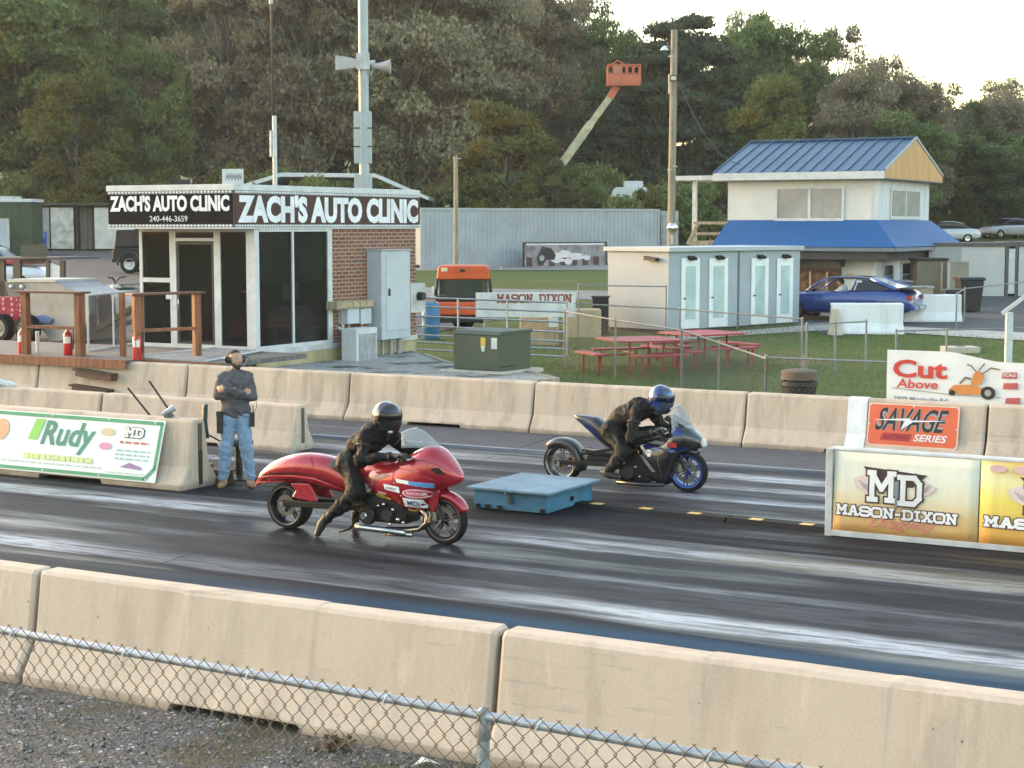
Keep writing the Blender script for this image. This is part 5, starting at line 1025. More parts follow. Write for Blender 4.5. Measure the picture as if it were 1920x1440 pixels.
for u, v, lb in ((43, 664, 'red fire extinguisher beside the left post of the left deck railing'), (128, 667, 'red fire extinguisher beneath the middle of the left deck railing, white horn raised'), (258, 675, 'red fire extinguisher in front of the second deck railing post')):
    x, y = onD(u, v - 1); o = thing('fire_extinguisher', lb, 'fire extinguisher', TN(-25 + x, nd + max(y, .15), DKZ), random.uniform(-.4, .2), 'fire extinguishers on the deck')
    MB().lathe([(0, 0), (.085, 0), (.09, .015), (.09, .38), (.075, .44), (.035, .47), (.03, .50), (0, .50)], (0, 0, 0), 'z', 20).build('cylinder', EXR, o, smooth='auto')
    lm = MB(); lm.add([(.0915 * math.sin(a), -.0915 * math.cos(a), z) for z in (.24, .37) for a in np.linspace(-.9, .9, 9)], [(i, i + 1, i + 10, i + 9) for i in range(8)]); lm.build('paper_label', mat('cream_label', (.70, .66, .62), .6), o)
    MB().tube([(0, 0, .50), (.0, 0, .53), (-.07, -.02, .56), (-.11, -.02, .545)], .014, 7).build('handle', WHTD if u == 128 else HSM, o, smooth=True); MB().tube([(.02, 0, .52), (.11, 0, .50), (.115, 0, .3), (.10, 0, .12)], .011, 7).build('hose', HSM, o, smooth=True)
x, y = onD(71, 660); o = thing('pipe_stub', 'short white plastic pipe standing upright on the deck', 'pipe', TN(-25 + x, nd + y, DKZ)); MB().cyl((0, 0, 0), (0, 0, .42), .04, None, 12).build('tube', WHT, o, smooth='auto')
# white framed chain-link gate panel on the deck
P, Q = TN(-25 + onD(166, 660)[0], nd + onD(166, 660)[1], DKZ), TN(-25 + onD(262, 645)[0], nd + onD(262, 645)[1], DKZ); d = Q - P; L = d.length
o = thing('gate_panel', 'white framed chain-link panel between the two deck railings', 'gate', P, math.atan2(d.y, d.x)); mb = MB(); mb.tube([(0, 0, .03), (0, 0, 1.15), (L, 0, 1.15), (L, 0, .03)], .025, 8, closed=True); mb.cyl((L * .48, 0, .03), (L * .48, 0, 1.15), .022, None, 8); mb.build('frame', WHT, o, smooth='auto')
mb = MB(); chainlink(mb, L, .03, 1.15, .08, .09, .0017); mb.build('wire_mesh', GALVD, o)
o = thing('ramp_mat', 'pale grey ramp mat with white edge behind the head of the standing man', 'mat', TN(HT - .05, HN - 2.5, .86), -A); hk(o); mb = MB(); mb.add([(-1.2, 0, .0), (1.1, -.25, .0), (.4, 2.75, .03), (-1.1, 2.85, .03)], [(0, 1, 2, 3)]); mb.build('sheet', mat('grey_mat', (.25, .26, .27), .7, var=.2), o, solid=.02)
mb = MB(); mb.tube([(-1.2, 0, .02), (-1.1, 2.85, .05)], .025, 6); mb.tube([(1.1, -.25, .02), (.4, 2.75, .05)], .025, 6); mb.build('edging', WHTD, o)
# ------------------------------------------------------------------ things resting on the far and middle barriers
BRW = mat('dark_brown_step_wood', (.055, .032, .024), .7, var=.3, scale=6)
for (ta, za, lb) in ((-22.75, .585, 'upper brown wooden step bolted to the far barrier'), (-22.80, .285, 'lower brown wooden step bolted to the far barrier')):
    o = thing('barrier_step', lb, 'step', TN(ta, 24.78, za), -A); o.rotation_euler = (0, math.radians(4), -A); y0 = -.05 if za > .4 else -.1
    MB().bx(-.50, .48, y0 - .20, y0 + .0, .02, .05).build('tread', BRW, o); MB().bx(-.44, .46, y0 - .17, y0 + .02, -.09, .018).build('riser', mat('reddish_step_wood', (.11, .055, .04), .7, var=.3, scale=6), o)
def broom(lb, p0, p1, head=True):
    o = thing('push_broom', lb, 'broom', p0); d = Vector(p1) - Vector(p0)
    MB().cyl((0, 0, 0), tuple(d), .016, .014, 8).build('handle', mat('black_handle', (.02, .018, .016), .6), o, smooth='auto')
    if head:
        MB().bx(-.32, .30, -.10, .10, -.02, .03).build('head', mat('brown_broom_head', (.10, .06, .03), .8), o); mb = MB(); random.seed(9)
        for i in range(240):
            x, y = random.uniform(-.32, .30), random.uniform(-.10, .10); mb.beam((x, y, -.02), (x + random.uniform(-.06, .06), y + random.uniform(-.07, .05), -.16), .008, .008)
        mb.build('bristles', mat('brown_bristles', (.10, .065, .032), .9, var=.6, scale=30), o)
b_ = gp(396, 884, .16); tp = on_n(275, 715, 17.5); broom('black-handled broom leaning on the green banner barrier, head on the ground behind it', (b_.x, b_.y, .165), TN(tp[0], 17.55, tp[1]))
tp = on_n(235, 728, 17.5); q = on_n(300, 796, 17.75); broom('black broom handle leaning beside the other broom, only its upper half above the barrier', TN(q[0] + .35, 17.95, .17), TN(tp[0], 17.55, tp[1]))
tp = on_n(316, 794, 17.3); o = thing('clamp_lamp', 'small grey clamp device sitting on top of the green banner barrier', 'clamp', TN(tp[0], 17.3, .9)); MB().bx(-.05, .05, -.05, .05, 0, .06).build('clamp_jaw', GALVD, o, bevel=.01); MB().cyl((-.07, -.03, .04), (.08, .0, .13), .03, .045, 12).build('lamp_head', GALV, o)
tp = on_n(8, 765, 21.0); o = thing('bag', 'crumpled white bag lying on the middle barrier at left edge', 'bag', TN(tp[0] - .05, 21.0, .70)); body_part('bag_body', [cap_((-.3, 0, .04), (.15, 0, .05), .07, .05), cap_((-.1, 0, .07), (.0, .03, .09), .06, .04), cap_((.1, 0, .04), (.25, -.03, .02), .045, .025)], mat('white_plastic_bag', (.62, .62, .60), .6), o, .015, .02, .012, 30)
# ------------------------------------------------------------------ yards, roads and paths beyond the strip
ASPH = mat('faded_asphalt', (.085, .085, .09), .9, var=.25, scale=1.2, fine=.2, bscale=40, col2=(.055, .054, .057)); ASPHP = mat('pale_worn_asphalt', (.20, .20, .205), .9, var=.2, scale=1.5, fine=.15, bscale=40)
PATH = mat('concrete_path', (.40, .37, .32), .9, var=.15, scale=2)
G2 = lambda u, v: gt(u, v)
struct(surf('yard_asphalt', [TN(-24.6, 28.5), TN(-24.6, 36), TN(-25.5, 46), G2(700, 520), G2(420, 492), Vector((-12, 98, 0)), Vector((-62, 98, 0)), Vector((-40, 45, 0)), TN(-60, 32.6), TN(-27, 32.6)], ASPH, .012))
struct(surf('service_road', [G2(600, 556), G2(1160, 563), G2(1330, 560), G2(1330, 545), G2(1150, 546), G2(600, 536)], ASPHP, .016))
struct(surf('container_pad', [G2(780, 508), G2(1260, 506), G2(1260, 497), G2(780, 498)], mat('light_gravel', (.26, .25, .23), .95, var=.3, scale=10), .02))
struct(surf('right_yard_asphalt', [G2(1500, 612), G2(1560, 632), G2(1700, 624), G2(1930, 632), G2(2300, 640), G2(2500, 520), G2(1900, 478), G2(1500, 505), G2(1350, 560)], ASPH, .013))
struct(surf('footpath', [G2(1240, 634), G2(1262, 640), G2(1420, 628), G2(1560, 620), G2(1700, 626), G2(1925, 640), G2(1925, 625), G2(1700, 614), G2(1560, 606), G2(1500, 612)], PATH, .022))
TZ = .50; TP = [TN(HT - .3, 25.3), TN(-16.0, 25.3), gp(1044, 710, TZ), gp(962, 690, TZ), gp(840, 680, TZ), gp(795, 664, TZ), TN(HT - .3, HN + 6.2)]
mb = MB(); mb.prismz([(q.x, q.y) for q in TP], -.15, TZ); struct(mb.build('gravel_terrace', gravel_material('yard_gravel', (.20, .19, .17), (.42, .41, .38), 22)))
tq = thing('timber_edging', 'weathered timber edging round the gravel terrace beside the green transformer', 'timber edging', (0, 0, 0))
for k in (1, 2, 3, 4): a, b = TP[k], TP[k + 1]; MB().beam((a.x, a.y, TZ - .12), (b.x, b.y, TZ - .12), .14, .28).build('timber', WOODG, tq, bevel=.01)
struct(surf('bare_earth', [TN(-19.5, 25.3), TN(-7, 25.3), TN(-7.5, 26.6), TN(-13, 27.4), TN(-16.5, 31.5), TN(-18.4, 31.5)], mat('bare_brown_earth', (.13, .092, .055), .95, var=.4, scale=2.5, bump=.4), .012))
# grass blades over the picnic lawn
gb = MB(); rg = random.Random(5)
for i in range(26000):
    t = rg.uniform(-21, -1); n = rg.uniform(25.6, 47); P = TN(t, n)
    if n < 27.5 and rg.random() < .5 and t < -8: continue
    if P.y > 46 and P.x < 4: continue
    z = gz(P.y); h = rg.uniform(.03, .09); a = rg.uniform(0, 6.28); w = .014
    gb.add([(P.x - math.cos(a) * w, P.y - math.sin(a) * w, z), (P.x + math.cos(a) * w, P.y + math.sin(a) * w, z), (P.x + rg.uniform(-.03, .03), P.y + rg.uniform(-.03, .03), z + h)], [(0, 1, 2)])
struct(gb.build('grass', leaf_mat('grass_blades', (.075, .115, .03), (.16, .19, .07), (.14, .12, .05), .1)), 'stuff')
# ------------------------------------------------------------------ shipping containers and stores
def corr(mb, x0, x1, z0, z1, y, pitch=.22, dep=.022):
    n = int((x1 - x0) / pitch); w = (x1 - x0) / n; pts = []
    for i in range(n): a = x0 + i * w; pts += [(a, y), (a + w * .35, y), (a + w * .5, y + dep), (a + w * .85, y + dep)]
    pts.append((x1, y)); k = len(pts)
    mb.add([(x, yy, z0) for x, yy in pts] + [(x, yy, z1) for x, yy in pts], [(i, i + 1, k + i + 1, k + i) for i in range(k - 1)])
def container(label, loc, rot, L, H, m, W=2.4, cat='container'):
    o = thing('shipping_container', label, cat, loc, rot); mb = MB(); corr(mb, .09, L - .09, .16, H - .10, .02); mb.build('corrugated_side', m, o)
    mb = MB(); mb.bx(.09, L - .09, .07, W - .02, .16, H - .1); mb.build('box_shell', m, o)
    mb = MB(); mb.bx(0, L, -.01, .06, 0, .158); mb.bx(0, L, -.01, .06, H - .1, H); mb.bx(0, .088, -.005, .08, .158, H - .1); mb.bx(L - .088, L, -.005, .08, .158, H - .1); mb.build('frame', m, o); MB().bx(0, L, .061, W, H - .02, H + .01).build('roof', m, o); return o
GRYC = mat('grey_container_paint', (.325, .35, .375), .55, var=.10, scale=1.2)
a = at(788, 424, 77); a.z = gz(77) + .02; b = at(1237, 424, 83); d = b - a
container('long pale grey corrugated shipping container on the grass bank', a, math.atan2(d.y, d.x), math.hypot(d.x, d.y), 2.72, GRYC)
a2 = at(1239, 424, 83.5); a2.z = gz(83) + .1; o = thing('storage_unit', 'short grey ribbed storage unit next to the right end of the long container', 'container', a2, .44)
mb = MB(); mb.bx(0, 1.0, 0, 2.4, 0, 2.35); mb.build('box_shell', mat('grey_panel_paint', (.30, .31, .32), .6), o, bevel=.02)
for k in range(4): MB().bx(.08, .9, -.03, -.002, .18 + k * .55, .50 + k * .55).build('louvre', MATS['grey_panel_paint'], o, bevel=.01)
GRNC = mat('dark_green_container_paint', (.028, .060, .030), .6, var=.2, scale=2)
p = at(-10, 424, 88); p.z = gz(88); o = container('dark green shipping container at left edge with white sheets on its roof', (p.x - 2, p.y, p.z), .0, 3.9, 2.75, GRNC)
zt = 2.76; MB().bx(1.0, 3.95, -.05, 2.2, zt + .002, zt + .16).build('roof_sheet', WHT, o, bevel=.01); MB().bx(1.2, 2.9, .1, 1.8, zt + .163, zt + .30).build('roof_sheet', WHTD, o)
p2 = at(-4, 424, 87); o = thing('leaning_panel', 'pale blue-grey door panel leaning on the dark green container', 'panel', (p2.x, 87.0, gz(87))); mb = MB(); fr(mb, -.3, .57, .0, 1.95, .09, -.05, .03); mb.build('frame', WHTD, o); MB().bx(-.21, .48, -.01, .01, .09, 1.86).build('sheet', mat('pale_blue_grey_sheet', (.40, .45, .50), .5), o)
DKC = mat('dark_brown_store', (.030, .032, .022), .8, var=.3, scale=2); p = at(60, 424, 93); p.z = gz(93)
o = thing('storage_shed', 'long dark open store with white doors standing ajar, left of the hut', 'shed', p, 0)
MB().bx(0, 5.6, .9, 2.6, 0, 2.45).build('back_wall', DKC, o); MB().bx(-.1, 5.7, -.4, 2.7, 2.46, 2.62).build('roof', mat('mossy_roof_edge', (.04, .05, .03), .9), o)
for x in (0, 1.0, 2.45, 3.35, 5.6): MB().bx(x - .06, x + .06, -.06, .06, 0, 2.455).build('post', DKC, o)
def sdoor(x0, x1, m, lb=None):
    d_ = MB().bx(x0, x1, -.12, -.06, .12, 2.35).build('door', m, o, bevel=.01, label=lb); mb = MB()
    for z in (.5, 1.05, 1.65): mb.bx(x0 + .08, x1 - .08, -.14, -.121, z, z + .05)
    mb.build('door_rib', m, d_); return d_
sdoor(1.05, 2.28, mat('rusty_white_paint', (.58, .56, .50), .7, var=.25, scale=2.5), 'rust-streaked white door'); sdoor(3.42, 5.55, mat('cream_door_paint', (.60, .58, .52), .6)); sdoor(.62, .96, mat('pinkish_grey_door', (.36, .34, .33), .7))
mb = MB(); corr(mb, 2.5, 3.3, .1, 2.4, .5, .2, .08); mb.build('corrugated_lining', mat('tan_grey_sheet', (.20, .185, .16), .7), o)
def barrel(label, P, h, r, m):
    o = thing('barrel', label, 'barrel', P); MB().lathe([(0, 0), (r * .93, 0), (r, h * .04), (r * .98, h * .3), (r * 1.03, h * .33), (r * .98, h * .36), (r * .98, h * .64), (r * 1.03, h * .67), (r * .98, h * .70), (r, h * .96), (r * .93, h), (r * .85, h * .985), (0, h * .985)], (0, 0, 0), 'z', 24).build('drum', m, o, smooth='auto'); MB().cyl((r * .4, 0, h * .985), (r * .4, 0, h * 1.02), r * .12, None, 10).build('bung', HSM, o); return o
P = at(73, 424, 91); barrel('bright blue plastic barrel standing by the dark open store', (P.x, 91, gz(91)), 1.12, .40, mat('bright_blue_plastic', (.010, .07, .36), .4))
P = at(807, 424, 46); barrel('blue barrel beside the orange utility vehicle behind the gate', (P.x, 46, gz(46)), .98, .25, mat('mid_blue_plastic', (.035, .17, .34), .5, var=.15))
p = at(128, 424, 101); o = thing('shed', 'shed with dark grey shingle roof behind the dark open store', 'shed', (p.x, 101, gz(101)), 0); MB().bx(0, 6.5, 0, 4, 0, 2.6).build('wall', WHTD, o); MB().prismx([(-.4, 2.6), (2, 3.9), (4.4, 2.6)], -.3, 6.8).build('roof', mat('dark_shingles', (.075, .08, .085), .9, var=.2, scale=8), o)
# ------------------------------------------------------------------ vehicles
GLS = glass_mat('vehicle_glass', (.02, .024, .028), .12); TIRE2 = TYRE
def vwheel(par, x, y, r, w, side, m=None):
    o = MB().lathe([(r * .62, -w / 2), (r * .9, -w / 2), (r, -w * .3), (r, w * .3), (r * .9, w / 2), (r * .62, w / 2)], (x, y, r), 'y', 28, True).build('wheel', TYRE, par, smooth='auto')
    mb = MB(); s = side; mb.lathe([(0, s * w * .40), (r * .2, s * w * .42), (r * .28, s * w * .25), (r * .52, s * w * .30), (r * .6, s * w * .48), (r * .64, s * w * .46), (r * .62, -s * w * .3), (0, -s * w * .3)], (x, y, r), 'y', 24)
    mb.build('rim', m or CHROME, o, smooth='auto')
def car(label, loc, rot, m, body, cab, L, W, r=.31, ax=(.78, 3.35), name='parked_car', cat='car', rim=None, head=True, group=None):
    o = thing(name, label, cat, loc, rot, group); mb = MB(); body_loft(mb, body, 5.5, 24, 40); mb.build('body', m, o, smooth=True)
    mb = MB(); body_loft(mb, cab, 4.5, 24, 30); g = mb.build('windows', GLS, o, smooth=True)
    rf = [(x, zt - .06, zt + .012, w * .93) for x, zb, zt, w in cab if zt > max(c[2] for c in cab) - .16]
    mb = MB(); body_loft(mb, rf, 4, 24, 16); mb.build('roof', m, o, smooth=True)
    for x in ax:
        for s in (-1, 1): vwheel(o, x, s * (W / 2 - .11), r, .21, s, rim)
    return o
# blue hatchback on the right, driver inside
BLC = mat('bright_blue_car_paint', (.008, .050, .23), .25, .3, coat=1.0, var=.06)
cp = at(1588, 424, 51.8); cp = TN(cp.x * TX + cp.y * TY, cp.x * NX + cp.y * NY); cz = gz(cp.y)
K = thing('hatchback_car', 'bright blue hatchback with driver\'s window open behind the white barriers', 'car', (cp.x, cp.y, cz), math.pi - A)
bd = [(-2.24, .40, .62, .74), (-2.18, .30, .88, .82), (-1.9, .24, .95, .86), (-1.2, .22, .95, .87), (0, .22, .90, .87), (.8, .22, .88, .87), (1.5, .24, .84, .85), (2.0, .28, .76, .80), (2.22, .36, .62, .72)]
mb = MB(); body_loft(mb, bd, 5.5, 26, 44); kb = mb.build('body', BLC, K, smooth=True)
for y in (-1, 1):      # pillars of the open cabin
    for a, b, r in (((1.02, y * .70, .88), (.42, y * .58, 1.27), .03), ((-.42, y * .74, .90), (-.55, y * .60, 1.28), .035), ((-1.75, y * .72, .96), (-.95, y * .58, 1.26), .075)): MB().tube([a, b], r, 8).build('pillar', BLC, K, smooth=True)
mb = MB(); body_loft(mb, [(.48, 1.24, 1.29, .55), (.2, 1.25, 1.335, .60), (-.5, 1.25, 1.345, .61), (-1.0, 1.22, 1.30, .58)], 3.5); mb.build('roof', mat('dark_blue_roof', (.012, .03, .08), .3, coat=1.0), K, smooth=True)
mb = MB(); mb.add([(-1.02, -.56, 1.27), (-1.02, .56, 1.27), (-1.86, .66, .965), (-1.86, -.66, .965)], [(0, 1, 2, 3)]); mb.build('rear_window', glass_mat('rear_glass', (.25, .28, .30), .06), K, solid=.01)
mb = MB(); mb.add([(.44, -.55, 1.27), (.44, .55, 1.27), (1.05, .68, .89), (1.05, -.68, .89)], [(0, 1, 2, 3)]); mb.build('windscreen', SCREEN, K, solid=.006)
mb = MB(); mb.add([(-.52, .735, .93), (-1.5, .735, .96), (-.98, .60, 1.23), (-.60, .60, 1.25)], [(0, 1, 2, 3)]); mb.build('rear_side_window', GLS, K, solid=.01)
MB().bx(-.72, -.55, .70, .71, 1.16, 1.22).build('paper_number', mat('white_paper_number', (.7, .7, .68), .7), K)
for s in (-1, 1): MB().bx(-2.255, -2.10, s * .80 - .02 if s < 0 else .36, -.36 if s < 0 else .82, .66, .80).build('tail_light', mat('red_tail_lens', (.30, .02, .02), .25, coat=.6), K, bevel=.01)
MB().bx(-2.30, -1.78, -.72, .72, .985, 1.015).build('rear_spoiler', HSM, K, bevel=.01); MB().bx(-2.34, -2.2, -.76, .76, .36, .50).build('bumper', BLC, K, bevel=.03); MB().bx(-2.36, -2.345, -.30, .25, .40, .47).build('number_plate', WHTD, K)
MB().bx(-.3, .9, -.65, .65, .45, .6).build('seat', DARKIN, K); MB().beam((.95, .36, .86), (.80, .36, .95), .3, .03).build('steering_wheel', HSM, K)
for x in (-1.32, 1.3):
    for s in (-1, 1): vwheel(K, x, s * .76, .31, .20, s)
o = thing('person', 'driver in white shirt sitting in the blue hatchback', 'person', (cp.x, cp.y, cz), math.pi - A)
body_part('body', [cap_((-.05, .33, .62), (-.02, .36, .90), .13, .12), cap_((0, .36, 1.0), (.03, .36, 1.08), .05), cap_((.04, .37, 1.12), (.06, .38, 1.17), .085, .08), cap_((.05, .52, .9), (.32, .5, .80), .05, .04), cap_((.32, .5, .8), (.6, .40, .92), .04, .03), cap_((.12, .38, 1.13), (.15, .38, 1.12), .02)], SKIN, o, .014, .012)
body_part('shirt', [cap_((-.05, .33, .62), (-.03, .35, .93), .155, .145), cap_((-.03, .52, .93), (.14, .52, .86), .075, .06)], mat('white_cotton', (.62, .62, .62), .9), o, .015, .02); body_part('hair', [cap_((.02, .37, 1.16), (.04, .38, 1.20), .09, .085)], MATS['short_dark_hair'], o, .012, .012)
SED = [(-2.2, .4, .7, .7), (-2.1, .28, .92, .82), (-1.5, .22, .96, .87), (0, .2, .95, .88), (1.0, .22, .92, .87), (1.9, .26, .82, .82), (2.2, .38, .62, .7)]; SEDC = [(-1.6, .88, .97, .62), (-1.1, .88, 1.28, .62), (-.4, .88, 1.42, .62), (.3, .88, 1.40, .62), (.8, .88, 1.2, .66), (1.15, .88, .95, .68)]
WCAR = mat('white_car_paint', (.62, .64, .70), .25, coat=1.0, var=.04)
P = at(1893, 424, 122); car('white sedan parked on the rise at right edge above the pale cabins', (P.x, 122, gz(122)), math.radians(200), WCAR, SED, SEDC, 4.4, 1.78, ax=(-1.32, 1.35))
P = at(1772, 424, 112); car('white car mostly hidden behind the right corner of the white house', (P.x, 112, gz(112)), math.radians(175), WCAR, SED, SEDC, 4.4, 1.78, ax=(-1.32, 1.35))
SUVB = [(-2.3, .5, .95, .78), (-2.25, .42, 1.05, .88), (-1.5, .40, 1.08, .92), (0, .40, 1.08, .92), (1.2, .42, 1.06, .92), (2.1, .45, 1.0, .88), (2.3, .55, .85, .8)]; SUVC = [(-2.2, 1.0, 1.1, .78), (-2.1, 1.0, 1.72, .76), (-1.5, 1.0, 1.78, .76), (.2, 1.0, 1.76, .76), (.6, 1.0, 1.6, .76), (1.05, 1.0, 1.1, .78)]
DKV = mat('black_green_paint', (.010, .014, .015), .55, spec=.3)
P = gt(240, 512); x0 = at(218, 424, P.y).x; o = thing('off_road_wagon', 'dark boxy off-road wagon half hidden behind the left edge of the hut', 'car', (x0, P.y, gz(P.y)))
MB().prism([(0, .55), (.02, 1.02), (.10, 1.08), (4.3, 1.10), (4.4, .95), (4.4, .5), (.1, .5)], -.9, .9).build('body', DKV, o, bevel=.06, seg=3); MB().prism([(.06, 1.085), (.16, 1.86), (2.6, 1.90), (3.2, 1.10)], -.80, .80).build('cabin', DKV, o, bevel=.06, seg=3)
MB().prism([(.22, 1.22), (.26, 1.74), (1.0, 1.76), (1.0, 1.22)], -.812, -.80).build('side_window', GLS, o); MB().prism([(1.1, 1.22), (1.1, 1.76), (2.4, 1.78), (2.8, 1.22)], -.812, -.80).build('side_window', GLS, o)
mb = MB(); mb.tube([(.25 + .48 + .50 * math.cos(a), -.90, .40 + .50 * math.sin(a)) for a in np.linspace(-.1, math.pi + .1, 14)], .045, 6); mb.build('wheel_arch', HSM, o, smooth=True); MB().bx(-.06, .05, -.8, .8, .48, .66).build('bumper', HSM, o, bevel=.03)
for x in (.73, 3.5):
    for s in (-1, 1): vwheel(o, x, s * .80, .40, .26, s, mat('pale_alloy_wheel', (.5, .5, .5), .4, .6))
P = at(8, 424, 58); o = car('white vehicle with red panel on its front, behind the black cab at left edge', (P.x - .6, 58, gz(58) + .25), math.radians(-6), WCAR, SUVB, SUVC, 4.6, 1.86, .38, (-1.42, 1.45), 'parked_car')
MB().bx(.9, 2.15, -.85, -.30, 1.09, 1.24).build('red_panel', mat('faded_red_panel', (.45, .05, .07), .5), o, bevel=.04)
# grey hopper trailer, black cab buggy and quad bike on the yard at left
n0 = 32.6 + .0; GRYM = mat('dull_grey_sheet_metal', (.27, .275, .28), .5, .35, var=.15, scale=2)
def hp(u, v, n=33.6): t, z = on_n(u, v, n); return t + 32, z
NH = 33.6; H0 = thing('hopper_trailer', 'grey sheet-metal hopper trailer with beige wheels behind the deck railing', 'trailer', TN(-32, NH, 0), -A); gzh = gzTN(-32, NH)
pts = [hp(18, 526), hp(104, 527), hp(128, 540), hp(165, 552), hp(168, 590), hp(150, 640), hp(95, 642), hp(58, 590), hp(40, 560)]
MB().prism(pts, 0, 1.5).build('hopper_body', GRYM, H0, bevel=.03); MB().prism([hp(16, 523), hp(106, 524), hp(106, 529), hp(16, 529)], -.04, 1.54).build('hopper_rim', mat('pale_metal_rim', (.40, .40, .39), .5, .3), H0)
MB().prism([hp(166, 552), hp(178, 547), hp(198, 552), hp(238, 568), hp(248, 585), hp(236, 600), hp(168, 618)], .25, 1.25).build('spout', GRYM, H0, bevel=.04); MB().prism([hp(172, 560), hp(178, 551), hp(192, 551), hp(200, 560), hp(206, 600), hp(176, 612)], .2, 1.3).build('spout_mouth', DARKIN, H0, bevel=.02)
MB().beam((hp(172, 618)[0], .2, hp(172, 618)[1]), (hp(236, 580)[0], .2, hp(236, 580)[1]), .12, .14).build('auger_tube', BLK, H0)
cr = mat('beige_wheel_paint', (.42, .37, .28), .6)
for u in (14, 62): 
    x, z = hp(u, 630); vwheel(H0, x, -.18, .38, .30, -1, cr); H0.children[-1].location.z = gzh - .02
for u in (22, 42): x, z = hp(u, 536); MB().ell((x - .0, -.03, z - .02), (.07, .04, .06), 12, 8).build('lamp', WHT, H0, smooth=True)
MB().prism([hp(10, 528), hp(42, 528), hp(42, 566), hp(18, 560)], -.02, 1.4).build('end_plate', mat('dark_grey_plate', (.12, .12, .125), .6), H0)
MB().prism([hp(60, 596), hp(80, 590), hp(100, 598), hp(98, 606), hp(60, 606)], -.06, .4).build('blue_cover', mat('blue_tarp', (.10, .16, .33), .7), H0, bevel=.02)
o = thing('tarp', 'red tarpaulin with white flecks hung over the hopper trailer at left edge', 'tarp', TN(-32, NH - .05, 0), -A)
def plaid():
    m, N, L, p = _nodes('red_flecked_tarp'); geo = N.new('ShaderNodeNewGeometry'); v = N.new('ShaderNodeTexVoronoi'); v.inputs['Scale'].default_value = 7; v.inputs['Randomness'].default_value = .35; L.new(geo.outputs['Position'], v.inputs['Vector'])
    L.new(mixc(N, L, ramp(N, L, v.outputs['Distance'], [(.28, (1, 1, 1)), (.36, (0, 0, 0))]), (.28, .012, .03), (.52, .30, .32)), p.inputs['Base Color']); p.inputs['Roughness'].default_value = .8; return m
MB().prism([hp(-30, 558), hp(38, 556), hp(44, 566), hp(42, 602), hp(30, 606), hp(-30, 600)], -.02, .9).build('sheet', plaid(), o, bevel=.03)
NB = 38.5
def hq(u, v): t, z = on_n(u, v, NB); return t + 34, z
o = thing('cab_buggy', 'black-roofed utility buggy cab with open side door behind the hopper trailer', 'buggy', TN(-34, NB, 0), -A)
MB().prism([hq(-40, 482), hq(116, 482), hq(118, 486), hq(-40, 488)], -.1, 1.6).build('roof', HSM, o, bevel=.02)
for (u0, u1) in ((-2, 8), (24, 38), (86, 92), (112, 120)): MB().prism([hq(u0, 488), hq(u1, 488), hq(u1, 560), hq(u0, 560)], 0, .08).build('pillar', HSM, o)
MB().prism([hq(-40, 526), hq(118, 526), hq(118, 600), hq(-40, 600)], .0, 1.5).build('body_tub', HSM, o, bevel=.03)
MB().prism([hq(38, 490), hq(86, 490), hq(86, 525), hq(38, 525)], .04, .06).build('windscreen', glass_mat('buggy_glass', (.09, .10, .09), .08, .3), o)
MB().prism([hq(92, 492), hq(112, 500), hq(112, 525), hq(92, 525)], .04, .06).build('door', WCAR, o)
for x in (0.4, 2.2): vwheel(o, x - 1.4, .05, .36, .24, -1, cr); o.children[-1].location.z = gzTN(-34, NB)
o = thing('quad_bike', 'dark green quad bike with handlebars up, parked in the yard left of the hut', 'quad bike', TN(on_n(205, 548, 42)[0], 42, gzTN(-38, 42)), -A)
for x in (-.65, .65):
    for s in (-1, 1): vwheel(o, x, s * .45, .28, .22, s, BLK)
mb = MB(); body_loft(mb, [(-.9, .55, .68, .4), (-.6, .5, .78, .42), (-.2, .5, .8, .22), (.2, .5, .86, .2), (.6, .5, .84, .42), (.95, .5, .72, .4)], 3); mb.build('body', mat('dark_green_plastic', (.02, .06, .05), .4), o, smooth=True)
MB().tube([(.35, -.42, 1.08), (.3, -.15, 1.05), (.25, 0, .9), (.3, .15, 1.05), (.35, .42, 1.08)], .03, 8).build('handlebar', HSM, o); MB().bx(.75, 1.1, -.4, .4, .85, .88).build('front_rack', HSM, o); MB().bx(-1.15, -.6, -.4, .4, .8, .83).build('rear_rack', HSM, o); MB().bx(.55, .8, -.45, -.2, .74, .84).build('head_lamp', WHT, o, bevel=.02)
o = thing('toolbox', 'small orange toolbox between the hopper trailer and quad bike', 'box', TN(on_n(138, 545, 39)[0], 39, gzTN(-33, 39)), -A); MB().bx(-.45, .45, -.25, .25, .0, 1.0).build('stand', HSM, o); MB().bx(-.5, .5, -.3, .3, 1.002, 1.14).build('lid', mat('orange_plastic', (.55, .12, .03), .5), o, bevel=.02)
# orange cab vehicle behind the gate
YO = 48.5; P = at(868, 424, YO); s_ = YO / FPX; z_ = lambda v: CAMH + (424 - v) * s_ - gz(YO)
O = thing('utility_vehicle', 'orange-roofed utility vehicle facing the camera behind the pipe gate', 'utility vehicle', (P.x, YO, gz(YO)), 0)
ORG = mat('orange_paint', (.62, .085, .012), .4, coat=.4)
MB().prism([(-.74, z_(523)), (-.70, z_(500)), (-.60, z_(497)), (.66, z_(497)), (.74, z_(503)), (.76, z_(523))], -.35, 1.2).build('roof', ORG, O, bevel=.04, seg=3)
for x in (-.52, .56): MB().bx(x - .09, x + .09, -.38, -.355, z_(508), z_(501)).build('work_light', mat('amber_white_lens', (.75, .62, .40), .3), O, bevel=.01)
MB().bx(-.08, .06, -.362, -.352, z_(509), z_(504)).build('badge', DARKIN, O)
for x in (-.72, .76): MB().tube([(x, -.30, z_(522)), (x * 1.05, -.45, z_(552))], .045, 8).build('pillar', HSM, O, smooth=True)
MB().bx(-.66, .70, -.30, -.29, z_(551), z_(523)).build('windscreen', glass_mat('green_tint_glass', (.03, .055, .04), .04, .25), O)
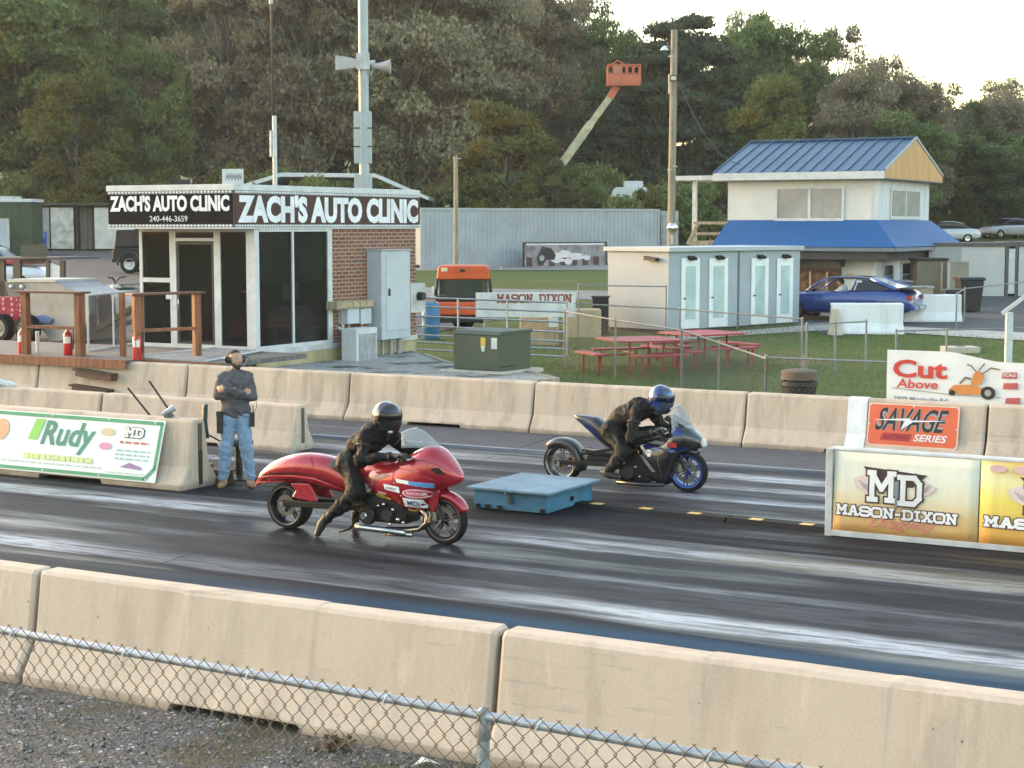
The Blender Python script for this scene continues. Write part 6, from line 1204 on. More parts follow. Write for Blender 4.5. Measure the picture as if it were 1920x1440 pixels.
for x in (-.58, .62): MB().bx(x - .09, x + .09, -.285, -.1, z_(552), z_(526)).build('door_frame', mat('cream_panel', (.55, .52, .38), .6), O)
MB().bx(-.76, .80, -.75, 1.2, z_(562), z_(552)).build('dash_cowl', HSM, O, bevel=.03); MB().bx(-.74, .78, -.80, 1.1, z_(588), z_(563)).build('bonnet', ORG, O, bevel=.05, seg=3); MB().bx(-.66, .70, -.7, 1.1, .25, z_(588) - .002).build('chassis', HSM, O, bevel=.03)
for x in (-.66, .70):
    for y in (-.45, 1.0): vwheel(O, 0, 0, .33, .26, 1, BLK); w = O.children[-1]; w.location = (x, y, 0); w.rotation_euler = (0, 0, math.pi / 2)
MB().bx(-.86, -.80, -.5, -.4, z_(556), z_(535)).build('mirror', WHT, O, bevel=.01)
# ------------------------------------------------------------------ boom lift rising out of the wood
YB = 91; s_ = YB / FPX; BP = lambda u, v, y=0: ((u - 1050) * s_, y, CAMH + (424 - v) * s_ - gz(YB)); P = at(1050, 424, YB)
O = thing('boom_lift', 'orange boom lift basket on a long cream arm raised out of the trees', 'boom lift', (P.x, YB, gz(YB)), 0); ORL = mat('faded_orange_paint', (.50, .13, .065), .6, var=.1)
CRM = mat('cream_boom_paint', (.46, .43, .28), .55, var=.2, scale=3)
MB().beam(BP(1008, 371), BP(1107, 234), .40, .44).build('outer_boom', CRM, O, bevel=.03); MB().beam(BP(1104, 238.4), BP(1142, 186), .31, .34).build('inner_boom', CRM, O, bevel=.03); MB().beam(BP(1141, 188), BP(1155, 166), .33, .38).build('jib', ORL, O, bevel=.03)
MB().bx(BP(1000, 0)[0], BP(1040, 0)[0], -1.2, 1.2, .5, 1.9).build('turret', CRM, O, bevel=.05); MB().bx(BP(985, 0)[0], BP(1075, 0)[0], -1.1, 1.1, .35, .8).build('chassis', ORL, O)
for x in (BP(992, 0)[0], BP(1068, 0)[0]):
    for y in (-1.05, 1.05): vwheel(O, x, y, .45, .3, -1 if y < 0 else 1, CRM)
MB().beam(BP(1009, 370), (BP(1015, 0)[0], 0, 1.8), .5, .5).build('riser', CRM, O)
b0, b1 = BP(1137, 163), BP(1197, 161); zt = BP(0, 128)[2]; zb = b0[2]; fl = MB(); fl.bx(b0[0], b1[0], -.5, .5, zb - .08, zb).build('basket_floor', ORL, O); mb = MB()
for y in (-.5, .5):
    for z in (zt, (zt + zb) / 2 + .05): mb.tube([(b0[0], y, z), (b1[0], y, z)], .035, 6)
    for k in range(6): x = b0[0] + k * (b1[0] - b0[0]) / 5; mb.tube([(x, y, zb), (x, y, zt)], .035, 6)
mb.tube([(b0[0] + .2, -.5, zt), (b0[0] + .5, -.5, zt + .22), (b0[0] + .9, -.5, zt)], .04, 6); mb.build('basket_rails', ORL, O); MB().bx(b0[0], b1[0], -.53, -.505, zb, zb + .5).build('kick_panel', ORL, O); MB().bx(b0[0] + .3, b0[0] + .75, -.56, -.535, zt - .5, zt - .05).build('control_box', mat('faded_orange_panel', (.45, .16, .10), .6), O)
# camper and pale roofs in the wood's edge
P = at(1165, 424, 94); o = thing('camper', 'white camper trailer showing between the bushes left of the utility pole', 'camper', (P.x, 94, gz(94)), 0); z1 = CAMH + (424 - 352) * 94 / FPX - gz(94)
MB().prism([(-.9, .5), (-.95, z1 * .62), (-.3, z1), (1.4, z1), (1.5, .5)], 0, 2.2).build('shell', WHT, o, bevel=.06); MB().bx(-.25, .45, -.02, -.003, z1 * .62, z1 * .82).build('window', GLS, o); MB().bx(.2, 1.2, .3, 1.5, z1 + .002, z1 + .35).build('roof_unit', WHT, o, bevel=.05)
for x in (-.3, .9): vwheel(o, x, .15, .36, .2, -1, None)
P = at(610, 424, 88); o = thing('shed', 'pale-roofed barn mostly hidden by leaves behind the hut roof', 'barn', (P.x, 88, gz(88)), 0); MB().bx(-4.8, 4.6, 0, 6, 0, 3.4).build('wall', WHTD, o); MB().prism([(-5.0, 3.4), (-2.2, 4.25), (2.6, 4.2), (5.3, 3.0), (5.3, 2.85), (2.6, 4.0), (-2.2, 4.05), (-5.0, 3.2)], -.3, 6.3).build('roof', WHT, o)
# ------------------------------------------------------------------ restroom cabins (turned 48 degrees)
RA = math.radians(42.1); RCP = gt(1253, 629); YR = RCP.y
RST = mat('blue_grey_cabin_panel', (.30, .345, .39), .55, var=.05, scale=1.5); RSTL = mat('pale_grey_cabin_trim', (.37, .41, .44), .5, var=.04)  # cabin roofs get a paler grey than the walls
def ruv(u, v, x):     # a point of the door front, distance along it from the corner
    d = _ray(u, v); ax, ay = math.cos(RA), math.sin(RA); nx, ny = -ay, ax; k = ((RCP.x * nx + RCP.y * ny)) / (d.x * nx + d.y * ny); P = Vector((0, 0, CAMH)) + d * k; return (P.x - RCP.x) * ax + (P.y - RCP.y) * ay, P.z - RCP.z
HR = ruv(1253, 464, 0)[1]; xs_, xe = ruv(1385, 550, 0)[0], ruv(1503, 550, 0)[0]
WL = 2.35
for i, (x0, x1, lb, us) in enumerate(((0, xs_ - .06, 'grey restroom cabin with two teal-glazed doors, nearer one', ((1276, 1310), (1328, 1363))), (xs_ + .06, xe, 'grey restroom cabin with two teal-glazed doors, right one next to the blue car', ((1411, 1443), (1459, 1489))))):
    o = thing('restroom_cabin', lb, 'restroom', RCP, RA, 'restroom cabins'); dy = .08 * i
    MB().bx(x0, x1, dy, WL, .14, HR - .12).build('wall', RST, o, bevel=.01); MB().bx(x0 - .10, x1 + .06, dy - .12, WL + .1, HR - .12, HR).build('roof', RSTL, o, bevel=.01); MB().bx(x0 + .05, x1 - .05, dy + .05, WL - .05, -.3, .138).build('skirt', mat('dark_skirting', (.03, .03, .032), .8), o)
    if i == 0: MB().bx(x1 + .005, x1 + .115, dy + .02, WL, -.1, HR - .01).build('joint_cover', mat('dark_joint_panel', (.10, .11, .125), .6), o)
    for (u0, u1) in us:
        a0, a1 = ruv(u0, 560, 0)[0], ruv(u1, 560, 0)[0]; zt = min(ruv((u0 + u1) / 2, 484, 0)[1], HR - .2); d_ = MB().bx(a0, a1, dy - .035, dy - .002, .16, zt).build('door', mat('white_door_paint', (.70, .73, .74), .4, var=.04), o, bevel=.006)
        MB().bx(a0 + .17, a1 - .17, dy - .042, dy - .036, .42, zt - .22).build('pane', mat('teal_frosted_glass', (.40, .525, .53), .25), d_); MB().cyl((a0 + .08, dy - .07, 1.0), (a0 + .14, dy - .07, 1.0), .02).build('handle', BLK, d_)
        MB().prismx([(dy - .16, HR - .30), (dy - .02, HR - .24), (dy - .02, HR - .34), (dy - .14, HR - .36)], (a0 + a1) / 2 - .12, (a0 + a1) / 2 + .14).build('wall_lamp', BLK, o)
    if i == 0:
        MB().prismx([(.5 - .16, HR - .30), (.5 + .3, HR - .24), (.5 + .3, HR - .36), (.5 - .14, HR - .38)], -.17, -.02).build('wall_lamp', BLK, o)
# ------------------------------------------------------------------ the two-storey white house with blue awning
YH = 58.0; dC = at(1645, 330, YH); th, nh = dC.x * TX + dC.y * TY, dC.x * NX + dC.y * NY; gh = gz(YH)
HS2 = thing('house', 'two-storey white house with blue metal roof and blue wraparound awning', 'house', TN(th, nh, 0), -A)
hl = lambda u, v: (on_n(u, v, nh)[0] - th, on_n(u, v, nh)[1]); hr = lambda u, v: (on_t(u, v, th)[0] - nh, on_t(u, v, th)[1])
xl = hl(1365, 360)[0]; yr = hr(1742, 370)[0]; zE = hl(1645, 322)[1]; zA = 3.60
WALLW = mat('cream_white_render', (.62, .605, .575), .8, var=.06, scale=1.2); WALLB = concrete('flaking_white_block', (.72, .72, .73), (.52, .52, .53), .5)
MB().bx(xl, -.18, .0, yr, .0, zE).build('wall', WALLW, HS2); MB().bx(-.178, 0, .0, yr, .0, zE).build('end_wall', WALLB, HS2, label='end wall of flaking white-painted block')
zr = hl(1697, 268)[1] * 1.0 + .32; oh = .42
RFM = mat('blue_metal_roofing', (.032, .088, .165), .42, .25, var=.08)
mb = MB(); ym = yr / 2; xa, xb = xl - .40, .38; ye0, ye1 = -oh, yr + oh; zlow = zE + .02
mb.add([(xa, ye0, zlow), (xb, ye0, zlow), (xb, ym, zr), (xa, ym, zr), (xa, ye1, zlow), (xb, ye1, zlow)], [(0, 1, 2, 3), (3, 2, 5, 4)])
k = int((xb - xa) / .42)
for i in range(k + 1):
    x = xa + i * (xb - xa) / k; mb.beam((x, ye0, zlow + .02), (x, ym, zr + .02), .04, .03)
rf = mb.build('roof', RFM, HS2, solid=0); MB().beam((xa - .02, ym, zr + .03), (xb + .02, ym, zr + .03), .22, .06).build('ridge_cap', RFM, rf)
MB().bx(xa, xb, ye0 - .03, ye0, zlow - .26, zlow - .005).build('fascia', WHT, HS2); MB().bx(xa, xb, ye0, yr + oh, zlow - .265, zlow - .24).build('soffit', mat('mid_grey_soffit', (.20, .20, .20), .8), HS2)  # grey soffit, a darker paint than the white fascia
OSB = mat('bare_plywood', (.56, .31, .13), .7, var=.10, scale=2, stretch=(1, 1, .3))
MB().prismx([(ye0, zlow - .23), (ye0, zlow - .012), (ym, zr - .012), (ye1, zlow - .012), (ye1, zlow - .23)], xb - .03, xb - .004).build('gable', OSB, HS2)
for y0, y1 in ((ye0, ym), (ym, ye1)): z0, z1 = (zlow, zr) if y0 == ye0 else (zr, zlow); MB().beam((xb + .012, y0, z0 + .02), (xb + .012, y1, z1 + .02), .03, .09).build('barge_trim', mat('grey_blue_trim', (.30, .33, .37), .5), HS2)
WGL = mat('pale_reflecting_pane', (.33, .33, .32), .12, var=.15, scale=1.2)
def hwin(a0, a1, z0, z1, face, mid=True):
    M_ = Matrix.Identity(4) if face == 'f' else Matrix.Translation((0, 0, 0)) @ Matrix.Rotation(math.pi / 2, 4, 'Z'); mb = MB(M_); w = .09; fr(mb, a0, a1, z0, z1, w, -.05, -.002)
    if mid: mb.bx((a0 + a1) / 2 - .05, (a0 + a1) / 2 + .05, -.047, -.004, z0 + w, z1 - w)
    o = mb.build('window', WHT, HS2)
    for b0, b1 in (((a0 + w, (a0 + a1) / 2 - .05), ((a0 + a1) / 2 + .05, a1 - w)) if mid else ((a0 + w, a1 - w),)): MB(M_).bx(b0, b1, -.02, -.004, z0 + w, z1 - w).build('pane', WGL, o)
    return o
a0, z1 = hl(1454, 350); a1, z0 = hl(1583, 414); hwin(a0, a1, z0, z1, 'f'); b0, z1 = hr(1669, 352); b1, z0 = hr(1723, 411); hwin(b0, b1, z0, z1, 'r')
# awning
AWN = mat('blue_awning_canvas', (.005, .085, .27), .6, var=.05); oA, zL = .95, hl(1650, 462)[1] - .02
mb = MB(); x0 = xl - .25; x1 = oA; q = [(x0 + .3, -.002, zA), (.0, -.002, zA), (x1, -oA, zL), (x0, -oA, zL), (.002, yr + .2, zA), (x1, yr + 1.4, zL)]
mb.add(q, [(3, 2, 1, 0), (1, 2, 5, 4)]); mb.build('awning', AWN, HS2, solid=.03)
mb = MB(); mb.bx(x0, x1, -oA - .02, -oA + .01, zL - .14, zL - .02); mb.bx(x1 - .01, x1 + .02, -oA + .012, yr + 1.4, zL - .14, zL - .02); mb.build('awning_valance', mat('grey_awning_edge', (.14, .17, .20), .6), HS2)
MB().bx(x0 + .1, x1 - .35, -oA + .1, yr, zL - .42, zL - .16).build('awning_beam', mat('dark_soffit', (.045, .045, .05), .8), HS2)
a0, z1 = hl(1506, 500); a1, z0 = hl(1578, 545); sw_ = MB(); fr(sw_, a0 - 1.2, a1, z0 - .05, z1 - .05, .10, -.14, -.003); o = sw_.build('serving_hatch', mat('dark_timber', (.07, .045, .03), .7), HS2)
MB().bx(a0 - 1.1, a1 - .1, -.04, -.004, z0 + .05, z1 - .15).build('hatch_interior', mat('warm_brown_interior', (.17, .075, .035), .7, var=.7, scale=5, detail=6), o)
for x in (a0 + .25, a0 + .85): MB().bx(x, x + .07, -.10, -.045, z0 + .05, z1 - .15).build('hatch_mullion', mat('tan_timber', (.45, .33, .18), .7), o)
MB().bx(a0 - 1.3, a1 + .1, -.5, -.145, z0 - .12, z0 - .06).build('counter', WHT, o); MB().bx(a0 - 1.2, a1, -.45, -.003, z0 - .6, z0 - .122).build('counter_front', mat('blue_purple_poster', (.10, .12, .25), .6, var=.8, scale=4), o)
MB().bx(a0 - 1.2, a1 + .1, -.5, -.003, z1 + .02, z1 + .38).build('hatch_shutter', mat('dark_menu_board', (.05, .045, .035), .6, var=.5, scale=3), o)
for (u0, u1, v0, v1) in ((1656, 1672, 498, 560), (1690, 1708, 494, 560)):
    b0, z1 = hr(u0, v0); b1, _ = hr(u1, v1); M_ = Matrix.Rotation(math.pi / 2, 4, 'Z'); mb = MB(M_); fr(mb, b0 - .12, b1 + .12, gh, z1 + .12, .12, -.05, -.002); d_ = mb.build('door', WHT, HS2); MB(M_).bx(b0, b1, -.02, -.003, gh + .9, z1).build('pane', GLS, d_); MB(M_).bx(b0, b1, -.022, -.004, gh + .1, gh + .88).build('lower_panel', mat('dark_door_panel', (.04, .045, .05), .5), d_)
MB().bx(hl(1588, 510)[0], hl(1600, 530)[0], -.02, -.003, hl(1588, 525)[1], hl(1588, 512)[1]).build('notice', mat('orange_cream_notice', (.62, .45, .34), .7), HS2)
MB().bx(hl(1586, 0)[0], hl(1589, 0)[0], -.06, -.003, gh, zL - .2).build('downpipe', WHT, HS2)
# side porch on the left
PO = thing('porch', 'raised timber porch with flat white roof at the left end of the white house', 'porch', TN(th, nh, 0), -A); xp = hl(1258, 340)[0]
zr0 = hl(1300, 338)[1]; MB().bx(xp, xl - .02, -.1, 2.6, zr0, zr0 + .16).build('roof', WHT, PO)
for u in (1303, 1353): MB().bx(hl(u, 0)[0] - .07, hl(u, 0)[0] + .07, .1 if u < 1350 else 2.2, .24 if u < 1350 else 2.34, gh, zr0 - .002).build('post', WHT, PO)
zd = hl(1300, 452)[1]; MB().bx(hl(1297, 0)[0], xl - .02, .0, 2.6, zd - .15, zd).build('deck_boards', WOODG, PO)
for v in (418, 438): MB().bx(hl(1300, 0)[0] + .08, xl - .02, .02, .09, hl(1300, v)[1] - .05, hl(1300, v)[1] + .05).build('rail', WOODG, PO)
for v in (418, 438): MB().bx(hl(1300, 0)[0] + .08, xl - .02, 2.36, 2.42, hl(1300, v)[1] - .05, hl(1300, v)[1] + .05).build('rail', WOODG, PO)
MB().beam((hl(1292, 0)[0], .05, hl(1292, 458)[1]), (hl(1312, 0)[0], .05, hl(1312, 420)[1]), .07, .10).build('brace', WOODG, PO); MB().bx(hl(1338, 0)[0], hl(1345, 0)[0], 1.2, 1.3, gh, hl(1340, 422)[1]).build('post', WOODG, PO)
# cupboards, bins, sheds to the right of the house
Yc = 57.5; cz2 = gz(Yc); s_ = Yc / FPX; xc = lambda u: (u - 960) * s_; zc = lambda v: CAMH + (424 - v) * s_ - cz2
BRC = mat('drab_brown_panel', (.15, .13, .095), .7, var=.15); BRCL = mat('light_drab_panel', (.24, .22, .17), .7, var=.12)
o = thing('storage_cupboard', 'tall drab brown cupboard with door swung open right of the white house', 'cupboard', (0, Yc, cz2)); MB().bx(xc(1718), xc(1775), 0, 1.0, 0, zc(488)).build('cupboard_body', BRC, o, bevel=.02); MB().bx(xc(1776), xc(1810), -.35, -.28, .05, zc(490)).build('door', BRCL, o, bevel=.01); MB().bx(xc(1716), xc(1777), -.05, 1.05, zc(488) + .002, zc(484)).build('top', DARKIN, o); MB().bx(xc(1762), xc(1766), -.04, -.004, .1, zc(492)).build('edge_strip', mat('tan_edge', (.36, .30, .2), .7), o)
o = thing('work_bench', 'low tan cabinet in front of the brown cupboard', 'cabinet', (0, Yc - .8, gz(Yc - .8))); MB().bx(xc(1708), xc(1738), 0, .5, 0, zc(537)).build('cabinet_body', mat('tan_cabinet', (.40, .33, .24), .7), o, bevel=.01); MB().bx(xc(1706), xc(1740), -.03, .53, zc(537) + .002, zc(533)).build('top', WHTD, o)
def wbin(label, u, v, Y, m, r=.30, h=1.0): 
    P = at(u, 424, Y); o = thing('wheelie_bin', label, 'bin', (P.x, Y, gz(Y))); MB().loft([[(x * r * k, y * r * k, z) for x, y in ((-1, -1), (1, -1), (1, 1), (-1, 1))] for z, k in ((.05, .78), (h * .9, 1.0))]).build('bin_body', m, o, bevel=.03); MB().bx(-r * 1.1, r * 1.1, -r * 1.1, r * 1.15, h * .9 + .002, h).build('lid', m, o, bevel=.03)
    for s in (-1, 1): vwheel(o, s * r * .7, r * .8, .1, .06, 1, BLK)
BINB = mat('black_bin_plastic', (.018, .019, .022), .5)
wbin('black wheelie bin by the fence right of the white barriers', 1820, 590, 54.5, BINB, .38, 1.12); wbin('dark grey bin by the house door behind the blue car', 1688, 555, 55.5, mat('grey_blue_bin_plastic', (.10, .12, .15), .5), .36, .95); wbin('dark bin at the right end of the white barriers', 1790, 595, 52.2, BINB, .30, .9)
CABW = mat('pale_grey_cabin_panel', (.50, .49, .48), .6, var=.05); Y2 = 61.0; c2 = gz(Y2); s2 = Y2 / FPX; x2 = lambda u: (u - 960) * s2; z2 = lambda v: CAMH + (424 - v) * s2 - c2
o = thing('cabin', 'pale grey site cabin with dark corner trim and white door, right of the cupboards', 'cabin', (0, Y2, c2)); MB().bx(x2(1740), x2(1882), 0, 3, 0, z2(462)).build('wall', CABW, o); MB().bx(x2(1738), x2(1906), -.05, 3, z2(462) + .001, z2(455)).build('roof', mat('dark_cabin_trim', (.09, .085, .085), .6), o)
for u0, u1 in ((1883, 1889), (1901, 1906)): MB().bx(x2(u0), x2(u1), -.03, .1, 0, z2(462)).build('corner_trim', MATS['dark_cabin_trim'], o)
MB().bx(x2(1889) + .003, x2(1901) - .003, -.02, .08, .1, z2(466)).build('door', WHT, o); MB().bx(x2(1744), x2(1800), -.03, -.003, z2(492), z2(464)).build('window_band', mat('blue_grey_band', (.30, .32, .34), .3), o)
o = thing('cabin', 'second pale grey cabin cut off by right edge of the picture', 'cabin', (0, Y2, c2)); MB().bx(x2(1908), x2(2050), 0, 3, 0, z2(462)).build('wall', CABW, o); MB().bx(x2(1907), x2(2052), -.05, 3, z2(462) + .001, z2(453)).build('roof', MATS['dark_cabin_trim'], o)
# white painted barriers by the car
for u, v, L, lb, rr in ((1618, 627, 2.0, 'white-painted barrier block hiding the flank of the blue car', 0.0), (1740, 604, 1.75, 'white-painted barrier block behind the tail of the blue car', -.02)):
    P = gt(u, v); o = barrier(lb, P.x * TX + P.y * TY, P.x * NX + P.y * NY + .3, L, .86 if u < 1700 else .82, seed=int(u), m=WHITEC, rot=A + rr, notch=False, group='white-painted barriers', z=gz(P.y), base=.30, top=.13)
P = gt(1566, 628); o = thing('concrete_post', 'stubby beige concrete foot at left end of the white barrier', 'post', P); MB().lathe([(0, -.1), (.24, -.1), (.17, .3), (.13, .6), (.1, .72), (0, .74)], (0, 0, 0), 'z', 14).build('foot', CONP, o, smooth='auto')
# ------------------------------------------------------------------ utility pole with lamp, floodlight and wire
YP = 60; s_ = YP / FPX; zp = lambda v: CAMH + (424 - v) * s_ - gz(YP); P = at(1259, 424, YP)
O = thing('utility_pole', 'tall wooden utility pole with lamp, floodlight and service wire beside the porch', 'utility pole', (P.x, YP, gz(YP))); POLEW = mat('weathered_pole_wood', (.30, .255, .19), .9, var=.25, scale=3, stretch=(4, 4, .3), bump=.3)
MB().cyl((-.03, 0, -.5), (.04, 0, zp(63)), .145, .115, 14).build('shaft', POLEW, O, smooth='auto'); lm = MB(); lm.tube([(-.10, -.05, zp(95)), (-.2, -.1, zp(92)), (-.28, -.12, zp(95))], .018, 6); lm.build('lamp_arm', GALV, O)
MB().lathe([(.02, .16), (.06, .13), (.17, .0), (.15, .0)], (-.30, -.12, zp(101)), 'z', 16).build('lamp_shade', mat('pale_lamp_glass', (.55, .60, .62), .3), O, smooth='auto'); MB().cyl((-.13, -.15, zp(180)), (-.13, -.15, zp(145)), .035, None, 8).build('cable_guard', WHTD, O)
fl = MB(); fl.bx(-.13, .12, -.28, -.20, zp(158), zp(147)); f_ = fl.build('floodlight', HSM, O, bevel=.01); MB().bx(-.09, .09, -.287, -.281, zp(156), zp(149)).build('lens', mat('warm_led_lens', (.62, .58, .42), .3), f_)
MB().ell((.02, -.28, zp(427)), (.20, .14, .19), 18, 12).build('mirror_ball', mat('convex_mirror', (.75, .75, .74), .05, 1.0, var=.02), O, smooth=True); MB().bx(-.06, .06, -.22, -.13, zp(458), zp(440)).build('meter_box', WHTD, O)
for sx, v in ((-.16, 320), (.17, 314), (-.15, 112)): MB().cyl((0, -.1, zp(v)), (sx, -.14, zp(v)), .03, None, 8).build('insulator', WHTD, O)
A0 = Vector((P.x + .13, YP - .1, CAMH + (424 - 150) * s_)); A1 = TN(th + xl + .5, nh - .1, 0); A1.z = zlow + .3
o = thing('service_wire', 'dark sagging service wire running from the utility pole to the blue roof', 'wire', (0, 0, 0)); MB().tube([tuple(A0.lerp(A1, q) - Vector((0, 0, 1.3 * q * (1 - q) * 2))) for q in np.linspace(0, 1, 14)], .014, 5).build('cable', mat('grey_cable', (.10, .10, .10), .6), o, smooth=True)
# ------------------------------------------------------------------ transformer, gate, fences
YT = 39.3; s_ = YT / FPX; P0 = gp(850, 692, TZ + .03); o = thing('transformer', 'dark green ground transformer box with warning labels behind the far barrier', 'transformer', TN(P0.x * TX + P0.y * TY, P0.x * NX + P0.y * NY, TZ), -A - .12); o.scale = (.87, .87, .87)
GRT = mat('drab_green_enamel', (.052, .072, .048), .55, var=.12, scale=2); MB().prismx([(0, .04), (0, .84), (.12, .92), (1.25, .92), (1.25, .04)], 0, 1.32).build('tank', GRT, o, bevel=.02); MB().bx(-.2, 1.5, -.25, 1.5, -.05, .038).build('pad', CONP, o); MB().prismx([(-.02, .86), (.06, .95), (1.28, .95), (1.28, .90)], -.03, 1.35).build('lid', GRT, o, bevel=.01)
MB().bx(1.321, 1.327, .05, .6, .12, .16).build('hinge_strip', HSM, o)
MB().bx(.80, .93, -.01, -.003, .55, .80).build('warning_label', mat('yellow_label', (.65, .42, .05), .6), o); MB().bx(.83, .91, -.014, -.011, .48, .62).build('green_label', mat('pale_green_label', (.42, .62, .55), .6), o); MB().bx(1.10, 1.26, -.012, -.003, .55, .80).build('notice_label', WHT, o)
pg, qg = at(774, 424, 42.0), at(1064, 424, 40.2); d = qg - pg; L = math.hypot(d.x, d.y); zg = gz(41) + .1; G = thing('pipe_gate', 'long galvanised pipe farm gate behind the green transformer', 'gate', (pg.x, pg.y, gz(42)), math.atan2(d.y, d.x))
for k, z in enumerate((.16, .34, .52, .74, .98, 1.22, 1.44)): MB().cyl((0, 0, z), (L, 0, z - .05), .024, None, 8).build('bar', GALV, G, smooth='auto')
for x in (0, L * .3, L * .62, L): MB().cyl((x, 0, .14), (x, 0, 1.44), .026, None, 8).build('stile', GALV, G, smooth='auto')
GALV2 = mat('weathered_galvanised_steel', (.23, .245, .25), .55, .5, var=.15, scale=10)
def fence(label, pts, h=1.15, mesh=True, wire=.0019, W=.095, bars=(), postr=.024, step=3.0, lean=None):
    p0 = Vector(pts[0]); o = thing('chain_link_fence', label, 'fence', (p0.x, p0.y, 0)); mb = MB(); rb = MB()
    for a, b in zip(pts[:-1], pts[1:]):
        a, b = Vector(a), Vector(b); a.z = gz(a.y); b.z = gz(b.y); d = b - a; L = math.hypot(d.x, d.y); n = max(1, round(L / step)); ra, rb_ = a - Vector((p0.x, p0.y, 0)), b - Vector((p0.x, p0.y, 0))
        MB().cyl(tuple(ra + Vector((0, 0, h))), tuple(rb_ + Vector((0, 0, h))), .017, None, 8).build('top_rail', GALV2, o, smooth='auto')
        for z in bars: MB().cyl(tuple(ra + Vector((0, 0, z))), tuple(rb_ + Vector((0, 0, z))), .015, None, 6).build('rail', GALV, o)
        for i in range(n + 1):
            if i == 0 and a is not None and a != Vector(pts[0]) and tuple(a.xy) != tuple(Vector(pts[0]).xy): continue
            p = ra.lerp(rb_, i / n); pp = MB().cyl(tuple(p), tuple(p + Vector((0, 0, h + .03))), postr if i in (0, n) else postr * .75, None, 10).build('post', GALV2, o, smooth='auto'); MB().lathe([(.0, h + .055), (.015, h + .05), (.028, h + .03), (.028, h + .0)], tuple(p), 'z', 10).build('post_cap', GALV2, pp, smooth='auto')
        if mesh:
            m2 = MB(Matrix.Translation(ra) @ Matrix.Rotation(math.atan2(d.y, d.x), 4, 'Z') @ Matrix(((1, 0, 0, 0), (0, 1, 0, 0), ((b.z - a.z) / L, 0, 1, 0), (0, 0, 0, 1)))); chainlink(m2, L, .03, h + .02, W, .11, wire, y=-.02); mb.v += m2.v; k = len(mb.v) - len(m2.v); mb.f += [tuple(i + k for i in f) for f in m2.f]; mb.mi += m2.mi
    if mesh: mb.build('wire_mesh', GALVD, o)
    return o
GALV2 = mat('weathered_galvanised_steel', (.23, .245, .25), .55, .5, var=.15, scale=10)
XY = lambda u, Y: (at(u, 424, Y).x, Y, 0)
c1 = TN(*[on_n(1437, 645, 25.9)[0], 25.9]); fence('chain-link fence from pipe gate to corner post, in front of the picnic tables', [XY(1060, 39.8), XY(1155, 37.6), XY(1280, 34.9), (c1.x, c1.y, 0)], 1.28, step=4)
fence('chain-link fence running just behind the far barrier, carrying the white mower banner', [(c1.x, c1.y, 0), tuple(TN(-1.5, 25.9)), tuple(TN(4, 25.9))], 1.30, step=3.2)
fence('chain-link fence between the picnic tables and restroom cabins', [XY(1040, 44), XY(1276, 42), XY(1507, 39.3)], 1.15, step=4)
fence('low fence stub with bare rail beside the grey restroom cabin', [XY(1085, 46.5), XY(1250, 46)], 1.42, False, step=3)
fence('short bare rail fence in front of the white barrier', [XY(1516, 38.2), XY(1570, 38.6), XY(1628, 39)], 1.12, False, step=1.2)
fence('low rail fence along the yard at right', [XY(1685, 38.5), XY(1780, 38.8), XY(1930, 39.2), XY(2100, 39.5)], .95, False, step=3)
fence('short fence end with two posts by the black wheelie bin', [XY(1797, 49), XY(1812, 51), XY(1960, 55)], 1.0, False, step=4)
# white angled post at the right edge
P = gt(1897, 690); P = at(1897, 424, 31.5); O = thing('sign_post', 'white square post with angled white arm at right edge above the mower banner', 'post', (P.x, P.y, 0)); z1 = CAMH + (424 - 585) / FPX * 31.5; MB().bx(-.06, .06, -.06, .06, 0, z1).build('post', WHT, O, bevel=.008); MB().beam((-.16, -.09, z1 - .02), (.42, -.09, z1 + .42), .03, .07).build('arm', WHT, O)
# beige concrete blocks and dark box
for u0, u1, v0, v1, Y, lb in ((975, 1048, 594, 622, 44.5, 'beige concrete block under the white track-name board'), (1058, 1128, 580, 622, 46.5, 'beige concrete block right of the white track-name board')):
    s_ = Y / FPX; P = at(u0, 424, Y); o = thing('concrete_block', lb, 'block', (P.x, Y, gz(Y))); h = CAMH + (424 - v0) * s_ - gz(Y); MB().bx(0, (u1 - u0) * s_, 0, .8, -.05, h).build('block', mat('tan_block', (.43, .34, .22), .85, var=.15, scale=3), o, bevel=.03)
    MB().tube([((u1 - u0) * s_ * .45, .4, h - .01), ((u1 - u0) * s_ * .45, .4, h + .06), ((u1 - u0) * s_ * .55, .4, h + .06), ((u1 - u0) * s_ * .55, .4, h - .01)], .012, 6).build('lifting_loop', GALVD, o)
Y = 47.5; s_ = Y / FPX; P = at(1112, 424, Y); o = thing('crate', 'dark crate behind the beige block left of the restroom cabin', 'crate', (P.x, Y, gz(Y))); MB().bx(0, 30 * s_, 0, .5, 0, 1.0).build('crate_body', DARKIN, o, bevel=.02); MB().bx(-.03, 30 * s_ + .03, -.03, .53, 1.002, 1.05).build('lid', HSM, o)
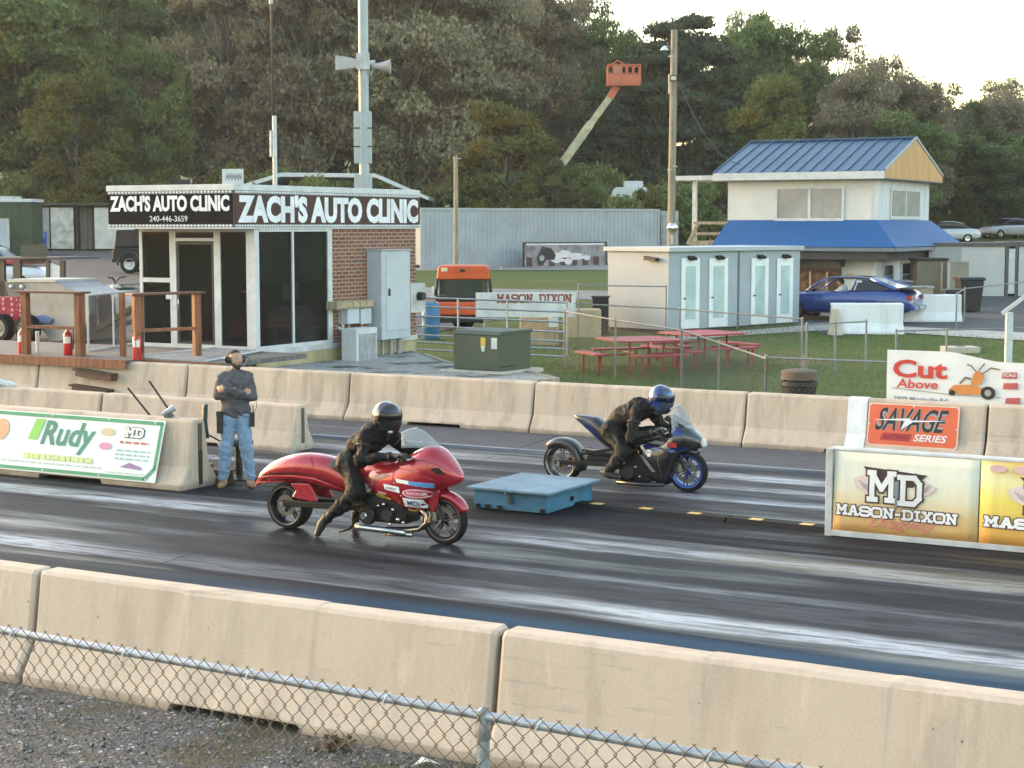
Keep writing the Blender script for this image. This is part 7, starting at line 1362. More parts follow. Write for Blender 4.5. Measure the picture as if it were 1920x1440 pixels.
# ------------------------------------------------------------------ picnic tables
PIC = mat('picnic_red_paint', (.33, .035, .045), .55, var=.2, scale=5); PICL = mat('picnic_red_tube', (.32, .03, .04), .5)
def picnic(label, u, v, rot, k=1.0):
    P = gt(u, v); o = thing('picnic_table', label, 'picnic table', P, rot, 'red picnic tables'); w = .82 * k
    mb = MB(); mb.prismz([(-w, -w + .2), (-w + .2, -w), (w - .2, -w), (w, -w + .2), (w, w - .2), (w - .2, w), (-w + .2, w), (-w, w - .2)], .72, .76); mb.build('table_top', PIC, o, bevel=.008)
    for sx, sy in ((-1, -1), (1, -1), (1, 1), (-1, 1)): MB().tube([(sx * .42, sy * .42, .72), (sx * .42, sy * .42, 0)], .028, 8).build('leg', PICL, o, smooth='auto')
    for i in range(4):
        M_ = Matrix.Rotation(i * math.pi / 2, 4, 'Z'); b = MB(M_).prismz([(-.62, -w - .52), (.62, -w - .52), (.70, -w - .20), (-.70, -w - .20)], .43, .47).build('bench', PIC, o, bevel=.006)
        for x in (-.45, .45): MB(M_).tube([(x, -w - .36, .43), (x, -w - .36, 0.0)], .026, 8).build('leg', PICL, b, smooth='auto')
        MB(M_).tube([(0, -w - .3, .40), (0, -.3, .40)], .022, 6).build('bench_arm', PICL, b)
picnic('red picnic table nearer the pipe gate', 1198, 697, .35); picnic('red picnic table nearer the restroom cabins', 1315, 683, .55)
# odds and ends on the lawn
P = gp(1498, 738, 0); P = TN(on_n(1498, 738, 26.9)[0], 26.9); o = thing('planter', 'dark tub with brown lid behind the far barrier, left of the mower banner', 'tub', P); o.scale = (.88, .88, 1.22); MB().lathe([(0, .1), (.24, .1), (.33, .62), (.36, .64), (.36, .70), (.30, .70)], (0, 0, 0), 'z', 24).build('tub', BINB, o, smooth='auto'); MB().lathe([(0, .86), (.28, .85), (.34, .83), (.34, .72), (0, .72)], (0, 0, 0), 'z', 24).build('lid', mat('brown_lid', (.14, .10, .07), .8), o, smooth='auto')
P = gt(1800, 660); o = thing('concrete_slab', 'low concrete slab on the lawn behind the mower banner', 'slab', P, .1); MB().bx(-.42, .42, -.3, .3, -.02, .14).build('slab', CONP, o, bevel=.015); MB().bx(-.1, .1, -.08, .08, .1405, .155).build('lifting_plate', GALVD, o)
P = gt(1506, 695); o = thing('ground_stake', 'small pale stake in the lawn by the corner post', 'stake', P); MB().bx(-.03, .03, -.03, .03, 0, .35).build('stake', WOODG, o)
# ------------------------------------------------------------------ trees
LG = leaf_mat('dark_green_leaves', (.060, .098, .034), (.180, .215, .072), (.16, .12, .02), .16)
LY = leaf_mat('yellow_green_leaves', (.070, .095, .024), (.20, .205, .052), (.20, .15, .02), .2)
LB = leaf_mat('olive_brown_leaves', (.155, .138, .083), (.325, .285, .182), (.17, .115, .07), .08, .35)
LC = leaf_mat('conifer_needles', (.030, .044, .026), (.080, .094, .052), (.05, .05, .02), .06, .1)
LP = leaf_mat('pale_olive_leaves', (.10, .095, .055), (.20, .18, .11), (.22, .15, .09), .12, .35)
BARK = mat('grey_brown_bark', (.11, .092, .07), .95, var=.4, scale=6, bump=.4, bscale=20)
BARKP = mat('pale_twig_bark', (.20, .18, .15), .9, var=.3, scale=5)
def quads_mesh(name, C, size, rng, m, flat=0.0, aspect=1.6):
    n = len(C); u = rng.normal(size=(n, 3)); u[:, 2] *= (1 - flat); u /= np.linalg.norm(u, axis=1)[:, None]
    w = rng.normal(size=(n, 3)); w -= (w * u).sum(1)[:, None] * u; w /= np.linalg.norm(w, axis=1)[:, None]
    s = (size * rng.uniform(.6, 1.3, n))[:, None]
    a = u * s * aspect / 2; b = w * s / 2
    V = np.stack([C - a, C - .15 * a + b, C + a, C - .15 * a - b], 1).reshape(-1, 3)
    me = D.meshes.new(name); me.vertices.add(4 * n); me.vertices.foreach_set('co', V.ravel().astype(np.float32))
    me.loops.add(4 * n); me.loops.foreach_set('vertex_index', np.arange(4 * n, dtype=np.int32))
    me.polygons.add(n); me.polygons.foreach_set('loop_start', np.arange(0, 4 * n, 4, dtype=np.int32)); me.polygons.foreach_set('loop_total', np.full(n, 4, dtype=np.int32))
    me.update(calc_edges=True); me.materials.append(m); return me
def make_tree(seed, H=16.0, R=5.0, z0=.18, npuff=30, leaves=42000, size=.21, m=LG, bark=BARK, twigs=0, shape='round', puffr=.30):
    rng = np.random.default_rng(seed); tb = MB()
    if shape == 'cone':   # old pine: ragged whorls, blunt head
        tb.tube([(0, 0, -.5), (.05, 0, H * .5), (0, .05, H)], [H * .018, H * .011, .02], 8)
        C = []; per = leaves // 60
        for i in range(60):
            q = (i + rng.uniform(0, 1)) / 60; z = H * (z0 + (1 - z0) * q); r = R * (1 - q) ** .5 * rng.uniform(.5, 1.15) + .3
            for k in range(5):
                a = rng.uniform(0, 6.28); tip = np.array([math.cos(a) * r, math.sin(a) * r, z - r * .22])
                if k < 2: tb.tube([(0, 0, z), tuple(tip)], [.05, .015], 4)
                t = rng.uniform(.15, 1, per // 5) ** .7
                c = np.array([0, 0, z]) + (tip - np.array([0, 0, z])) * t[:, None]
                c += rng.normal(size=c.shape) * np.array([.28, .28, .16]) * (.5 + .8 * (1 - t[:, None])) * (R / 4); C.append(c)
        return tb, quads_mesh('crown', np.concatenate(C), size, rng, m, .4, 2.0)
    lean = rng.uniform(-.4, .4, 2); top = H * .72
    trunk = [(0, 0, -.6), (lean[0] * .4, lean[1] * .4, top * .4), (lean[0], lean[1], top)]
    tb.tube(trunk, [H * .022, H * .015, H * .005], 9)
    cs = []; tries = 0
    while len(cs) < npuff and tries < 5000:
        tries += 1; d = rng.normal(size=3); d /= np.linalg.norm(d); rr = rng.uniform(.45, 1) ** .6
        c = np.array([d[0] * R * rr, d[1] * R * rr, H * (z0 + 1) / 2 + d[2] * rr * H * (1 - z0) / 2])
        if shape == 'pine': c[:2] *= 1.15 - .75 * (c[2] / H) ** 1.3
        if shape == 'tall': c[:2] *= .75 + .3 * (1 - (c[2] / H))
        c[2] = min(c[2], H - R * puffr * .6)
        if all(np.linalg.norm(c - o) > R * .26 for o in cs): cs.append(c)
    pts = []; per = leaves // len(cs)
    for c in cs:
        pr = R * puffr * rng.uniform(.75, 1.35)
        zb = min(max(c[2] - R * rng.uniform(.5, 1.0), H * .15), top); f = zb / top
        b = np.array([lean[0] * f, lean[1] * f, zb]); mid = b + (c - b) * .55 + np.array([0, 0, -.04 * H * .5])
        tb.tube([tuple(b), tuple(mid), tuple(c)], [H * .0075, H * .0045, .02], 5)
        d = rng.normal(size=(per, 3)); d /= np.linalg.norm(d, axis=1)[:, None]; d[:, 2] = np.where(d[:, 2] < -.3, d[:, 2] * .5, d[:, 2])
        rad = pr * (rng.uniform(.25, 1.0, per) ** .5) * (1 + .28 * np.sin(d[:, 0] * 5 + c[0]) * np.sin(d[:, 1] * 6 + c[1] + d[:, 2] * 4))
        pts.append(c + d * rad[:, None] * (np.array([1.35, 1.35, .42]) if shape == 'pine' else np.array([1.12, 1.12, .82])))
        for _ in range(twigs // len(cs)):
            e = rng.normal(size=3); e /= np.linalg.norm(e); e[2] = abs(e[2]) * .8 + .1; s_ = c + rng.normal(size=3) * pr * .4; q = s_ + e * pr * rng.uniform(.6, 1.5)
            tb.tube([tuple(s_), tuple((s_ + q) / 2 + rng.normal(size=3) * .12), tuple(q)], [.035, .025, .012], 3, cap=False)
    return tb, quads_mesh('crown', np.concatenate(pts), size, rng, m)
PROTO = {}
def proto(key, **kw):
    tb, cm = make_tree(**kw); tm_ = D.meshes.new('trunk'); tm_.from_pydata(tb.v, [], tb.f); tm_.materials.append(kw.get('bark', BARK)); tm_.shade_smooth()
    PROTO[key] = (tm_, cm, kw.get('H', 16.0), kw.get('R', 5.0))
proto('green1', seed=1, m=LG); proto('green2', seed=2, m=LG, npuff=36, puffr=.26, H=15.0)
proto('yellow', seed=3, m=LY, npuff=26, z0=.08, leaves=34000, size=.22)
proto('brown1', seed=4, m=LB, npuff=42, leaves=52000, size=.19, twigs=220, puffr=.30, bark=BARKP, z0=.1)
proto('brown2', seed=5, m=LB, npuff=38, leaves=48000, size=.19, twigs=240, puffr=.32, bark=BARKP, z0=.08, shape='tall')
proto('conifer', seed=6, m=LC, shape='pine', H=17.0, R=4.6, z0=.05, npuff=46, puffr=.30, leaves=46000, size=.18)
proto('sparse', seed=7, m=LP, npuff=44, leaves=9000, size=.20, twigs=1100, puffr=.24, bark=BARKP, z0=.3, shape='tall')
proto('bush', seed=8, m=LG, H=4.0, R=2.6, z0=-.15, npuff=16, leaves=9000, size=.17, puffr=.36)
proto('ybush', seed=9, m=LY, H=4.5, R=2.6, z0=-.15, npuff=16, leaves=9000, size=.18, puffr=.34)
def tree(kind, u, top, Y, wpx, label, group=None, name='tree', rot=None, basez=None):
    tm_, cm, H0, R0 = PROTO[kind]
    P = at(u, 424, Y); zb = gz(Y) if basez is None else basez; ztop = CAMH + (424 - top) / FPX * Y; h = ztop - zb
    o = thing(name, label, 'bush' if 'bush' in kind else 'tree', (P.x, P.y, zb), random.uniform(0, 6.28) if rot is None else rot, group)
    s = (wpx / 2 / FPX * Y) / (R0 * 1.12); o.scale = (s, s, h / H0)
    for nm, me in (('trunk', tm_), ('crown', cm)):
        c = D.objects.new(nm, me); COL.objects.link(c); c.parent = o
WOOD = 'trees of the wooded rise behind the track'
T_ = [('green1', 60, -70, 104, 330, 'dark green broadleaf tree with yellowing crown at upper left corner of the wood'),
      ('yellow', 150, 130, 99, 190, 'low yellowing tree just above the white container doors'),
      ('green2', 285, 75, 103, 170, 'dark green tree with tufted leaf sprays left of the thin antenna mast'),
      ('green1', 205, -30, 116, 260, 'deep green tree standing behind the tufted dark green tree on the left'),
      ('brown1', 430, -90, 108, 300, 'olive brown thin-leaved tree with pale twigs behind the antenna mast'),
      ('brown2', 575, -130, 106, 290, 'olive brown tall tree with bare twigs left of the floodlight pole'),
      ('brown1', 760, -110, 107, 330, 'large olive brown tree directly right of the floodlight pole'),
      ('brown2', 905, -60, 109, 260, 'olive brown tree with fading crown above the bare wooden post'),
      ('brown1', 1030, -10, 116, 230, 'greyish brown tree whose crown thins out against the sky left of the boom lift basket'),
      ('yellow', 945, 190, 90, 210, 'bushy olive green young tree above the grey shipping container'),
      ('green2', 1035, 300, 88, 120, 'dark bushy tree beside the foot of the boom lift arm'),
      ('green1', 1165, 45, 114, 170, 'mid green tree behind the orange boom lift basket'),
      ('conifer', 1235, 18, 110, 190, 'dark conifer directly behind the wooden utility pole'),
      ('conifer', 1305, 2, 112, 210, 'tall dark conifer with leaning top right of the utility pole'),
      ('conifer', 1130, 150, 108, 150, 'dark conifer below the orange boom lift basket'),
      ('green2', 1415, 30, 116, 190, 'olive green tree with ragged top between conifer and open sky'),
      ('yellow', 1440, 135, 101, 190, 'bright yellow-green tree above the left half of the blue metal roof'),
      ('green1', 1500, 60, 114, 180, 'dusky green tree peaking above the ridge of the blue metal roof'),
      ('sparse', 1570, 28, 124, 130, 'thin nearly bare tree standing against the sky above the blue roof'),
      ('brown2', 1600, 120, 108, 190, 'olive tree behind the orange gable of the white house'),
      ('sparse', 1655, 88, 124, 130, 'pale thin-leaved tree on skyline right of the nearly bare tree'),
      ('green1', 1690, 215, 104, 190, 'dark green tree right of the orange gable'),
      ('brown1', 1705, 150, 112, 170, 'grey-green tree on the falling skyline right of the house'),
      ('sparse', 1745, 138, 124, 140, 'pale feathery tree where the skyline dips toward the right'),
      ('green2', 1790, 195, 128, 190, 'dark green tree in the dip of the skyline at right'),
      ('brown2', 1880, 175, 130, 200, 'olive tree rising again at the right edge of the skyline'),
      ('sparse', 1885, 135, 140, 150, 'pale thin tree topping the skyline at the right edge'),
      ('green1', 1850, 245, 126, 200, 'dark green tree above the white sedan at right edge'),
      ('yellow', 1775, 275, 125, 150, 'low yellowish tree between the orange gable and the white sedan'),
      ('sparse', 1085, -35, 124, 170, 'pale bare-twigged tree on skyline left of the open sky'),
      ('sparse', 1395, 0, 126, 120, 'thin ragged tree catching the sky beside the tall conifer'),
      ('green2', -60, -60, 108, 280, 'dark green tree cut off by the left edge above the green container')]
for a in T_: tree(*a, group=WOOD)
sky_ = [(-60, -90), (900, -60), (1040, 20), (1130, 80), (1240, 60), (1440, 75), (1560, 130), (1650, 170), (1800, 225), (1900, 210), (2000, 210)]
def skyl(u): return float(np.interp(u, [a for a, b in sky_], [b for a, b in sky_]))
for i in range(24):
    u = -50 + i * 86; kd = ['green1', 'green2', 'brown1', 'green1'][i % 4]
    tree(kd, u, skyl(u) + random.uniform(5, 40), 128 + (i % 3) * 5, 190, 'tree of the dense rear rank filling the wood behind the front trees', WOOD)
for i in range(12):
    tree(['green2', 'green1'][i % 2], -40 + i * 105, skyl(-40 + i * 105) - (60 if i < 9 else -30), 150, 250, 'tall tree of the farthest rank showing only as dark gaps between the front crowns', WOOD)
for i in range(26):
    u = -20 + i * 77 + random.uniform(-12, 12)
    if 1340 < u < 1780 and i % 2: continue
    far_ = 30 if u > 1740 else 0
    tree('ybush' if i % 4 == 2 else 'bush', u, 330 + random.uniform(-30, 40), 96.5 + far_ + random.uniform(-1.5, 3), random.uniform(120, 160), 'dark leafy bush at the foot of the wood', 'bushes along the foot of the wood', 'bush')

for i, (u, tp, Y, w, lb) in enumerate(((470, 338, 84, 90, 'leafy bush in front of the pale barn roof, nearest the antenna mast'), (575, 335, 84, 110, 'leafy bush in front of the pale barn roof, left of the floodlight pole'), (655, 338, 83.5, 80, 'leafy bush in front of the pale barn roof, at the floodlight pole'), (1108, 345, 90, 80, 'green bush half covering the left of the white camper'), (1212, 340, 89, 80, 'green bush half covering the right of the white camper'), (1160, 368, 88, 90, 'low green bush in front of the white camper'))):
    tree('bush' if i % 2 else 'ybush', u, tp, Y, w, lb, None, 'bush')
for i in range(12):
    u = (-150 - i * 120) if i < 6 else (2010 + (i - 6) * 120)
    tree(['green1', 'brown1', 'green2'][i % 3], u, skyl(u) + (i % 3) * 20, 112 + (i % 2) * 12, 240, 'tree of the wood continuing past the edge of the view', WOOD)
# ------------------------------------------------------------------ banners and printed boards
BKP = mat('black_letter_print', (.016, .014, .016), .6); WHP = mat('white_letter_print', (.76, .75, .76), .55); REDP = mat('red_letter_print', (.50, .035, .03), .6); DKP = mat('plum_outline_print', (.10, .035, .055), .6); PNK = mat('pink_print', (.62, .40, .40), .6); GRP = mat('grey_print', (.32, .31, .32), .6); BRP = mat('dark_brown_print', (.055, .028, .022), .6)
def banner_mat(name, stops, z0, z1, wr=.04):
    m, N, L, p = _nodes(name); tc = N.new('ShaderNodeTexCoord'); sx = N.new('ShaderNodeSeparateXYZ'); L.new(tc.outputs['Object'], sx.inputs[0])
    mr = N.new('ShaderNodeMapRange'); mr.inputs['From Min'].default_value = z0; mr.inputs['From Max'].default_value = z1; L.new(sx.outputs[2], mr.inputs['Value'])
    f = mathn(N, L, 'ADD', mr.outputs[0], mathn(N, L, 'MULTIPLY', mathn(N, L, 'SUBTRACT', noise(N, L, tc.outputs['Object'], 1.6, 3), .5), .35))
    L.new(ramp(N, L, f, stops), p.inputs['Base Color']); p.inputs['Roughness'].default_value = .5; p.inputs['Specular IOR Level'].default_value = .35
    b = N.new('ShaderNodeBump'); b.inputs['Strength'].default_value = .35; b.inputs['Distance'].default_value = wr; mp = N.new('ShaderNodeMapping'); mp.inputs['Rotation'].default_value = (0, .6, 0); mp.inputs['Scale'].default_value = (3.5, 1, .8); L.new(tc.outputs['Object'], mp.inputs[0])
    L.new(noise(N, L, mp.outputs[0], 1.3, 3), b.inputs['Height']); L.new(b.outputs[0], p.inputs['Normal']); return m
def sheet(mb, x0, x1, z0, z1, y, nx=14, nz=8, amp=.006, seed=0):
    r = random.Random(seed); ph = [r.uniform(0, 6) for _ in range(4)]; vs_ = []
    for j in range(nz + 1):
        for i in range(nx + 1):
            a, b = i / nx, j / nz; e = 4 * a * (1 - a) * b * (1 - b) * 4
            vs_.append((x0 + a * (x1 - x0), y - amp * .5 * min(1, e) * (1 + math.sin(a * 9 + b * 5 + ph[0]) * .6 + .5 * math.sin(a * 4 - b * 9 + ph[1])), z0 + b * (z1 - z0)))
    mb.add(vs_, [(j * (nx + 1) + i, j * (nx + 1) + i + 1, (j + 1) * (nx + 1) + i + 1, (j + 1) * (nx + 1) + i) for j in range(nz) for i in range(nx)])
def varsity(parent, s, x0, x1, z0, z1, y, w, name='lettering', edge=None, fill=None, grow=.012, slope=0.0):
    a = MB(); slab(a, s, x0, x1, z0, z1, y, w, grow, slope=slope); o = a.build(name, edge or DKP, parent); b = MB(); slab(b, s, x0, x1, z0, z1, y - .004, w, 0.0, slope=slope); b.build('letter_face', fill or WHP, o); return o
# median wall with the two yellow track banners
MW = thing('median_wall', 'white-framed median wall that carries the yellow track banners', 'barrier', TN(0, 17.95, 0), -A)
mb = MB(); mb.prismx([(.03, 0), (.03, .05), (.10, .30), (.14, .92), (.32, .92), (.36, .30), (.50, .05), (.50, 0)], -5.90, 4.0); mb.build('wall_block', concrete('white_limewashed_concrete', (.66, .66, .65), (.50, .49, .47), .5), MW, bevel=.01)
MB().bx(-5.98, -5.905, -.02, .28, .0, .97).build('end_frame', WHTD, MW, bevel=.006); MB().bx(-5.90, 4.0, -.035, .029, .012, .075).build('foot_board', WHTD, MW, bevel=.006)
MB().cyl((-5.90, .06, .965), (4.0, .06, .955), .030, None, 12).build('top_pipe', WHT, MW, smooth='auto')
def track_banner(label, x0, x1, stops, mark=True, seed=0, zoff=0):
    o = thing('banner', label, 'banner', TN(x0, 17.945, 0), -A, 'yellow track banners on the median wall'); o.rotation_euler = (math.radians(-3), 0, -A); W = x1 - x0
    mb = MB(); sheet(mb, 0, W, .07, .945, -.02, seed=seed); mb.build('cloth', banner_mat('track_banner_print_%s' % ('pale' if seed == 1 else 'bright'), stops, .07, .94), o, smooth=True, solid=.002)
    y = -.034; cx = W * .43; k = W / 1.62
    X = lambda a: cx + a * k
    mb = MB(); mb.flat([(X(-.36), .80), (X(.36), .745), (X(.20), .60), (X(-.22), .63)], y); mb.build('logo_plate', BRP, o)
    for sgn in (-1, 1):
        mb = MB(); mb.flat([(X(sgn * .30), .73 if sgn < 0 else .69), (X(sgn * .46), .66 if sgn < 0 else .62), (X(sgn * .42), .56), (X(sgn * .24), .46), (X(sgn * .22), .58)], y - .001); mb.build('hand_emblem', mat('pale_pink_print_cloth', (.66, .52, .50), .6), o)
        mb = MB()
        for i in range(4): stroke(mb, [(X(sgn * (.25 + .03 * i)), .50 + .02 * i), (X(sgn * (.31 + .03 * i)), .60 + .015 * i)], .010, y - .003)
        mb.build('flag_lines', GRP, o)
    varsity(o, 'M', X(-.29), X(.0), .42, .765, y - .004, .058 * k, 'monogram', BRP, WHP, .018); varsity(o, 'D', X(.05), X(.28), .40, .735, y - .004, .058 * k, 'monogram', BRP, WHP, .018)
    mb = MB(); mb.bx(X(.0), X(.05), y - .012, y - .010, .50, .66); mb.bx(X(.012), X(.038), y - .0125, y - .0105, .36, .50); mb.build('light_tree_emblem', mat('slate_print', (.20, .22, .25), .6), o)
    varsity(o, 'MASON-DIXON', .05 * k, W * .86, .255, .372, y, .027 * k, 'lettering', DKP, WHP, .010, slope=-.012)
    mb = MB(); letter(mb, 'Dragway', W * .26, W * .72, .115, .265, y - .002, .012, .45); mb.build('script_lettering', mat('rose_script_print', (.60, .20, .17), .6), o)
    return o
track_banner('pale yellow MASON-DIXON dragway banner at the left end of the median wall', -5.89, -4.31, [(0, (.55, .30, .11)), (.30, (.66, .46, .20)), (.52, (.72, .66, .50)), (.78, (.74, .74, .66)), (1, (.72, .68, .50))], seed=1)
o = track_banner('bright yellow MASON-DIXON dragway banner cut off by right edge', -4.295, -2.35, [(0, (.55, .27, .07)), (.25, (.70, .42, .08)), (.55, (.76, .62, .14)), (.8, (.76, .70, .40)), (1, (.62, .40, .10))], seed=2)
mb = MB()
for x in (.18, .42, .66, .9): mb.flat(oval(x, .87, .09, .04, 14), -.036)
mb.build('crest_row', PNK, o)
# green and white banner on the median barrier
RBN = thing('banner', 'white and green Rudy banner hung on the left median barrier', 'banner', TN(-18.0, 17.32 - .405, .085), -A); RBN.rotation_euler = (math.radians(-17), 0, -A); W = 3.36; Hh = .82
mb = MB(); sheet(mb, 0, W, 0, Hh, 0, 18, 6, .006, 5)
o = mb.build('cloth', mat('pale_mint_banner', (.66, .73, .71), .5, var=.05), RBN, smooth=True); GRB = mat('green_banner_print', (.05, .27, .14), .6); LGB = mat('light_green_print', (.22, .50, .10), .6)
mb = MB(); bpts = [(.0, .04), (W - .19, .04), (W - .05, .18), (W - .05, Hh - .04), (0, Hh - .04)]
for i in range(4):
    stroke(mb, [bpts[i], bpts[i + 1]], .045, -.010)
mb.build('border', GRB, RBN)
mb = MB(); mb.flat([(1.02, .44), (1.19, .44), (1.29, .73), (1.12, .73)], -.010); mb.build('green_bar', LGB, RBN)
mb = MB(); letter(mb, 'Rudy', 1.26, 2.22, .28, .72, -.011, .022, .22); mb.build('lettering', mat('dark_green_letter_print', (.03, .22, .15), .6), RBN)
for z, m, pts in ((.60, mat('tan_oval_print', (.52, .44, .30), .6), oval(2.42, .62, .13, .055)), (.42, mat('magenta_oval_print', (.60, .25, .42), .6), oval(2.42, .43, .11, .05))): mb = MB(); mb.flat(pts, -.010); mb.build('oval_emblem', m, RBN)
varsity(RBN, 'MD', 2.74, 3.02, .57, .70, -.010, .030, 'monogram', BRP, WHP, .010); mb = MB(); random.seed(21)
def scrib(mb, x0, x1, z, h, y=-.010, gap=.035):
    x = x0
    while x < x1:
        w = random.uniform(.04, .13); w = min(w, x1 - x); q = np.linspace(x, x + w, 6); stroke(mb, [(a, z + h * .4 * (-1) ** i) for i, a in enumerate(q)], h * .45, y); x += w + gap
scrib(mb, 2.66, 3.14, .50, .03); mb.build('emblem_line', REDP, RBN); mb = MB()
for z in (.39, .335, .28): scrib(mb, 2.62, 3.18, z, .022)
mb.build('text_pattern', mat('teal_print', (.15, .42, .38), .6), RBN); mb = MB(); mb.flat([(2.72, .17), (3.10, .15), (3.08, .19), (2.94, .22), (2.88, .235), (2.80, .20)], -.010); mb.build('purple_emblem', mat('purple_print', (.28, .17, .36), .6), RBN)
mb = MB(); scrib(mb, 1.0, 2.24, .215, .07); mb.build('yellow_slogan', mat('pale_lime_print', (.55, .62, .28), .6), RBN); mb = MB(); scrib(mb, .5, 2.4, .13, .025); scrib(mb, 2.5, 3.15, .09, .022); mb.build('text_pattern', mat('pale_grey_print', (.45, .50, .50), .6), RBN)
mb = MB(); mb.flat(oval(.50, .55, .15, .15), -.010); mb.build('orange_disc', mat('peach_print', (.68, .36, .20), .6), RBN)
mb = MB()
for x in (.4, 1.4, 2.4, 3.2):
    for z in (.035, Hh - .035): mb.flat(oval(x, z, .014, .014, 10), -.016)
mb.build('eyelet_row', WHT, RBN)
# orange series sign on the far barrier
SV = thing('banner', 'orange SAVAGE racing series sign on the far barrier', 'banner', TN(-7.60, 24.9 - .262, .155), -A); SV.rotation_euler = (math.radians(-11), 0, -A); W, Hh = 1.36, .64
mb = MB(); mb.bx(0, W, -.004, .0, 0, Hh); mb.build('cloth', mat('orange_sign_print', (.66, .115, .045), .5, var=.04), SV); mb = MB()
for a, b in (((.012, .012), (W - .012, .012)), ((W - .012, .012), (W - .012, Hh - .012)), ((W - .012, Hh - .012), (.012, Hh - .012)), ((.012, Hh - .012), (.012, .012))): stroke(mb, [a, b], .022, -.006)
mb.build('border', mat('peach_border_print', (.72, .50, .36), .6), SV); mb = MB(); letter(mb, 'SAVAGE', .11, 1.13, .235, .575, -.008, .055, .12, .22); o = mb.build('lettering', GRP, SV); mb = MB(); letter(mb, 'SAVAGE', .11, 1.13, .235, .575, -.010, .012, .12, .22); mb.build('letter_face', BKP, o)
mb = MB(); mb.flat([(.08, .385), (.62, .43), (.66, .40), (1.24, .42), (.68, .375), (.50, .25), (.56, .39)], -.0125); mb.build('slash', WHP, SV); mb = MB(); mb.flat([(.20, .09), (.64, .09), (.68, .20), (.24, .20)], -.008); mb.build('red_bar', mat('crimson_print', (.42, .03, .035), .6), SV)
mb = MB(); letter(mb, 'RACING', .26, .62, .115, .175, -.010, .01, .1); mb.build('lettering', mat('dull_red_print', (.22, .015, .02), .6), SV); mb = MB(); letter(mb, 'SERIES', .70, 1.18, .095, .20, -.008, .02, .1, .2); mb.build('lettering', WHP, SV); mb = MB()
for x, z in ((.03, .03), (.03, .32), (.03, .61), (.68, .61), (1.33, .61), (1.33, .3), (1.33, .03)): mb.flat(oval(x, z, .016, .016, 10), -.009)
mb.build('eyelet_row', WHT, SV)
# mower banner hanging on the fence
CU = thing('banner', 'white Cut Above banner with orange mower hanging on the fence', 'banner', TN(-7.66, 25.84, .66), -A); mb = MB(); nx = 20; top = lambda x: .84 - (0 if x < 1.0 else min(1, (x - 1.0) / .7) * .13) - .0 * x; vs_ = []
for j in range(6):
    for i in range(nx + 1): x = i * 3.0 / nx; b = j / 5; vs_.append((x, -.02 * math.sin(x * 6 + b * 3) * b * (1 - b) * 2, b * top(x)))
mb.add(vs_, [(j * (nx + 1) + i, j * (nx + 1) + i + 1, (j + 1) * (nx + 1) + i + 1, (j + 1) * (nx + 1) + i) for j in range(5) for i in range(nx)]); mb.build('cloth', mat('white_banner_cloth', (.72, .72, .73), .5, var=.04), CU, smooth=True)
mb = MB(); letter(mb, 'Cut', .10, .94, .42, .70, -.026, .03); letter(mb, 'Above', .16, .80, .26, .40, -.026, .018, .1); mb.build('lettering', mat('cut_red_print', (.56, .045, .035), .6), CU); mb = MB(); letter(mb, '2909 Mapleville Rd', .12, .95, .04, .13, -.026, .01); mb.build('address_lettering', mat('slate_grey_print', (.16, .17, .20), .6), CU)
ORP = mat('orange_mower_print', (.60, .22, .06), .6); mb = MB(); mb.flat([(.96, .26), (1.05, .34), (1.34, .36), (1.50, .30), (1.56, .22), (1.20, .20), (1.0, .22)], -.027); mb.flat([(1.30, .36), (1.34, .52), (1.42, .58), (1.50, .50), (1.46, .36)], -.0275); mb.build('mower_picture', ORP, CU); mb = MB(); mb.flat(oval(1.56, .24, .11, .10), -.029); w_ = mb.build('mower_wheel', BKP, CU); mb = MB(); mb.flat(oval(1.02, .22, .05, .045), -.029); mb.build('mower_wheel', BKP, CU); mb = MB(); mb.flat(oval(1.56, .24, .05, .05), -.0305); mb.build('mower_hub', GRP, w_)
mb = MB(); stroke(mb, [(1.38, .55), (1.30, .64), (1.24, .66)], .02, -.028); stroke(mb, [(1.46, .52), (1.60, .62), (1.72, .60)], .02, -.028); stroke(mb, [(1.42, .58), (1.50, .68)], .02, -.028); stroke(mb, [(1.14, .37), (1.22, .46), (1.30, .44)], .03, -.0285); mb.build('mower_bars', mat('umber_print', (.20, .13, .10), .6), CU); mb = MB(); stroke(mb, [(.10, .255), (.95, .195), (1.75, .18)], .015, -.0265); mb.build('ground_line', GRP, CU)
for x, z in ((1.86, .52), (1.88, .36), (1.92, .14)): mb = MB(); mb.flat([(x - .10, z - .05), (x + .12, z - .045), (x + .12, z + .05), (x - .09, z + .04)], -.027); mb.build('red_emblem', mat('dull_crimson_print', (.50, .10, .10), .6), CU)
mb = MB(); letter(mb, 'SCAG', 1.78, 1.96, .50, .55, -.029, .02); mb.build('lettering', WHP, CU)
# board with the track name behind the gate
YM = 43.5; s_ = YM / FPX; P = at(892, 424, YM); zb, zt = CAMH + (424 - 594) * s_, CAMH + (424 - 548) * s_
MD = thing('sign_board', 'white board reading MASON DIXON in red slab letters behind the pipe gate', 'sign', (P.x, YM, 0), .06); W = 188 * s_; MB().bx(0, W, 0, .05, zb, zt).build('board', mat('white_board_paint', (.66, .67, .66), .6, var=.12, scale=3), MD)
for x in (.25, W - .25): MB().bx(x - .05, x + .05, .06, .16, gz(YM) - .1, zt - .05).build('post', WOODG, MD)
varsity(MD, 'MASON', W * .215, W * .565, zb + .36, zb + .58, -.004, .034, 'lettering', mat('board_red_print', (.30, .06, .055), .6), mat('board_red_face', (.28, .055, .05), .6), .004); varsity(MD, 'DIXON', W * .635, W * .955, zb + .36, zb + .58, -.004, .034, 'lettering', MATS['board_red_print'], MATS['board_red_face'], .004)
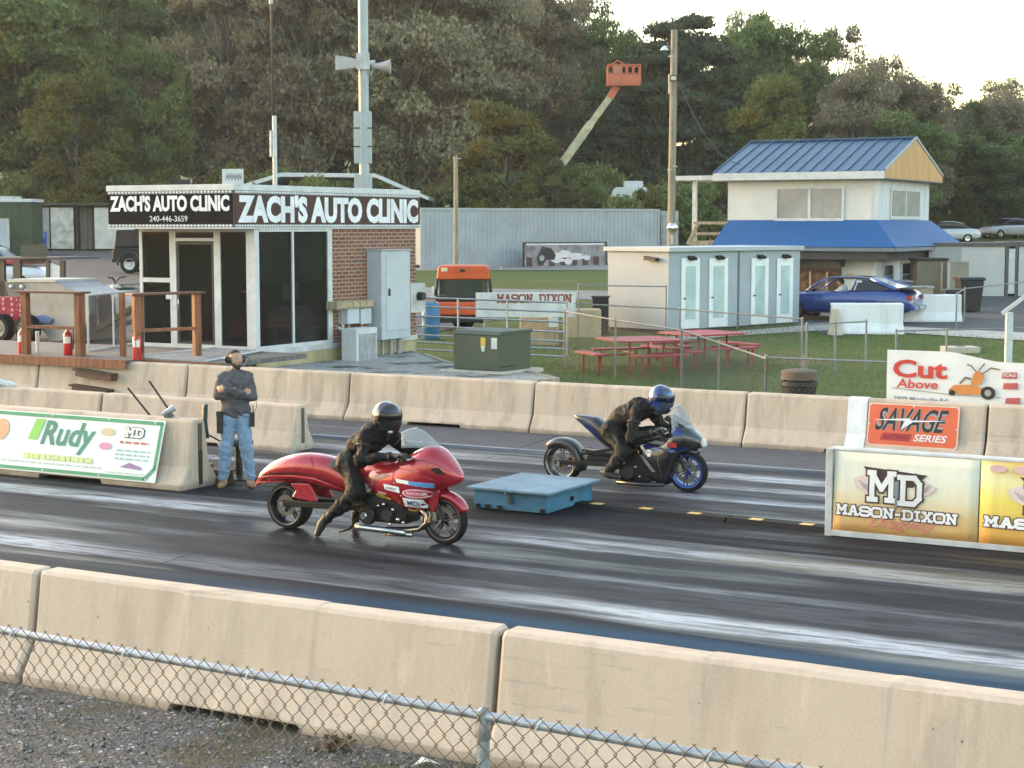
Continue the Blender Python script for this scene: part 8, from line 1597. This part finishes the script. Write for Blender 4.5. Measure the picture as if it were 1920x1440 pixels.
o = thing('notice_card', 'small white card hung below the white track-name board', 'card', (at(1038, 424, 43.4).x, 43.4, 0)); MB().bx(-.12, .12, 0, .02, CAMH + (424 - 612) * s_, zb - .003).build('card', WHT, o); MB().cyl((0, .01, zb - .01), (0, .01, zb + .02), .01, None, 6).build('hook', GALVD, o)
# photo banner on the grey container
a = at(968, 424, 78.6); b = at(1122, 424, 80.9); d = b - a; ang = math.atan2(d.y, d.x); s_ = 78.6 / FPX; zb, zt = CAMH + (424 - 501) * s_, CAMH + (424 - 455) * s_; W = math.hypot(d.x, d.y)
PB = thing('banner', 'dark printed motorcycle banner hanging on the long grey container', 'banner', (a.x, a.y, zb), ang); Hh = zt - zb; MB().bx(0, W, -.42, -.40, 0, Hh).build('cloth', mat('mauve_grey_print', (.34, .29, .30), .6, var=.6, scale=2.2, col2=(.10, .085, .09)), PB)
PB.location -= Vector((math.sin(-ang), math.cos(ang), 0)) * .25
y = -.43; mb = MB()
for k in range(7): mb.flat(rect(W * (.03 + .135 * k), W * (.10 + .135 * k), Hh * (.05 + .03 * (k % 2)), Hh * (.42 - .04 * (k % 3))), y - .001 * k)
mb.build('crowd_pattern', BRP, PB); mb = MB(); random.seed(8)
for k in range(16): mb.flat(oval(W * random.uniform(.38, .78), Hh * random.uniform(.18, .62), W * random.uniform(.03, .10), Hh * random.uniform(.06, .13), 12), y - .012 - .0004 * k)
mb.build('smoke_pattern', mat('pale_smoke_print', (.66, .60, .62), .6), PB); mb = MB()
for k in range(9): mb.flat(rect(W * (.70 + .03 * k), W * (.72 + .03 * k), Hh * .45, Hh * (.70 + .1 * (k % 2))), y - .02 - .0003 * k)
mb.build('stand_pattern', GRP, PB)
mb = MB(); mb.flat(oval(W * .21, Hh * .38, W * .055, Hh * .22), y - .016); mb.flat([(W * .16, Hh * .45), (W * .22, Hh * .85), (W * .32, Hh * .78), (W * .38, Hh * .5), (W * .36, Hh * .3), (W * .24, Hh * .32)], y - .018); o = mb.build('motorcycle_print', BKP, PB); mb = MB(); mb.flat(oval(W * .21, Hh * .38, W * .03, Hh * .12), y - .021); mb.build('wheel_print', GRP, o)
mb = MB(); mb.flat(rect(W * .03, W * .97, Hh * .90, Hh * .985), y - .004); mb.build('pale_strip', mat('pale_lilac_print', (.62, .60, .66), .6), PB); mb = MB(); fr(mb, -.03, W + .03, -.05, Hh + .03, .05, -.45, -.38); mb.build('frame', BLK, PB)
# litter on the verge
o = thing('paper_scrap', 'crumpled white paper scrap on the gravel below the fence post', 'paper', gp(800, 1434, .01)); MB().add([(-.08, 0, 0), (0, -.02, .03), (.09, .01, .0), (.02, .05, .02), (-.03, .04, .04)], [(0, 1, 4), (1, 2, 3), (1, 3, 4)]).build('sheet', mat('scrap_paper', (.70, .70, .68), .8), o)
o = thing('dead_leaves', 'clump of dead brown leaves at the foot of the near barrier', 'leaves', gp(628, 1402, .02)); mb = MB(); random.seed(4)
for i in range(60): a, r = random.uniform(0, 6.28), random.uniform(0, .13); c = Vector((r * math.cos(a), r * math.sin(a) * .6, random.uniform(0, .07))); u_ = Vector((random.gauss(0, 1), random.gauss(0, 1), random.gauss(0, .5))).normalized() * .03; w_ = Vector((random.gauss(0, 1), random.gauss(0, 1), random.gauss(0, .5))).normalized() * .02; mb.add([c - u_, c + w_, c + u_, c - w_], [(0, 1, 2, 3)])
mb.build('leaf_pile', mat('dead_leaf', (.11, .07, .035), .9, var=.5, scale=40), o)
# ------------------------------------------------------------------ evening air between the strip and the wood
hz = MB().bx(-615, 615, -715, 635, -1.2, 42).build('haze', None or D.materials.new('evening_air')); struct(hz, 'stuff'); hm = hz.data.materials[0]; hm.use_nodes = True
for n_ in list(hm.node_tree.nodes):
    if n_.type != 'OUTPUT_MATERIAL': hm.node_tree.nodes.remove(n_)
pv = hm.node_tree.nodes.new('ShaderNodeVolumePrincipled'); pv.inputs['Color'].default_value = (.92, .93, .95, 1); pv.inputs['Density'].default_value = .00028; pv.inputs['Anisotropy'].default_value = .2
hm.node_tree.links.new(pv.outputs[0], [n for n in hm.node_tree.nodes if n.type == 'OUTPUT_MATERIAL'][0].inputs['Volume'])
